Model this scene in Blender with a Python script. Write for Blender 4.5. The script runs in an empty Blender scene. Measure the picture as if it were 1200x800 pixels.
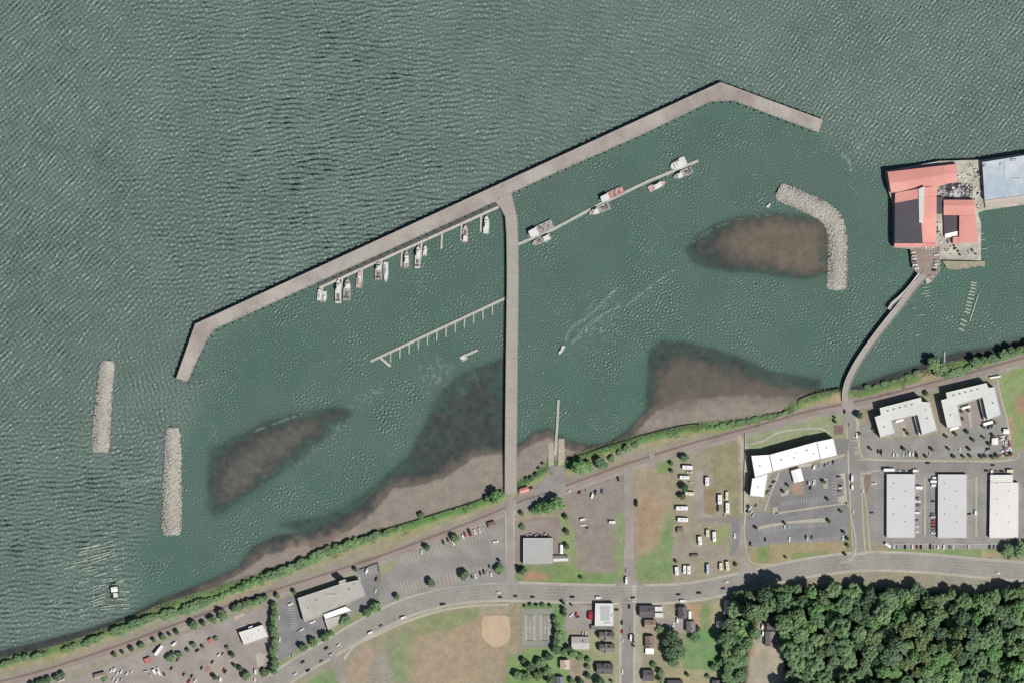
import bpy, math, random
import numpy as np
from mathutils import Vector, Matrix
from mathutils.geometry import tessellate_polygon
R=random.Random(7)
PI=math.pi
scene=bpy.context.scene
COL=scene.collection
LAND=3.0                                   # height of the flat land above the river (m)

# ------------------------------------------------------------------ helpers
def P(px,py): return (px-600.0, 400.0-py)   # one metre per photo pixel; x east, y north
def lin(c):
    c=c/255.0
    return c/12.92 if c<=0.04045 else ((c+0.055)/1.055)**2.4
K=0.80
def C(r,g,b,k=1.0): return (lin(r)*K*k, lin(g)*K*k, lin(b)*K*k, 1.0)

def tag(o,label=None,cat=None,group=None,kind=None):
    if label: o['label']=label
    if cat: o['category']=cat
    if group: o['group']=group
    if kind: o['kind']=kind
    return o
def empty(name,loc=(0,0,0),rz=0,label=None,cat=None,group=None):
    o=bpy.data.objects.new(name,None); COL.objects.link(o)
    o.location=loc; o.rotation_euler=(0,0,rz); o.empty_display_size=1
    return tag(o,label,cat,group)
def mesh_obj(name,me,mats,parent=None):
    for m in (mats if isinstance(mats,(list,tuple)) else [mats]): me.materials.append(m)
    o=bpy.data.objects.new(name,me); COL.objects.link(o)
    if parent is not None: o.parent=parent
    return o
def inst(name,me,parent=None,loc=(0,0,0),rz=0,sc=(1,1,1)):
    o=bpy.data.objects.new(name,me); COL.objects.link(o)
    o.location=loc; o.rotation_euler=(0,0,rz); o.scale=sc
    if parent is not None: o.parent=parent
    return o
def copy_thing(src,loc,rz=0,sc=(1,1,1),label=None,group=None,color=None):
    o=src.copy(); COL.objects.link(o)
    o.location=loc; o.rotation_euler=(0,0,rz); o.scale=sc
    if label: o['label']=label
    if group: o['group']=group
    if color: o.color=color
    for ch in src.children:
        c=ch.copy(); COL.objects.link(c); c.parent=o
        if color: c.color=color
        for g in ch.children:
            d=g.copy(); COL.objects.link(d); d.parent=c
    return o

class MB:
    def __init__(s): s.v=[]; s.f=[]; s.m=[]
    def add(s,vs,fs,mi=0):
        b=len(s.v); s.v+=[tuple(v) for v in vs]
        for f in fs: s.f.append(tuple(b+i for i in f)); s.m.append(mi)
        return s
    def box(s,cx,cy,z0,lx,ly,lz,rz=0,mi=0,taper=1.0,tx=None):
        c,n=math.cos(rz),math.sin(rz); vs=[]
        for k,(zz,t) in enumerate(((z0,1.0),(z0+lz,taper))):
            for (a,b) in ((-1,-1),(1,-1),(1,1),(-1,1)):
                x=a*lx/2*(t if tx is None or k==0 else tx); y=b*ly/2*t
                vs.append((cx+x*c-y*n, cy+x*n+y*c, zz))
        return s.add(vs,[(0,3,2,1),(4,5,6,7),(0,1,5,4),(1,2,6,5),(2,3,7,6),(3,0,4,7)],mi)
    def cyl(s,cx,cy,z0,z1,r,n=10,r1=None,mi=0):
        r1=r if r1 is None else r1
        vs=[(cx+r*math.cos(2*PI*i/n),cy+r*math.sin(2*PI*i/n),z0) for i in range(n)]
        vs+=[(cx+r1*math.cos(2*PI*i/n),cy+r1*math.sin(2*PI*i/n),z1) for i in range(n)]
        return s.add(vs,[(i,(i+1)%n,n+(i+1)%n,n+i) for i in range(n)]+[tuple(range(n,2*n)),tuple(range(n-1,-1,-1))],mi)
    def tube(s,a,b,r,n=6,r1=None,mi=0):
        a=Vector(a);b=Vector(b); r1=r if r1 is None else r1
        d=(b-a).normalized(); u=d.orthogonal().normalized(); w=d.cross(u)
        vs=[tuple(a+u*(r*math.cos(2*PI*i/n))+w*(r*math.sin(2*PI*i/n))) for i in range(n)]
        vs+=[tuple(b+u*(r1*math.cos(2*PI*i/n))+w*(r1*math.sin(2*PI*i/n))) for i in range(n)]
        return s.add(vs,[(i,(i+1)%n,n+(i+1)%n,n+i) for i in range(n)]+[tuple(range(n,2*n)),tuple(range(n-1,-1,-1))],mi)
    def prism(s,poly,z0,z1,mi=0,top=True,sides=True,side_mi=None,bottom=False):
        poly=ccw(poly); n=len(poly)
        if sides:
            vs=[(x,y,z0) for x,y in poly]+[(x,y,z1) for x,y in poly]
            s.add(vs,[(i,(i+1)%n,n+(i+1)%n,n+i) for i in range(n)],mi if side_mi is None else side_mi)
        if top: s.flat(poly,z1,mi)
        return s
    def flat(s,poly,z,mi=0):
        poly=ccw(poly)
        tris=tessellate_polygon([[Vector((x,y,0)) for x,y in poly]])
        fs=[]
        for t in tris:
            a,b,c=(poly[i] for i in t)
            ar=(b[0]-a[0])*(c[1]-a[1])-(b[1]-a[1])*(c[0]-a[0])
            fs.append(tuple(t) if ar>0 else (t[0],t[2],t[1]))
        return s.add([(x,y,z) for x,y in poly],fs,mi)
    def ribbon(s,pts,w,z,mi=0,thick=0):
        L=offset(pts,w/2); Rr=offset(pts,-w/2); n=len(pts)
        vs=[(x,y,z) for x,y in L]+[(x,y,z) for x,y in Rr]
        s.add(vs,[(i,n+i,n+i+1,i+1) for i in range(n-1)],mi)
        if thick:
            for A,fl in ((L,1),(Rr,0)):
                vv=[(x,y,z) for x,y in A]+[(x,y,z-thick) for x,y in A]
                s.add(vv,[((i,i+1,n+i+1,n+i) if fl else (i+1,i,n+i,n+i+1)) for i in range(n-1)],mi)
            for i in (0,n-1):
                s.add([(L[i][0],L[i][1],z),(Rr[i][0],Rr[i][1],z),(Rr[i][0],Rr[i][1],z-thick),(L[i][0],L[i][1],z-thick)],[(0,1,2,3)],mi)
        return s
    def mesh(s,name,smooth=False):
        me=bpy.data.meshes.new(name); me.from_pydata(s.v,[],s.f); me.update()
        me.polygons.foreach_set('material_index',s.m)
        if smooth: me.polygons.foreach_set('use_smooth',[True]*len(me.polygons))
        return me
    def obj(s,name,mats,parent=None,smooth=False):
        return mesh_obj(name,s.mesh(name,smooth),mats,parent)

def ccw(p):
    a=sum(p[i][0]*p[(i+1)%len(p)][1]-p[(i+1)%len(p)][0]*p[i][1] for i in range(len(p)))
    return list(p) if a>0 else list(reversed(p))
def PP(l): return [P(a,b) for a,b in l]
def offset(pts,d):
    out=[]; n=len(pts)
    for i in range(n):
        a=Vector(pts[max(i-1,0)]); b=Vector(pts[min(i+1,n-1)]); t=(b-a)
        t=t.normalized() if t.length>1e-9 else Vector((1,0))
        k=1.0
        if 0<i<n-1:
            t1=(Vector(pts[i])-a).normalized(); k=1/max(.5,t1.dot(t))
        out.append((pts[i][0]-t.y*d*k, pts[i][1]+t.x*d*k))
    return out
def smooth_line(pts,n=8):
    out=[]
    q=[pts[0]]+list(pts)+[pts[-1]]
    for i in range(1,len(q)-2):
        p0,p1,p2,p3=q[i-1],q[i],q[i+1],q[i+2]
        for k in range(n):
            t=k/n
            out.append(tuple(0.5*(2*p1[j]+(p2[j]-p0[j])*t+(2*p0[j]-5*p1[j]+4*p2[j]-p3[j])*t*t+(3*p1[j]-p0[j]-3*p2[j]+p3[j])*t**3) for j in (0,1)))
    out.append(tuple(pts[-1])); return out
def resample(pts,step):
    out=[]; acc=0
    for i in range(len(pts)-1):
        a=Vector(pts[i]); b=Vector(pts[i+1]); L=(b-a).length
        while acc<=L:
            p=a+(b-a)*(acc/L); ang=math.atan2(b.y-a.y,b.x-a.x); out.append((p.x,p.y,ang)); acc+=step
        acc-=L
    return out
def quad_frame(q):
    """corner list -> centre, length, width, angle (long side along x)"""
    q=[Vector(p) for p in q]; c=(q[0]+q[1]+q[2]+q[3])/4
    e1=((q[1]-q[0])+(q[2]-q[3]))/2; e2=((q[3]-q[0])+(q[2]-q[1]))/2
    if e1.length>=e2.length: return c,e1.length,e2.length,math.atan2(e1.y,e1.x)
    return c,e2.length,e1.length,math.atan2(e2.y,e2.x)

# ------------------------------------------------------------------ materials
def nodemat(name):
    m=bpy.data.materials.new(name); m.use_nodes=True
    nt=m.node_tree; nt.nodes.clear()
    out=nt.nodes.new('ShaderNodeOutputMaterial'); b=nt.nodes.new('ShaderNodeBsdfPrincipled')
    nt.links.new(b.outputs[0],out.inputs[0])
    return m,nt,b
def N(nt,t,**kw):
    n=nt.nodes.new(t)
    for k,v in kw.items():
        if hasattr(n,k): setattr(n,k,v)
        else: n.inputs[k.replace('_',' ')].default_value=v
    return n
def mixc(nt,fac,a,b,mode='MIX'):
    m=nt.nodes.new('ShaderNodeMix'); m.data_type='RGBA'; m.blend_type=mode
    for s,v in ((0,fac),(6,a),(7,b)):
        if hasattr(v,'is_linked') or isinstance(v,bpy.types.NodeSocket): nt.links.new(v,m.inputs[s])
        else: m.inputs[s].default_value=v
    return m.outputs[2]
def mth(nt,op,a,b=0.0,clamp=False):
    m=nt.nodes.new('ShaderNodeMath'); m.operation=op; m.use_clamp=clamp
    for s,v in ((0,a),(1,b)):
        if isinstance(v,bpy.types.NodeSocket): nt.links.new(v,m.inputs[s])
        else: m.inputs[s].default_value=v
    return m.outputs[0]
def noise(nt,scale,detail=4,rough=.6,vec=None,w=None):
    n=nt.nodes.new('ShaderNodeTexNoise'); n.inputs['Scale'].default_value=scale
    n.inputs['Detail'].default_value=detail; n.inputs['Roughness'].default_value=rough
    if vec is not None: nt.links.new(vec,n.inputs['Vector'])
    return n.outputs['Fac']
def ramp(nt,fac,lo,hi,a=0.0,b=1.0):
    m=nt.nodes.new('ShaderNodeMapRange'); nt.links.new(fac,m.inputs[0])
    m.inputs[1].default_value=lo; m.inputs[2].default_value=hi; m.inputs[3].default_value=a; m.inputs[4].default_value=b
    return m.outputs[0]
def pos(nt): return nt.nodes.new('ShaderNodeNewGeometry').outputs['Position']
def objc(nt): return nt.nodes.new('ShaderNodeTexCoord').outputs['Object']

def surf(name,col,rough=.85,v1=(0.5,.25),v2=(0.06,.25),col2=None,s3=.02,stripes=None,metal=0,objspace=False,bump=0):
    """worn outdoor surface: fine and broad noise on a base colour; optional second colour in patches; optional seam lines"""
    m,nt,b=nodemat(name); p=objc(nt) if objspace else pos(nt)
    c=col
    if col2:
        f=ramp(nt,noise(nt,s3,5,.6,p),.42,.62); c=mixc(nt,f,col,col2)
    f1=ramp(nt,noise(nt,v1[0],3,.7,p),.3,.7,1-v1[1],1+v1[1]); f2=ramp(nt,noise(nt,v2[0],4,.6,p),.3,.7,1-v2[1],1+v2[1])
    f=mth(nt,'MULTIPLY',f1,f2)
    if stripes:
        axis,period,depth=stripes
        sep=nt.nodes.new('ShaderNodeSeparateXYZ'); nt.links.new(p,sep.inputs[0])
        ax=sep.outputs[axis] if not isinstance(axis,tuple) else mth(nt,'ADD',mth(nt,'MULTIPLY',sep.outputs[0],axis[0]),mth(nt,'MULTIPLY',sep.outputs[1],axis[1]))
        fr=mth(nt,'FRACT',mth(nt,'DIVIDE',ax,period))
        f=mth(nt,'MULTIPLY',f,ramp(nt,mth(nt,'LESS_THAN',fr,.12),0,1,1,1-depth))
    g=nt.nodes.new('ShaderNodeCombineXYZ')
    for i in range(3): nt.links.new(f,g.inputs[i])
    c=mixc(nt,1.0,c,g.outputs[0],'MULTIPLY')
    nt.links.new(c,b.inputs['Base Color']); b.inputs['Roughness'].default_value=rough; b.inputs['Metallic'].default_value=metal
    if 'Specular IOR Level' in b.inputs: b.inputs['Specular IOR Level'].default_value=.3
    if bump:
        bp=nt.nodes.new('ShaderNodeBump'); bp.inputs['Distance'].default_value=bump
        nt.links.new(noise(nt,1.5,4,.7,p),bp.inputs['Height']); nt.links.new(bp.outputs[0],b.inputs['Normal'])
    return m
def paintmat(name,use_object=True,col=(.8,.8,.8,1),rough=.35,coat=0.3):
    m,nt,b=nodemat(name)
    if use_object:
        oi=nt.nodes.new('ShaderNodeObjectInfo')
        f=ramp(nt,noise(nt,.8,3,.6,objc(nt)),.3,.7,.9,1.05)
        g=nt.nodes.new('ShaderNodeCombineXYZ')
        for i in range(3): nt.links.new(f,g.inputs[i])
        nt.links.new(mixc(nt,1.0,oi.outputs['Color'],g.outputs[0],'MULTIPLY'),b.inputs['Base Color'])
    else: b.inputs['Base Color'].default_value=col
    b.inputs['Roughness'].default_value=rough
    b.inputs['Coat Weight'].default_value=coat
    return m

M={}
M['asphalt']=surf('asphalt',C(154,149,145),.9,(.7,.10),(.05,.12),C(144,140,136),.03)
M['asphalt_dark']=surf('asphalt_dark',C(133,133,133),.9,(.7,.12),(.06,.12),C(144,143,141),.05)
M['asphalt_mid']=surf('asphalt_mid',C(156,154,149),.9,(.7,.12),(.06,.12),C(147,145,141),.04)
M['asphalt_old']=surf('asphalt_old',C(166,159,152),.95,(.6,.12),(.05,.12),C(156,148,143),.03)
M['road']=surf('road_asphalt',C(160,157,151),.9,(.8,.08),(.04,.10),C(150,148,142),.03)
M['gravel']=surf('gravel',C(162,152,144),.98,(.9,.14),(.05,.16),C(138,126,120),.025)
M['path']=surf('path_concrete',C(186,180,166),.95,(.5,.10),(.05,.12))
M['rail_bed']=surf('rail_ballast',C(164,150,141),.98,(1.2,.12),(.05,.10),C(154,140,132),.02)
M['rail']=surf('rail_steel',C(98,84,78),.6,(.5,.1),(.1,.1))
M['sleeper']=surf('sleeper_wood',C(100,88,80),.9,(.5,.1),(.1,.1))
M['white_line']=surf('road_paint_white',C(205,203,196),.8,(.6,.18),(.1,.15))
M['yellow_line']=surf('road_paint_yellow',C(176,166,144),.8,(.6,.18),(.1,.15))
M['stall_tan']=surf('stall_paint_tan',C(206,192,160),.8,(.6,.12),(.1,.15))
M['faint_line']=surf('road_paint_faded',C(190,176,150),.8,(.6,.12),(.1,.15))
M['deck_conc']=surf('breakwater_concrete',C(183,178,169),.92,(.35,.08),(.03,.10),C(164,154,147),.02,stripes=(0,12.0,.05))
M['deck_conc2']=surf('causeway_concrete',C(182,176,169),.92,(.35,.08),(.03,.10),C(166,159,152),.03,stripes=(1,10.0,.06))
M['conc_dark']=surf('concrete_wet',C(72,72,72),.9,(.4,.2),(.05,.2))
M['ledge']=surf('ledge_timber',C(88,94,94),.9,(.5,.18),(.05,.15))
M['pile']=surf('pile_wood',C(70,62,54),.9,(.8,.2),(.1,.2))
M['dock']=surf('dock_boards',C(190,190,182),.9,(.8,.14),(.08,.12),stripes=((.7,.7),1.6,.1))
M['dock2']=surf('dock_boards_weathered',C(206,198,190),.9,(.8,.12),(.08,.12))
M['pier_deck']=surf('pier_planks',C(184,180,168),.95,(.6,.2),(.08,.2),C(206,204,188),.06,stripes=(0,2.2,.12))
M['roof_white']=surf('roof_membrane_white',C(247,247,245,1.15),.7,(.3,.02),(.04,.03))
M['roof_light']=surf('roof_membrane_grey',C(226,228,224),.85,(.35,.04),(.04,.05),C(216,218,214),.03)
M['roof_metal']=surf('roof_metal_pale',C(216,216,216),.5,(.3,.03),(.03,.04),stripes=(1,3.6,.035))
M['roof_metal2']=surf('roof_metal_white',C(236,235,230),.5,(.3,.03),(.03,.04),stripes=(1,3.6,.035))
M['roof_grey']=surf('roof_tar_grey',C(188,188,186),.9,(.35,.06),(.04,.07),C(178,179,176),.04)
M['roof_beige']=surf('roof_gravel_beige',C(192,189,180),.95,(.5,.07),(.05,.08),C(182,180,172),.04)
M['roof_red']=surf('roof_red_metal',C(234,170,159,1.05),.7,(.3,.06),(.06,.10),C(224,154,144),.03,stripes=(0,2.4,.05))
M['roof_slate']=surf('roof_slate_dark',C(92,90,100),.85,(.4,.08),(.05,.08),C(94,88,95),.03,stripes=(1,2.4,.05))
M['roof_blue']=surf('roof_blue_metal',C(184,200,213),.6,(.3,.05),(.08,.12),C(206,214,220),.03,stripes=(0,3.0,.05))
M['roof_dark']=surf('roof_shingle_dark',C(100,97,102),.9,(.8,.12),(.1,.08),C(112,108,110),.08)
M['roof_mid']=surf('roof_shingle_grey',C(136,132,130),.9,(.8,.12),(.1,.08),C(122,119,119),.08)
M['roof_brown']=surf('roof_shingle_brown',C(150,128,120),.9,(.8,.12),(.1,.08),C(138,122,116),.08)
M['roof_tan']=surf('roof_shingle_tan',C(160,146,128),.9,(.8,.12),(.1,.08))
M['wall_white']=surf('wall_white',C(205,204,198),.8,(.4,.05),(.1,.06))
M['wall_tan']=surf('wall_tan',C(186,174,154),.8,(.4,.05),(.1,.06))
M['wall_grey']=surf('wall_grey',C(150,150,150),.8,(.4,.05),(.1,.06))
M['wall_blue']=surf('wall_bluegrey',C(120,132,142),.8,(.4,.05),(.1,.06))
M['wall_red']=surf('wall_barn_red',C(150,70,60),.8,(.4,.08),(.1,.08))
M['trim']=surf('trim_white',C(225,225,220),.6,(.4,.03),(.1,.03))
M['unit']=surf('rooftop_unit',C(188,190,190),.5,(.6,.06),(.2,.06))
M['door']=surf('door_paint',C(95,85,80),.5,(.4,.05),(.1,.05))
M['timber']=surf('old_timber',C(184,192,178),.9,(.8,.15),(.1,.1))
M['clutter']=surf('junk_mixed',C(200,200,195),.9,(.5,.5),(.3,.5),C(60,60,66),.25)
M['sand']=surf('infield_dirt',C(200,178,150),.95,(.6,.05),(.06,.08))
M['court']=surf('court_acrylic',C(152,152,142),.9,(.5,.06),(.05,.08))
M['tank']=surf('weathered_steel',C(120,118,112),.7,(.5,.1),(.1,.1))
M['rock']=surf('rip_rap_rock',C(214,212,204),.95,(.5,.12),(.12,.08),C(198,195,186),.12)
def wetrock(m):
    nt=m.node_tree; b=[n for n in nt.nodes if n.type=='BSDF_PRINCIPLED'][0]; src=b.inputs['Base Color'].links[0].from_socket
    sep=nt.nodes.new('ShaderNodeSeparateXYZ'); nt.links.new(pos(nt),sep.inputs[0])
    f=ramp(nt,mth(nt,'ADD',sep.outputs[2],mth(nt,'MULTIPLY',noise(nt,.3,3,.6,pos(nt)),.8)),.65,1.35)
    nt.links.new(mixc(nt,f,C(112,110,98),src),b.inputs['Base Color'])
M['rock_core']=surf('rubble_core',C(172,166,152),.95,(.8,.3),(.1,.2))
wetrock(M['rock']); wetrock(M['rock_core'])
M['glass']=paintmat('window_glass',False,(.03,.04,.05,1),.08,0)
M['tyre']=paintmat('tyre_rubber',False,(.02,.02,.02,1),.8,0)
M['paint']=paintmat('vehicle_paint')
M['hull']=paintmat('hull_paint',True,rough=.4)
M['hullw']=paintmat('gelcoat_white',False,C(235,235,232),.35,.2)
M['bdeck']=surf('boat_deck',C(176,168,162),.8,(1.0,.25),(.3,.15),objspace=True)
M['metal']=paintmat('galvanised_metal',False,C(190,190,190),.4,0)
M['lamp']=paintmat('lamp_lens',False,(.7,.7,.65,1),.2,0)
M['red']=paintmat('red_paint',False,C(190,60,55),.5,0)
def leafmat(name,c1,c2,var=.5):
    m,nt,b=nodemat(name)
    oi=nt.nodes.new('ShaderNodeObjectInfo')
    p=objc(nt)
    f=mth(nt,'ADD',mth(nt,'MULTIPLY',oi.outputs['Random'],.55),mth(nt,'MULTIPLY',noise(nt,.22,3,.7,p),.6),True)
    f=ramp(nt,f,.2,.9)
    c=mixc(nt,f,c1,c2)
    g=ramp(nt,noise(nt,.9,2,.7,p),.3,.7,.75,1.25)
    h=nt.nodes.new('ShaderNodeCombineXYZ')
    for i in range(3): nt.links.new(g,h.inputs[i])
    c=mixc(nt,1.0,c,h.outputs[0],'MULTIPLY')
    nt.links.new(c,b.inputs['Base Color']); b.inputs['Roughness'].default_value=.7
    b.inputs['Specular IOR Level'].default_value=.2
    out=[n for n in nt.nodes if n.type=='OUTPUT_MATERIAL'][0]
    tr=nt.nodes.new('ShaderNodeBsdfTranslucent'); nt.links.new(c,tr.inputs[0])
    mx=nt.nodes.new('ShaderNodeMixShader'); mx.inputs[0].default_value=.30
    nt.links.new(b.outputs[0],mx.inputs[1]); nt.links.new(tr.outputs[0],mx.inputs[2]); nt.links.new(mx.outputs[0],out.inputs[0])
    return m
M['leaf']=leafmat('leaves_green',C(128,162,120),C(164,192,142))
M['leaf_bright']=leafmat('leaves_bright',C(124,170,112),C(158,196,132))
M['leaf_dark']=leafmat('leaves_dark',C(104,136,106),C(132,158,124))
M['leaf_olive']=leafmat('leaves_olive',C(122,148,104),C(146,164,116))
M['bark']=surf('bark',C(96,84,70),.95,(1.2,.3),(.2,.2),objspace=True)

# ------------------------------------------------------------------ shore and terrain (numpy)
def sdf(X,Y,poly):
    """signed distance, positive inside"""
    poly=np.array(poly,float); n=len(poly)
    d=np.full(X.shape,1e18); ins=np.zeros(X.shape,bool)
    for i in range(n):
        ax,ay=poly[i]; bx,by=poly[(i+1)%n]; ex,ey=bx-ax,by-ay
        wx,wy=X-ax,Y-ay; t=np.clip((wx*ex+wy*ey)/(ex*ex+ey*ey+1e-12),0,1)
        d=np.minimum(d,(wx-ex*t)**2+(wy-ey*t)**2)
        c=((ay>Y)!=(by>Y)); 
        with np.errstate(divide='ignore',invalid='ignore'):
            xi=(bx-ax)*(Y-ay)/(by-ay+1e-30)+ax
        ins^=(c&(X<xi))
    d=np.sqrt(d); return np.where(ins,d,-d)
def dline(X,Y,pts):
    d=np.full(X.shape,1e18)
    for i in range(len(pts)-1):
        ax,ay=pts[i]; bx,by=pts[i+1]; ex,ey=bx-ax,by-ay
        wx,wy=X-ax,Y-ay; t=np.clip((wx*ex+wy*ey)/(ex*ex+ey*ey+1e-12),0,1)
        d=np.minimum(d,(wx-ex*t)**2+(wy-ey*t)**2)
    return np.sqrt(d)
rng=np.random.default_rng(5)
def _lat(seed,n=64): return np.random.default_rng(seed).random((n,n))
_L={}
def vnoise(X,Y,s,seed=0):
    """smooth value noise 0..1 with cell size s metres"""
    if seed not in _L: _L[seed]=_lat(seed)
    g=_L[seed]; n=64
    u=X/s+1000; v=Y/s+1000; iu=np.floor(u).astype(int); iv=np.floor(v).astype(int)
    fu=u-iu; fv=v-iv; fu=fu*fu*(3-2*fu); fv=fv*fv*(3-2*fv)
    a=g[iu%n,iv%n]; b=g[(iu+1)%n,iv%n]; c=g[iu%n,(iv+1)%n]; d=g[(iu+1)%n,(iv+1)%n]
    return (a*(1-fu)+b*fu)*(1-fv)+(c*(1-fu)+d*fu)*fv
def fbm(X,Y,s,seed=0,o=4):
    r=0;w=0
    for k in range(o):
        a=.5**k; r=r+a*vnoise(X,Y,s/2**k,seed+k*7); w+=a
    return r/w
def sst(x,a,b):
    t=np.clip((x-a)/(b-a),0,1); return t*t*(3-2*t)

waterline=[(-3000,772),(-60,775),(0,763),(50,751),(100,738),(150,722),(190,702),(240,683),(280,665),(297,641),(325,628),(358,624),(390,612),(425,590),(448,570),
 (470,557),(490,548),(512,535),(535,518),(560,506),(592,496),(600,528),(625,508),(642,503),(662,516),(690,522),(714,519),(738,503),(757,482),(764,466),(770,452),(790,440),
 (825,436),(865,444),(905,453),(950,457),(985,458),(1000,454),(1040,440),(1080,428),(1120,414),(1160,408),(1200,398),(1260,385),(3600,350),(3600,3400),(-3000,3400)]
bankline=[(-3000,790),(-60,790),(0,772),(40,763),(75,754),(130,734),(190,708),(250,689),(300,674),(330,662),(362,652),(400,637),(440,622),(480,611),(520,599),(560,586),(590,572),
 (612,562),(634,548),(645,542),(662,540),(680,530),(700,525),(740,512),(780,502),(820,496),(845,494),(880,490),(915,483),(934,468),(960,459),(985,455),(1010,458),(1040,448),(1080,436),(1110,425),(1150,420),(1200,406),(1260,392),(3600,360),(3600,3400),(-3000,3400)]
WL=PP(waterline); BL=PP(bankline)
S1=PP([(244,596),(243,570),(246,530),(275,512),(305,498),(340,486),(372,480),(400,478),(410,484),(392,500),(360,528),(325,555),(290,578),(264,597),(252,602)])
S1d=PP([(260,584),(262,556),(300,522),(340,502),(368,492),(376,496),(340,522),(305,552),(272,582)])
S2=PP([(806,292),(816,278),(838,264),(865,256),(900,251),(935,252),(966,260),(972,290),(970,318),(945,325),(915,323),(890,318),(860,317),(830,312),(812,305)])
S2d=PP([(845,285),(870,266),(905,257),(940,258),(966,266),(968,310),(945,320),(920,316),(885,305),(860,300)])
S3sub=PP([(757,500),(762,412),(775,400),(812,404),(860,418),(905,436),(960,446),(960,470),(760,520)])
S4sub=PP([(592,420),(560,432),(540,440),(515,462),(498,500),(480,535),(440,570),(410,592),(380,606),(330,615),(430,640),(592,600)])
S5sub=PP([(690,470),(700,448),(722,442),(735,455),(722,470),(702,480)])
SAND=PP([(-60,800),(-60,795),(0,790),(60,775),(110,760),(150,740),(190,715),(240,694),(282,671),(310,650),(345,640),(372,640),(400,628),(430,605),(452,583),(462,569),(485,570),(520,560),(548,540),(565,533),(592,531),(592,590),
 (600,590),(604,534),(620,522),(640,512),(662,524),(690,530),(716,526),(740,511),(765,484),(800,468),(850,463),(900,463),(932,464),(985,462),(985,480),(960,500),(600,640),(0,900)])
HILL=PP([(850,900),(848,780),(842,735),(852,708),(880,690),(930,683),(1000,680),(1060,684),(1120,690),(1200,692),(1700,690),(1700,1300),(850,1300)])

def height(X,Y):
    dW=sdf(X,Y,WL); dB=sdf(X,Y,BL)
    a=np.clip(dW,0,None); b=np.clip(-dB,0,None)
    z=np.where(dW>0, 1.7*a/(a+b+1e-6), 0)
    z=np.where(dB>0, 1.7+(LAND-1.7)*sst(dB,0,5), z)
    bed=-0.05-0.17*np.clip(-dW,0,70)
    z=np.where(dW>0,z,bed)
    nz=(fbm(X,Y,14,3)-.5)+.7*(fbm(X*.8+Y*.6,(Y*.8-X*.6)*2.2,7,203)-.5)
    for poly,h,inner,outer in ((S1,-.30,.026,.12),(S2,-.15,.018,.15),(S3sub,-.14,.008,.16),(S4sub,-.20,.008,.11),(S5sub,-1.3,.01,.03)):
        d=sdf(X,Y,poly)
        zz=np.where(d>0,h+np.minimum(d*inner,.6),h+d*outer)
        z=np.where(dW>0,z,np.maximum(z,zz+nz*.50+(fbm(X,Y,3.2,211)-.5)*.22))
    z=np.where((dW>0)&(dB<0),z+nz*.15*np.clip(a/6,0,1)*np.clip(b/6,0,1),z)
    hd=sdf(X,Y,HILL)
    z=z+9*sst(hd,-2,70)+4*sst(hd,40,300)
    return z,dW,dB
def ground_z(px,py):
    x,y=P(px,py); z,_,_=height(np.array([x]),np.array([y])); return float(z[0])

def tensor_mesh(name,xs,ys,Z,attrs,keep=None,colors=None):
    nx,ny=len(xs),len(ys)
    X,Y=np.meshgrid(xs,ys)                       # (ny,nx)
    co=np.stack([X,Y,Z],-1).reshape(-1,3)
    i=np.arange(nx-1)[None,:]+nx*np.arange(ny-1)[:,None]
    q=np.stack([i,i+1,i+nx+1,i+nx],-1).reshape(-1,4)
    if keep is not None:
        k=keep[:-1,:-1]|keep[1:,1:]; q=q[k.reshape(-1)]
    used=np.zeros(len(co),bool); used[q.ravel()]=True
    mp=np.cumsum(used)-1; q=mp[q]; co=co[used]
    me=bpy.data.meshes.new(name)
    me.vertices.add(len(co)); me.vertices.foreach_set('co',co.astype(np.float32).ravel())
    me.loops.add(q.size); me.loops.foreach_set('vertex_index',q.astype(np.int32).ravel())
    me.polygons.add(len(q)); me.polygons.foreach_set('loop_start',(np.arange(len(q))*4).astype(np.int32))
    me.polygons.foreach_set('loop_total',np.full(len(q),4,np.int32))
    me.update(calc_edges=True); me.polygons.foreach_set('use_smooth',np.ones(len(q),bool))
    for k,a in attrs.items():
        at=me.attributes.new(k,'FLOAT','POINT'); at.data.foreach_set('value',a.reshape(-1)[used].astype(np.float32))
    if colors is not None:
        at=me.attributes.new('soil','FLOAT_COLOR','POINT')
        c=np.concatenate([colors.reshape(-1,3)[used],np.ones((used.sum(),1))],1)
        at.data.foreach_set('color',c.astype(np.float32).ravel())
    return me

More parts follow.
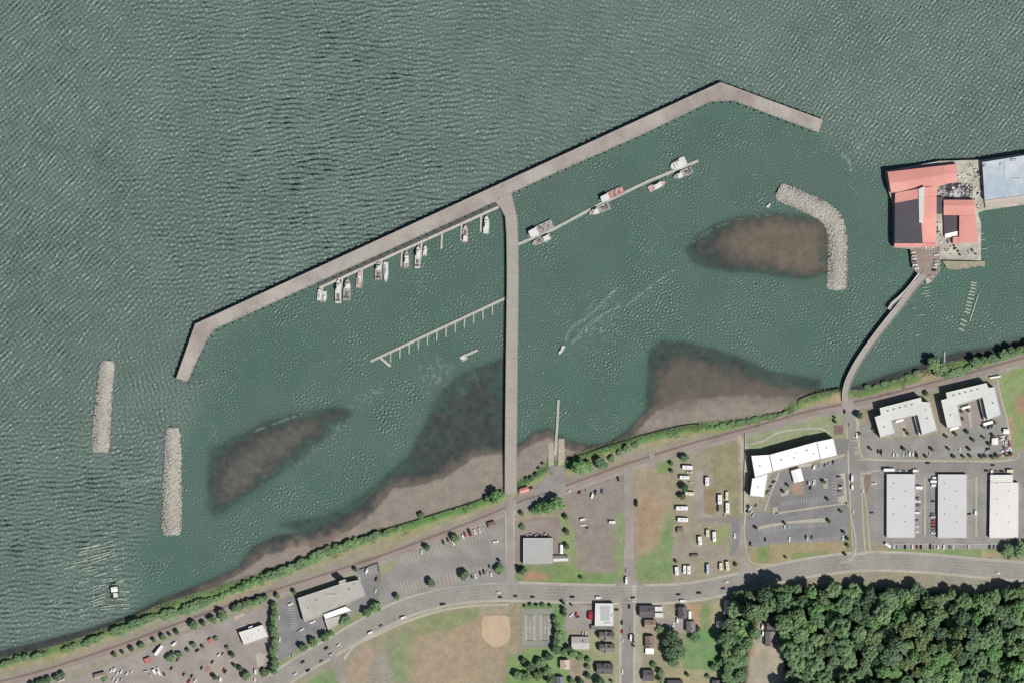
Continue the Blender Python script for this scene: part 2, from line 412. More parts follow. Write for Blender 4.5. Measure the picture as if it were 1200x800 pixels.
# ground cover patches: colour, soft edge width, polygon (photo pixels)
def cc(r,g,b): return np.array([lin(r)*K,lin(g)*K,lin(b)*K])
GRASS=cc(124,144,100); GBR=cc(126,152,104); DRY=cc(160,154,124); TAN=cc(168,154,130); GRAV=cc(152,143,134); DIRT=cc(172,150,126); PALE=cc(182,174,158)
patches=[
 (cc(152,141,134),7,[(663,588),(690,571),(734,556),(731,600),(728,612),(729,664),(700,668),(680,668),(676,640),(668,606)]),
 (cc(152,142,134),7,[(745,556),(762,546),(785,541),(786,560),(783,600),(765,606),(748,600)]),
 (GRAV,6,[(560,570),(760,545),(745,700),(560,700)]),
 (TAN,6,[(600,590),(625,598),(660,605),(640,615),(602,614)]),
 (cc(148,136,131),5,[(610,610),(655,603),(662,640),(662,672),(645,678),(610,630)]),
 (cc(142,156,110),5,[(655,600),(668,605),(676,640),(672,684),(655,684),(655,640)]),
 (cc(128,150,98),4,[(604,662),(660,660),(700,672),(733,668),(733,683),(604,683)]),
 (cc(178,140,116),4,[(612,668),(640,670),(640,678),(612,678)]),
 (GBR,4,[(700,672),(732,668),(732,680),(705,682)]),
 (cc(140,158,112),5,[(720,600),(732,600),(732,680),(722,680)]),
 (TAN,12,[(742,545),(790,535),(790,690),(742,690)]),
 (cc(170,148,122),16,[(745,585),(772,580),(776,630),(748,640)]),
 (GBR,12,[(745,655),(770,640),(784,600),(790,600),(790,682),(745,682)]),
 (cc(126,150,98),5,[(768,540),(790,534),(790,552),(770,556)]),
 (cc(160,152,132),6,[(790,530),(868,512),(872,600),(868,660),(800,682),(790,682)]),
 (cc(150,146,116),6,[(825,522),(866,510),(870,560),(866,606),(842,600),(838,560)]),
 (cc(150,134,108),6,[(824,570),(840,572),(838,600),(822,604)]),
 (cc(146,140,134),4,[(814,550),(826,550),(826,606),(856,606),(856,612),(816,612)]),
 (cc(142,156,106),6,[(828,622),(858,615),(858,630),(840,640)]),
 (cc(158,152,140),6,[(790,636),(850,640),(850,655),(790,655)]),
 (cc(152,164,128),5,[(872,508),(985,482),(985,512),(935,512),(905,522),(880,532)]),
 (cc(184,176,160),4,[(866,510),(874,510),(878,600),(868,600)]),
 (cc(168,156,122),5,[(880,640),(905,634),(990,630),(1000,640),(1000,658),(882,664)]),
 (cc(128,150,98),4,[(886,640),(902,636),(900,660),(888,656)]),
 (cc(134,152,100),4,[(925,648),(970,646),(972,654),(925,656)]),
 (cc(150,148,112),4,[(990,600),(1000,600),(1003,650),(990,655)]),
 (cc(148,126,116),4,[(1012,556),(1022,552),(1026,566),(1018,580),(1014,576)]),
 (cc(136,156,106),4,[(1035,638),(1180,640),(1182,654),(1040,650)]),
 (cc(176,160,128),4,[(1150,645),(1172,645),(1176,655),(1150,654)]),
 (cc(142,164,108),5,[(1172,436),(1400,360),(1400,525),(1192,525),(1180,538),(1176,500)]),
 (cc(176,152,124),5,[(1180,488),(1190,486),(1188,525),(1180,530)]),
 (cc(176,142,120),4,[(1190,465),(1210,460),(1210,485),(1192,482)]),
 (cc(150,152,120),4,[(1000,474),(1080,452),(1180,430),(1180,440),(1100,462),(1010,488)]),
 (cc(160,150,130),5,[(1000,486),(1022,480),(1022,540),(1000,545)]),
 (cc(158,152,128),6,[(395,800),(370,830),(640,830),(625,700),(560,706),(500,718),(440,745)]),
 (cc(140,153,116),16,[(452,745),(485,735),(490,760),(480,810),(455,800)]),
 (cc(172,156,132),20,[(480,760),(500,730),(590,715),(600,760),(560,810),(480,810)]),
 (cc(140,150,108),6,[(485,724),(560,712),(560,726),(490,745)]),
 (cc(160,155,146),12,[(430,765),(452,765),(465,810),(420,810)]),
 (cc(172,155,134),14,[(403,782),(430,752),(440,765),(425,810),(405,810)]),
 (GBR,4,[(360,800),(372,790),(392,782),(398,810),(340,830)]),
 (cc(160,152,126),5,[(598,706),(614,706),(614,765),(598,765)]),
 (cc(124,158,96),6,[(596,768),(640,755),(665,758),(700,765),(698,830),(590,830)]),
 (cc(112,148,92),4,[(612,706),(662,706),(664,760),(647,764),(647,714),(612,714)]),
 (cc(160,150,144),4,[(662,706),(698,706),(698,738),(662,738)]),
 (cc(158,162,128),4,[(690,738),(728,736),(728,830),(690,830)]),
 (cc(166,150,136),5,[(665,770),(690,772),(692,810),(668,810)]),
 (cc(168,166,142),4,[(722,706),(729,706),(729,830),(722,830)]),
 (cc(178,174,156),4,[(742,706),(752,706),(752,830),(742,830)]),
 (cc(166,158,138),6,[(748,705),(812,705),(812,742),(752,742)]),
 (cc(180,150,122),5,[(806,708),(824,706),(822,735),(812,738),(806,725)]),
 (cc(128,154,98),5,[(822,708),(830,706),(836,730),(820,740)]),
 (cc(170,160,130),5,[(832,706),(850,703),(846,735),(834,732)]),
 (cc(114,154,98),6,[(802,740),(840,734),(852,765),(850,785),(800,785)]),
 (cc(168,160,128),6,[(780,783),(850,785),(850,830),(750,830),(760,780)]),
 (cc(190,180,160),5,[(888,727),(908,722),(912,745),(918,770),(920,830),(872,830),(878,760)]),
 (cc(184,150,124),4,[(876,756),(884,754),(882,768),(875,770)]),
 (cc(158,150,138),5,[(60,805),(180,765),(240,735),(300,712),(330,700),(330,830),(40,830)]),
 (cc(158,162,124),5,[(465,652),(446,660),(440,668),(452,670),(462,662)]),
 (cc(140,156,108),4,[(470,702),(590,684),(592,690),(520,700),(470,712),(420,730),(350,770),(300,810),(290,800),(380,742),(430,712)]),
 (cc(150,154,116),4,[(330,690),(400,665),(440,655),(446,662),(400,682),(345,700)]),
 (cc(148,150,118),4,[(440,648),(470,640),(560,610),(560,618),(468,650)]),
]
def land_colors(X,Y,Z,dW,dB):
    w=fbm(X,Y,9,21)*16-8; w2=fbm(X,Y,9,33)*16-8
    Xw=X+w; Yw=Y+w2
    col=np.zeros(X.shape+(3,))+cc(158,153,136)
    def lay(c,m):
        nonlocal col
        col=col*(1-m[...,None])+c*m[...,None]
    lay(DRY,sst(fbm(X,Y,60,44),.45,.6)*.6)
    for c,e,p in patches:
        pp=PP(p); q=np.array(pp); x0,y0=q.min(0)-20; x1,y1=q.max(0)+20
        bb=(X>x0)&(X<x1)&(Y>y0)&(Y<y1)
        if not bb.any(): continue
        iy,ix=np.where(bb); s=(slice(iy.min(),iy.max()+1),slice(ix.min(),ix.max()+1))
        k=min(1,.25+e/8)
        d=sdf(X[s]+w[s]*k*.5,Y[s]+w2[s]*k*.5,pp); m=sst(d,-e*.5,e*.5)
        m=m*np.clip(.45+1.0*(fbm(X[s],Y[s],8,51)-.1),0,1)
        col[s]=col[s]*(1-m[...,None])+c*m[...,None]
    # wood floor
    hd=sdf(X,Y,PP([(850,850),(846,780),(842,735),(852,708),(880,690),(930,683),(1000,680),(1060,684),(1120,690),(1200,690),(1246,690),(1246,850)])); lay(cc(70,84,56),sst(hd,0,10)*(1-sst(sdf(X,Y,PP([(888,727),(908,722),(912,745),(918,770),(920,830),(872,830),(878,760)])),-3,3)))
    # vegetated bank: bright near the causeway, rougher elsewhere
    nb=fbm(X,Y,12,61)
    lay(cc(120,146,92),(1-sst(dB+ (nb-.5)*6,9,14))*sst(dB,-1,1)*(Z>0))
    lay(cc(110,152,88),(1-sst(dB,7,13))*sst(dB,-1,1)*sst(X,-170,-110)*(1-sst(X,240,270))*(.5+.5*nb))
    lay(cc(176,164,128),(1-sst(np.abs(dB-11-(nb-.5)*8),1,4))*.55*sst(dB,0,2))
    lay(cc(186,162,130),sst(sdf(Xw,Yw,PP([(972,462),(990,458),(990,472),(970,476)])),-2,2)*.8)
    lay(cc(188,164,138),sst(sdf(Xw,Yw,PP([(1078,440),(1094,432),(1096,444),(1080,450)])),-2,2)*.8)
    # tide flats
    off=1-sst(dB,-1.5,.5)
    nm=fbm(X,Y,5,71); n2=fbm(X,Y,24,75)
    wet=cc(54,64,68)*(1-nm[...,None])+cc(88,90,86)*nm[...,None]
    m=off*1.0; col=col*(1-m[...,None])+wet*m[...,None]
    deep=cc(40,52,56)
    md=off*(1-sst(Z+(nm-.5)*.5,-.75,.02)); lay(deep,md)
    brown=cc(120,112,103)
    ms=sst(sdf(Xw,Yw,SAND),-14,-1)*off; lay(brown,ms*.75)
    ms=sst(sdf(X+w*.4,Y+w2*.4,SAND),-1,2)*off; lay(cc(152,143,133)*1.0,ms)
    lay(cc(162,150,136),ms*sst(n2,.55,.7)*.5)
    m=sst(sdf(Xw,Yw,S1d),-16,10)*off; lay(cc(104,102,94)*(1+.5*(vnoise(X*.9-Y*.45,(Y*.9+X*.45)*3.2,9,303)-.5))[...,None],m*.8)
    m=sst(sdf(Xw,Yw,S2d),-18,14)*off; lay(cc(118,109,97)*(1+.3*(fbm(X,Y,4,301)-.5))[...,None],m*.92)
    m=sst(sdf(Xw,Yw,PP([(775,440),(800,420),(860,440),(935,458),(935,466),(850,463),(770,480)])),-14,8)*off; lay(cc(112,105,95),m*.8)
    m=sst(sdf(Xw,Yw,PP([(330,650),(350,630),(400,622),(410,630),(372,648),(345,655)])),-4,4)*off; lay(cc(166,146,130),m*.35)
    st=sst(dB,-4,-1)*off; lay(cc(100,96,88),st*.6*(nm>.5))
    return np.clip(col,0,1)

def axis(lo,hi,step,far):
    core=np.arange(lo,hi+1e-6,step); out=[];s=step;v=hi
    while v<far: s*=1.35; v+=s; out.append(v)
    o2=[];s=step;v=lo
    while v>-far: s*=1.35; v-=s; o2.append(v)
    return np.array(o2[::-1]+list(core)+out)

def build_ground():
    xs=axis(-640,640,2.0,4000); ys=axis(-440,160,2.0,4000)
    X,Y=np.meshgrid(xs,ys); Z,dW,dB=height(X,Y)
    Z=Z+np.where(dB>3,0,0)
    colr=land_colors(X,Y,Z,dW,dB)
    me=tensor_mesh('ground',xs,ys,Z,{},None,colr)
    m,nt,b=nodemat('ground_soil_and_grass'); p=pos(nt)
    at=nt.nodes.new('ShaderNodeAttribute'); at.attribute_name='soil'
    f1=ramp(nt,noise(nt,.55,4,.75,p),.3,.7,.80,1.20); f2=ramp(nt,noise(nt,.09,5,.65,p),.3,.7,.86,1.14)
    f=mth(nt,'MULTIPLY',f1,f2); g=nt.nodes.new('ShaderNodeCombineXYZ')
    for i in range(3): nt.links.new(f,g.inputs[i])
    nt.links.new(mixc(nt,1.0,at.outputs['Color'],g.outputs[0],'MULTIPLY'),b.inputs['Base Color'])
    b.inputs['Roughness'].default_value=.95; b.inputs['Specular IOR Level'].default_value=.15
    bp=nt.nodes.new('ShaderNodeBump'); bp.inputs['Distance'].default_value=.35; bp.inputs['Strength'].default_value=.7
    nt.links.new(noise(nt,.8,5,.75,p),bp.inputs['Height']); nt.links.new(bp.outputs[0],b.inputs['Normal'])
    o=mesh_obj('ground',me,m); tag(o,kind='structure')

def build_water():
    st=1.2; n=1024
    xs=axis(-n//2*st,(n//2)*st-st,st,4000); ys=axis(-385,405,st,4000)
    X,Y=np.meshgrid(xs,ys)
    kx=np.fft.fftfreq(n,st)*2*PI; KX,KY=np.meshgrid(kx,kx); kk=np.hypot(KX,KY)+1e-9; th=np.arctan2(KY,KX)
    def field(seed,lam,ang,spread,bw=.35,sharp=0.0):
        r=np.random.default_rng(seed); ph=r.normal(size=(n,n))+1j*r.normal(size=(n,n))
        k0=2*PI/lam; A=np.exp(-(np.log(kk/k0)/bw)**2)
        if ang is not None:
            d=np.abs(np.angle(np.exp(1j*(th-math.radians(ang))))); d=np.minimum(d,PI-d); A=A*np.exp(-(d/math.radians(spread))**2)
        h=np.real(np.fft.ifft2(ph*A/kk)); gy,gx=np.gradient(h,st); h=h/np.sqrt((gx**2+gy**2).mean())
        return h
    ix=np.clip(np.round((X-xs[0]*0+n//2*st)/st).astype(int),0,10**6)%n; iy=np.clip(np.round((Y+600)/st).astype(int),-10**6,10**6)%n
    def samp(h): return h[iy,ix]
    px=X+600; py=400-Y
    def g(cx,cy,sx,sy): return np.exp(-((px-cx)/sx)**2-((py-cy)/sy)**2)+1e-6
    comps=[ # wavelength, travel angle, spread, weight
     (field(1,5.4,45,18,.30)*1.1+field(2,5.4,-45,20,.30)*.45, g(60,260,240,260)+g(0,60,200,150)),
     (field(3,5.8,86,27,.38)*1.05+field(13,5.4,40,24,.36)*.3, g(400,200,190,220)+g(60,600,130,80)*1.6+g(300,80,150,200)),
     (field(4,6.0,62,28,.38)*1.05, g(700,130,170,190)),
     (field(5,4.6,-40,26,.34)*.4+field(6,4.8,52,28,.36)*.75, g(1050,100,260,220)*1.2),
     (field(7,5.4,30,28,.38)*.8, g(180,440,70,60)*1.5)]
    W=sum(c[1] for c in comps); H=sum(samp(c[0])*c[1]/W for c in comps)
    Hs=samp(field(9,3.9,None,0,.4)); Hf=samp(field(10,3.3,None,0,.28))
    swell=samp(field(12,24,70,40,.4))
    # sheltered basin behind the breakwater
    basin=sdf(X,Y,PP([(236,392),(300,352),(600,212),(846,100),(963,142),(1000,185),(1040,192),(1300,165),(1300,900),(150,900),(150,640),(205,540),(240,450),(218,444)]))
    sh=sst(basin+(fbm(X,Y,50,91)-.5)*30,-14,26)
    lee=sst(basin,-6,2)*(1-.0)
    rough=fbm(X,Y,38,95); gust=fbm(X,Y,130,97)
    amp=(1-sh)*np.clip(.66+.4*gust+.45*(fbm(X,Y,34,141)-.4),0,1.0)
    amps=sh*(.30+.75*np.clip(rough-.35,0,1)+.30*sst(px,640,1000)*0+.25*np.exp(-((px-470)/80)**2-((py-470)/40)**2)*2)
    Z,dW,dB=height(X,Y); depth=-Z
    sha=sst(depth,.0,1.8)*.68+.32
    h=H*.60*amp+Hs*.26*amps*(.35+1.6*sst(fbm(X,Y,30,151),.35,.75))+Hs*.13*(1-sh)+Hf*(.16*(1-sh)+.19*sh*(.6+2*np.clip(rough-.3,0,1)))
    # gentle crest sharpening
    h=h+.35*np.abs(h)*(h>0)
    h=h*sha*(1-sst(np.abs(X),606,640))*(1-sst(Y,404,420))
    # wake of the small boat under way and foam along the bars, plus painted sparkle and wave glints
    foam_glint=np.zeros_like(h)
    fn=fbm(X,Y,4,101,3); fn2=fbm(X,Y,2.6,111,2)
    def stroke(pts,wd,hh,fo,thr=.45):
        nonlocal h,foam_glint
        d=dline(X,Y,smooth_line(PP(pts),6)); e=np.exp(-(d/wd)**2)
        h=h+hh*e*(fn2>.35); foam_glint=np.maximum(foam_glint,fo*e*sst(fn2,thr,thr+.25))
    stroke([(663,398),(667,388),(674,380),(690,370),(705,355),(722,338)],1.8,.26,.34,.2)
    stroke([(667,402),(680,393),(697,384),(710,376),(720,366),(724,358)],2.6,.24,.25,.4)
    stroke([(672,396),(690,384),(712,366)],2.8,.14,.25,.5)
    for k in range(15):
        u=k/14; cx=672+50*u; cy=400-40*u-6*math.sin(u*3.1); hw=2.5+5.5*u*(1-u)*2.2
        stroke([(cx-hw,cy+hw*.42),(cx+hw*.2,cy-.3),(cx+hw,cy-hw*.28)],.95,.28,.32,.2)
    stroke([(734,358),(752,344),(772,329),(789,317)],1.3,.2,.42,.25)
    stroke([(740,362),(760,346),(782,326)],1.4,.1,.4,.45)
    stroke([(742,316),(775,278)],1.0,.1,.3,.5)
    stroke([(300,504),(322,496),(352,485)],1.3,.1,.9,.35)
    stroke([(812,284),(822,276),(838,267),(852,262),(872,256),(905,252)],1.5,.1,.75,.4)
    stroke([(244,500),(262,522),(268,540)],6,.08,.5,.55)
    stroke([(305,560),(345,540),(390,505),(420,470),(455,452)],7,.08,.45,.58)  # right part paints sparkle on the water as pale colour
    stroke([(455,452),(500,445),(520,432)],9,.06,.4,.60)
    stroke([(142,566),(165,564),(188,558)],1.0,.15,.9,.2)
    stroke([(140,560),(165,556),(186,550)],1.0,.12,.5,.3)
    stroke([(987,182),(994,187),(997,200)],1.2,.1,.7,.35); stroke([(1010,165),(1004,174),(992,181)],1.0,.1,.6,.35)
    stroke([(1060,275),(1050,320),(1010,330)],14,0,.3,.68); stroke([(1190,270),(1196,320)],10,0,.35,.68)
    for cx,cy,r_ in ((470,376,5),(240,430,4),(510,440,20),(545,470,14),(560,440,14),(700,380,26),(320,650,3)):
        foam_glint=np.maximum(foam_glint,.45*np.exp(-((px-cx)**2+(py-cy)**2)/r_**2)*sst(fn,.55,.75))  # over the dark shallows these pale specks are painted wave glints
    # pale little flecks painted for the glinting speckle of the basin ripples
    fl=np.random.default_rng(8).random(h.shape); foam_glint=np.maximum(foam_glint,np.where((fl>.988)&(np.abs(X)<620),.42,0)*sh*sst(fbm(X,Y,26,161),.3,.6))
    keep=(Z<.35)
    calm=sst(fbm(X,Y,90,131),.35,.65)
    me=tensor_mesh('river_water',xs,ys,h,{'depth':depth,'foam_glint':foam_glint,'sheltered':sh*np.ones_like(h),'silt':calm},keep)
    m,nt,b=nodemat('river_water'); p=pos(nt)
    def A(nm):
        a=nt.nodes.new('ShaderNodeAttribute'); a.attribute_name=nm; return a.outputs['Fac']
    c=mixc(nt,A('sheltered'),C(*WOUT),C(*WIN))
    c=mixc(nt,mth(nt,'MULTIPLY',A('silt'),.35),c,C(96,114,108))
    f=ramp(nt,noise(nt,.02,4,.6,p),.3,.7,.93,1.07); g_=nt.nodes.new('ShaderNodeCombineXYZ')
    for i in range(3): nt.links.new(f,g_.inputs[i])
    c=mixc(nt,1.0,c,g_.outputs[0],'MULTIPLY')
    c=mixc(nt,mth(nt,'MULTIPLY',A('foam_glint'),.55),c,C(200,210,205))
    nt.links.new(c,b.inputs['Base Color'])
    b.inputs['Roughness'].default_value=.34; b.inputs['IOR'].default_value=1.33
    bp=nt.nodes.new('ShaderNodeBump'); bp.inputs['Distance'].default_value=.30; bp.inputs['Strength'].default_value=1
    nt.links.new(noise(nt,.62,3,.65,p),bp.inputs['Height']); nt.links.new(bp.outputs[0],b.inputs['Normal'])
    tr=nt.nodes.new('ShaderNodeBsdfTransparent'); mx=nt.nodes.new('ShaderNodeMixShader')
    ex=mth(nt,'POWER',2.71828,mth(nt,'MULTIPLY',mth(nt,'MAXIMUM',A('depth'),0.0),-2.8))
    al=mth(nt,'SUBTRACT',1.0,mth(nt,'MULTIPLY',ex,.93))
    al=mth(nt,'MAXIMUM',al,mth(nt,'MULTIPLY',A('foam_glint'),.6))
    nt.links.new(al,mx.inputs[0]); nt.links.new(tr.outputs[0],mx.inputs[1]); nt.links.new(b.outputs[0],mx.inputs[2])
    out=[q for q in nt.nodes if q.type=='OUTPUT_MATERIAL'][0]; nt.links.new(mx.outputs[0],out.inputs[0])
    o=mesh_obj('river_water',me,m); tag(o,kind='structure')
WOUT=(108,127,119); WIN=(86,114,103)
# ------------------------------------------------------------------ roads, lots, rails
def sheet(name,polys,z,mat):
    mb=MB()
    for p in polys: mb.flat(PP(p),LAND+z)
    o=mb.obj(name,mat); tag(o,kind='structure'); return o
def rib(name,pts,w,z,mat,sm=8,thick=0):
    mb=MB(); mb.ribbon(smooth_line(PP(pts),sm),w,LAND+z,0,thick)
    o=mb.obj(name,mat); tag(o,kind='structure'); return o
def dashes(mb,pts,w,z,on,offn):
    r=resample(pts,on+offn)
    for x,y,a in r: mb.box(x,y,z-.01,on,w,.01,a)
MAIN=[(250,846),(300,813),(325,797),(357,776),(385,760),(410,745),(437,730),(475,712),(515,700),(545,695),(575,693),(600,692.5),(675,695),(740,696),(800,694),(850,685.5),(900,674),(950,664),(1007,657.5),(1050,657.5),(1100,660.5),(1150,665.5),(1200,669),(1300,676),(1500,690)]
def build_roads():
    ml=smooth_line(PP(MAIN),8)
    rib('sidewalk',MAIN,24.5,.10,M['path'],8,.3)
    mb=MB(); mb.ribbon(ml,19.5,LAND+.14); tag(mb.obj('main_road',M['road']),kind='structure')
    # side streets meet the main road at the same level, each a step higher than its kerb strip
    rib('causeway_street_kerb',[(597.5,596),(597.5,640),(597.5,690)],11,.09,M['path'])
    rib('causeway_street',[(597.5,578),(597.5,640),(597.5,690)],8.2,.15,M['asphalt_old'])
    rib('cross_street',[(736.5,548),(737,600),(737.5,640),(737,690),(736,710),(735.5,760),(735,840)],10.5,.16,M['asphalt_old'])
    rib('cross_street_south_kerb',[(735.8,706),(735.3,760),(735,840)],19,.09,M['path'])
    rib('cross_street_south',[(735.8,700),(735.3,760),(735,840)],13.5,.17,M['asphalt'])
    rib('pier_street_kerb',[(999,478),(1000,520),(1003,580),(1005,620),(1008,655)],15.5,.09,M['path'])
    rib('pier_street',[(991,470),(994,478),(999,500),(1001,530),(1003,580),(1005,620),(1008,655)],12.5,.15,M['asphalt'])
    rib('business_street_kerb',[(1004,546),(1050,547),(1120,547.5),(1170,548),(1190,542),(1215,528)],17,.085,M['path'])
    rib('business_street',[(1004,546),(1050,547),(1120,547.5),(1165,548),(1190,545),(1215,535)],13.5,.17,M['asphalt'])
    sheet('turning_circle',[[(1182,538),(1190,533),(1202,527),(1240,520),(1240,575),(1200,572),(1188,560),(1180,552)]],.175,M['asphalt'])
    sheet('access_drive',[[(857,606),(868,606),(870,618),(873,640),(876,658),(888,668),(880,680),(850,685),(866,672),(868,664),(860,650),(855,630)]],.15,M['asphalt_old'])
    sheet('access_drive_patch',[[(857,606),(868,606),(868,622),(865,640),(858,652),(855,650),(858,630)]],.155,M['asphalt_dark'])
    # the two crossings' rounded corners
    for nm,pl in (('street_corner',[(720,686),(731,678),(731,640),(743,640),(743,678),(756,686)]),('street_corner',[(586,684),(592,676),(592,660),(603,660),(603,676),(610,684)]),
                  ('street_corner',[(990,660),(999,650),(998,640),(1013,640),(1014,648),(1022,655),(1020,662)]),('street_corner',[(724,705),(729,712),(742,712),(748,705)])):
        sheet(nm,[pl],.145,M['asphalt_old'])
    # school road at the lower left
    rib('side_road',[(389,764),(395,780),(402,800),(410,830)],8,.13,M['asphalt_old'])
    rib('field_path',[(403,772),(416,756),(440,744),(475,728),(520,714),(560,709),(596,708)],3,.06,M['path'])
    # lane markings
    mb=MB()
    for off in (-1.9,1.9):
        mb.ribbon(offset(ml,off),.45,LAND+.20)
    tag(mb.obj('centre_lane_markings',M['yellow_line']),kind='structure')
    mb=MB()
    for off in (-5.6,5.6): dashes(mb,offset(ml,off),.3,LAND+.20,3.2,6)
    for off in (-9.0,9.0): mb.ribbon(offset(ml,off),.28,LAND+.20)
    for i in range(8): mb.box(*P(743.5,686+i*2.6),LAND+.195,4.6,1.1,.01)
    for i in range(6): mb.box(*P(1003+i*2.3,648.5-i*.2),LAND+.195,1.1,3.6,.01)
    for i in range(7): mb.box(*P(725+i*3.4,683),LAND+.205,1.0,.5,.01)
    for (x,y) in ((1001.5,512),(1002,516),(1002,524)): mb.box(*P(x,y),LAND+.195,5,.7,.01)
    for k in range(4): mb.box(*P(1003.5,527.5+k*1.6),LAND+.195,5,.6,.01)
    tag(mb.obj('road_markings',M['white_line']),kind='structure')
    # railway: ballast, two rails, sleepers, trail beside it
    RAIL=[(-60,815),(0,799),(50,786),(130,760),(225,725),(300,699),(375,675),(440,654),(500,632),(565,607),(600,592),(660,571),(720,549),(775,531),(825,516),(900,496),(950,482),(1000,472),(1050,460),(1100,447),(1150,434),(1200,420),(1300,394),(1500,345)]
    rl=smooth_line(PP(RAIL),8)
    mb=MB(); mb.ribbon(rl,9.5,LAND+.05); tag(mb.obj('rail_ballast',M['rail_bed']),kind='structure')
    mb=MB(); mb.ribbon(offset(rl,-7.0),4.2,LAND+.03); tag(mb.obj('riverside_trail',M['asphalt_old']),kind='structure')
    mb=MB()
    for off in (.4,1.9): mb.ribbon(offset(rl,off),.28,LAND+.25,0,.2)
    t=mb.obj('railway_track',M['rail']); tag(t,'single railway line running along the river bank above the shore','railway track')
    s=MB()
    for x,y,a in resample(offset(rl,1.15),2.2):
        if abs(x)<640: s.box(x,y,LAND+.06,.5,2.6,.1,a)
    so=s.obj('sleeper',M['sleeper'],t); so['kind']='stuff'
    # crossings
    sheet('level_crossing',[[(592,588),(604,584),(606,594),(592,598)],[(636,572),(661,565),(664,574),(640,584)],[(986,468),(1000,466),(1001,480),(988,482)],[(760,530),(766,528),(768,545),(763,546)]],.30,M['asphalt_old'])
    # ramp pad and apron
    sheet('boat_ramp_apron',[[(643,545),(661,545),(661,562),(664,568),(640,583),(625,592),(605,600),(604,588),(624,580),(633,568),(640,556)]],.10,M['asphalt_mid'])
    sheet('station_apron',[[(600,592),(606,592),(640,586),(661,572),(664,576),(640,592),(606,603),(600,603)]],.08,M['asphalt_old'])
    # parking lots
    sheet('causeway_parking_lot',[[(467,650),(520,634),(566,615),(590,606),(592,683),(575,682),(520,688),(470,700),(446,712),(444,700),(452,672),(462,664)]],.12,M['asphalt_mid'])
    sheet('market_parking_lot',[[(418,668),(441,659),(446,664),(446,690),(443,703),(422,716),(404,722),(412,705),(424,700)]],.13,M['asphalt_dark'])
    sheet('market_west_parking_lot',[[(326,703),(345,698),(352,712),(358,728),(378,722),(384,738),(350,760),(327,774),(325,745)]],.13,M['asphalt_dark'])
    sheet('store_parking_lot',[[(75,800),(150,768),(200,748),(262,725),(310,712),(318,716),(317,760),(313,792),(280,815),(60,830)]],.11,M['asphalt_old'])
    sheet('hotel_parking_lot',[[(905,555),(925,550),(960,541),(990,533),(993,536),(995,590),(985,594),(960,596),(905,604),(900,585)]],.12,M['asphalt_dark'])
    sheet('hotel_lower_parking_lot',[[(870,606),(895,598),(910,602),(960,597),(992,591),(996,600),(996,602),(993,634),(960,634),(905,637),(880,641),(873,628)]],.115,M['asphalt_dark'])
    sheet('hotel_side_drive',[[(978,514),(994,514),(994,530),(981,532)]],.12,M['asphalt_dark'])
    sheet('warehouse_yard',[[(1022,553),(1210,553),(1210,642),(1042,642),(1022,633),(1018,610),(1016,580)]],.11,M['asphalt_mid'])
    sheet('apartment_parking_lot',[[(1008,500),(1024,490),(1034,515),(1105,510),(1126,503),(1160,492),(1173,488),(1160,450),(1170,448),(1180,490),(1187,530),(1175,536),(1040,537),(1012,534)]],.12,M['asphalt_mid'])
    sheet('courtyard_paving',[[(1046,494),(1074,486),(1079,510),(1048,511)],[(1122,477),(1149,468),(1155,493),(1126,503)],[(1024,513),(1034,513),(1034,517),(1026,517)],[(1098,472),(1102,470),(1109,501),(1100,505)]],.09,M['asphalt_old'])
    sheet('courtyard_path',[[(1057,497),(1061,496),(1062,511),(1058,512)],[(1134,482),(1137.5,481),(1140,500),(1136,501)]],.13,M['path'])
    sheet('camper_lane',[[(814,550),(824,550),(825,600),(842,606),(814,606)]],.05,M['asphalt_old'])
    sheet('shop_parking_lot',[[(664,707),(697,707),(697,737),(664,737)]],.10,M['asphalt_old'])
    sheet('shop_parking_lot',[[(768,725),(805,725),(805,740),(780,740)]],.10,M['asphalt_old'])
    sheet('hut_parking_lot',[[(600,608),(612,612),(655,606),(658,628),(612,628),(601,626)]],.05,M['gravel'])
    # kerbed islands and pale walks
    sheet('kerb_island',[[(908,600),(990,588.5),(994,586),(994,590),(960,594.5),(908,602.5)],[(905,594),(911,593),(912,601),(906,602)],[(885,617.5),(900,613.5),(921,610.5),(967,606),(968,611),(925,613),(888,620)],
          [(926,545),(952,542),(952,545),(926,549)],[(961,540),(990,531),(990,534),(961,543)],[(964,560),(970,560),(970,572),(965,572)],[(980,556),(990,553),(993,590),(982,588),(982,582),(989,580),(988,560),(980,560)],[(915,578),(925,572),(924,579),(916,581)]],.22,M['path'])
    rib('footpath',[(880,520),(895,516),(905,510),(918,505),(945,502),(962,502),(972,508)],2.2,.06,M['path'])
    rib('footpath',[(866,510),(870,520),(874,530),(872,560),(872,600)],2.2,.06,M['path'])
    rib('footpath',[(896,598),(904,576),(913,553)],1.8,.20,M['path'])
    rib('footpath',[(873,590),(873,610),(872,620),(876,650),(884,660),(905,661)],1.8,.20,M['path'])
    rib('footpath',[(994,528),(995,560),(997,600),(1001,620),(1003,640),(999,654),(985,659)],1.8,.18,M['path'])
    rib('footpath',[(1012,572),(1011,560),(1016,553),(1030,551)],1.6,.20,M['path'])
    rib('footpath',[(1012,572),(1015,590),(1017,610),(1019,640),(1024,649)],1.6,.20,M['path'])
    rib('footpath',[(1003,478),(1004,500),(1006,520),(1010,533),(1020,537),(1080,539),(1180,539),(1195,532)],1.6,.20,M['path'])
    rib('footpath',[(1169,444),(1173,465),(1180,490),(1184,515)],1.8,.15,M['path'])
    sheet('brick_forecourt',[[(926,567),(941,564),(943,578),(929,580)]],.22,surf('brick_pavers',C(170,146,128),.9,(.6,.15),(.1,.1)))
    sheet('garden_court',[[(977,498),(988,498),(988,508),(977,509)]],.06,surf('brown_mulch',C(132,112,108),.95,(.6,.15),(.1,.1)))
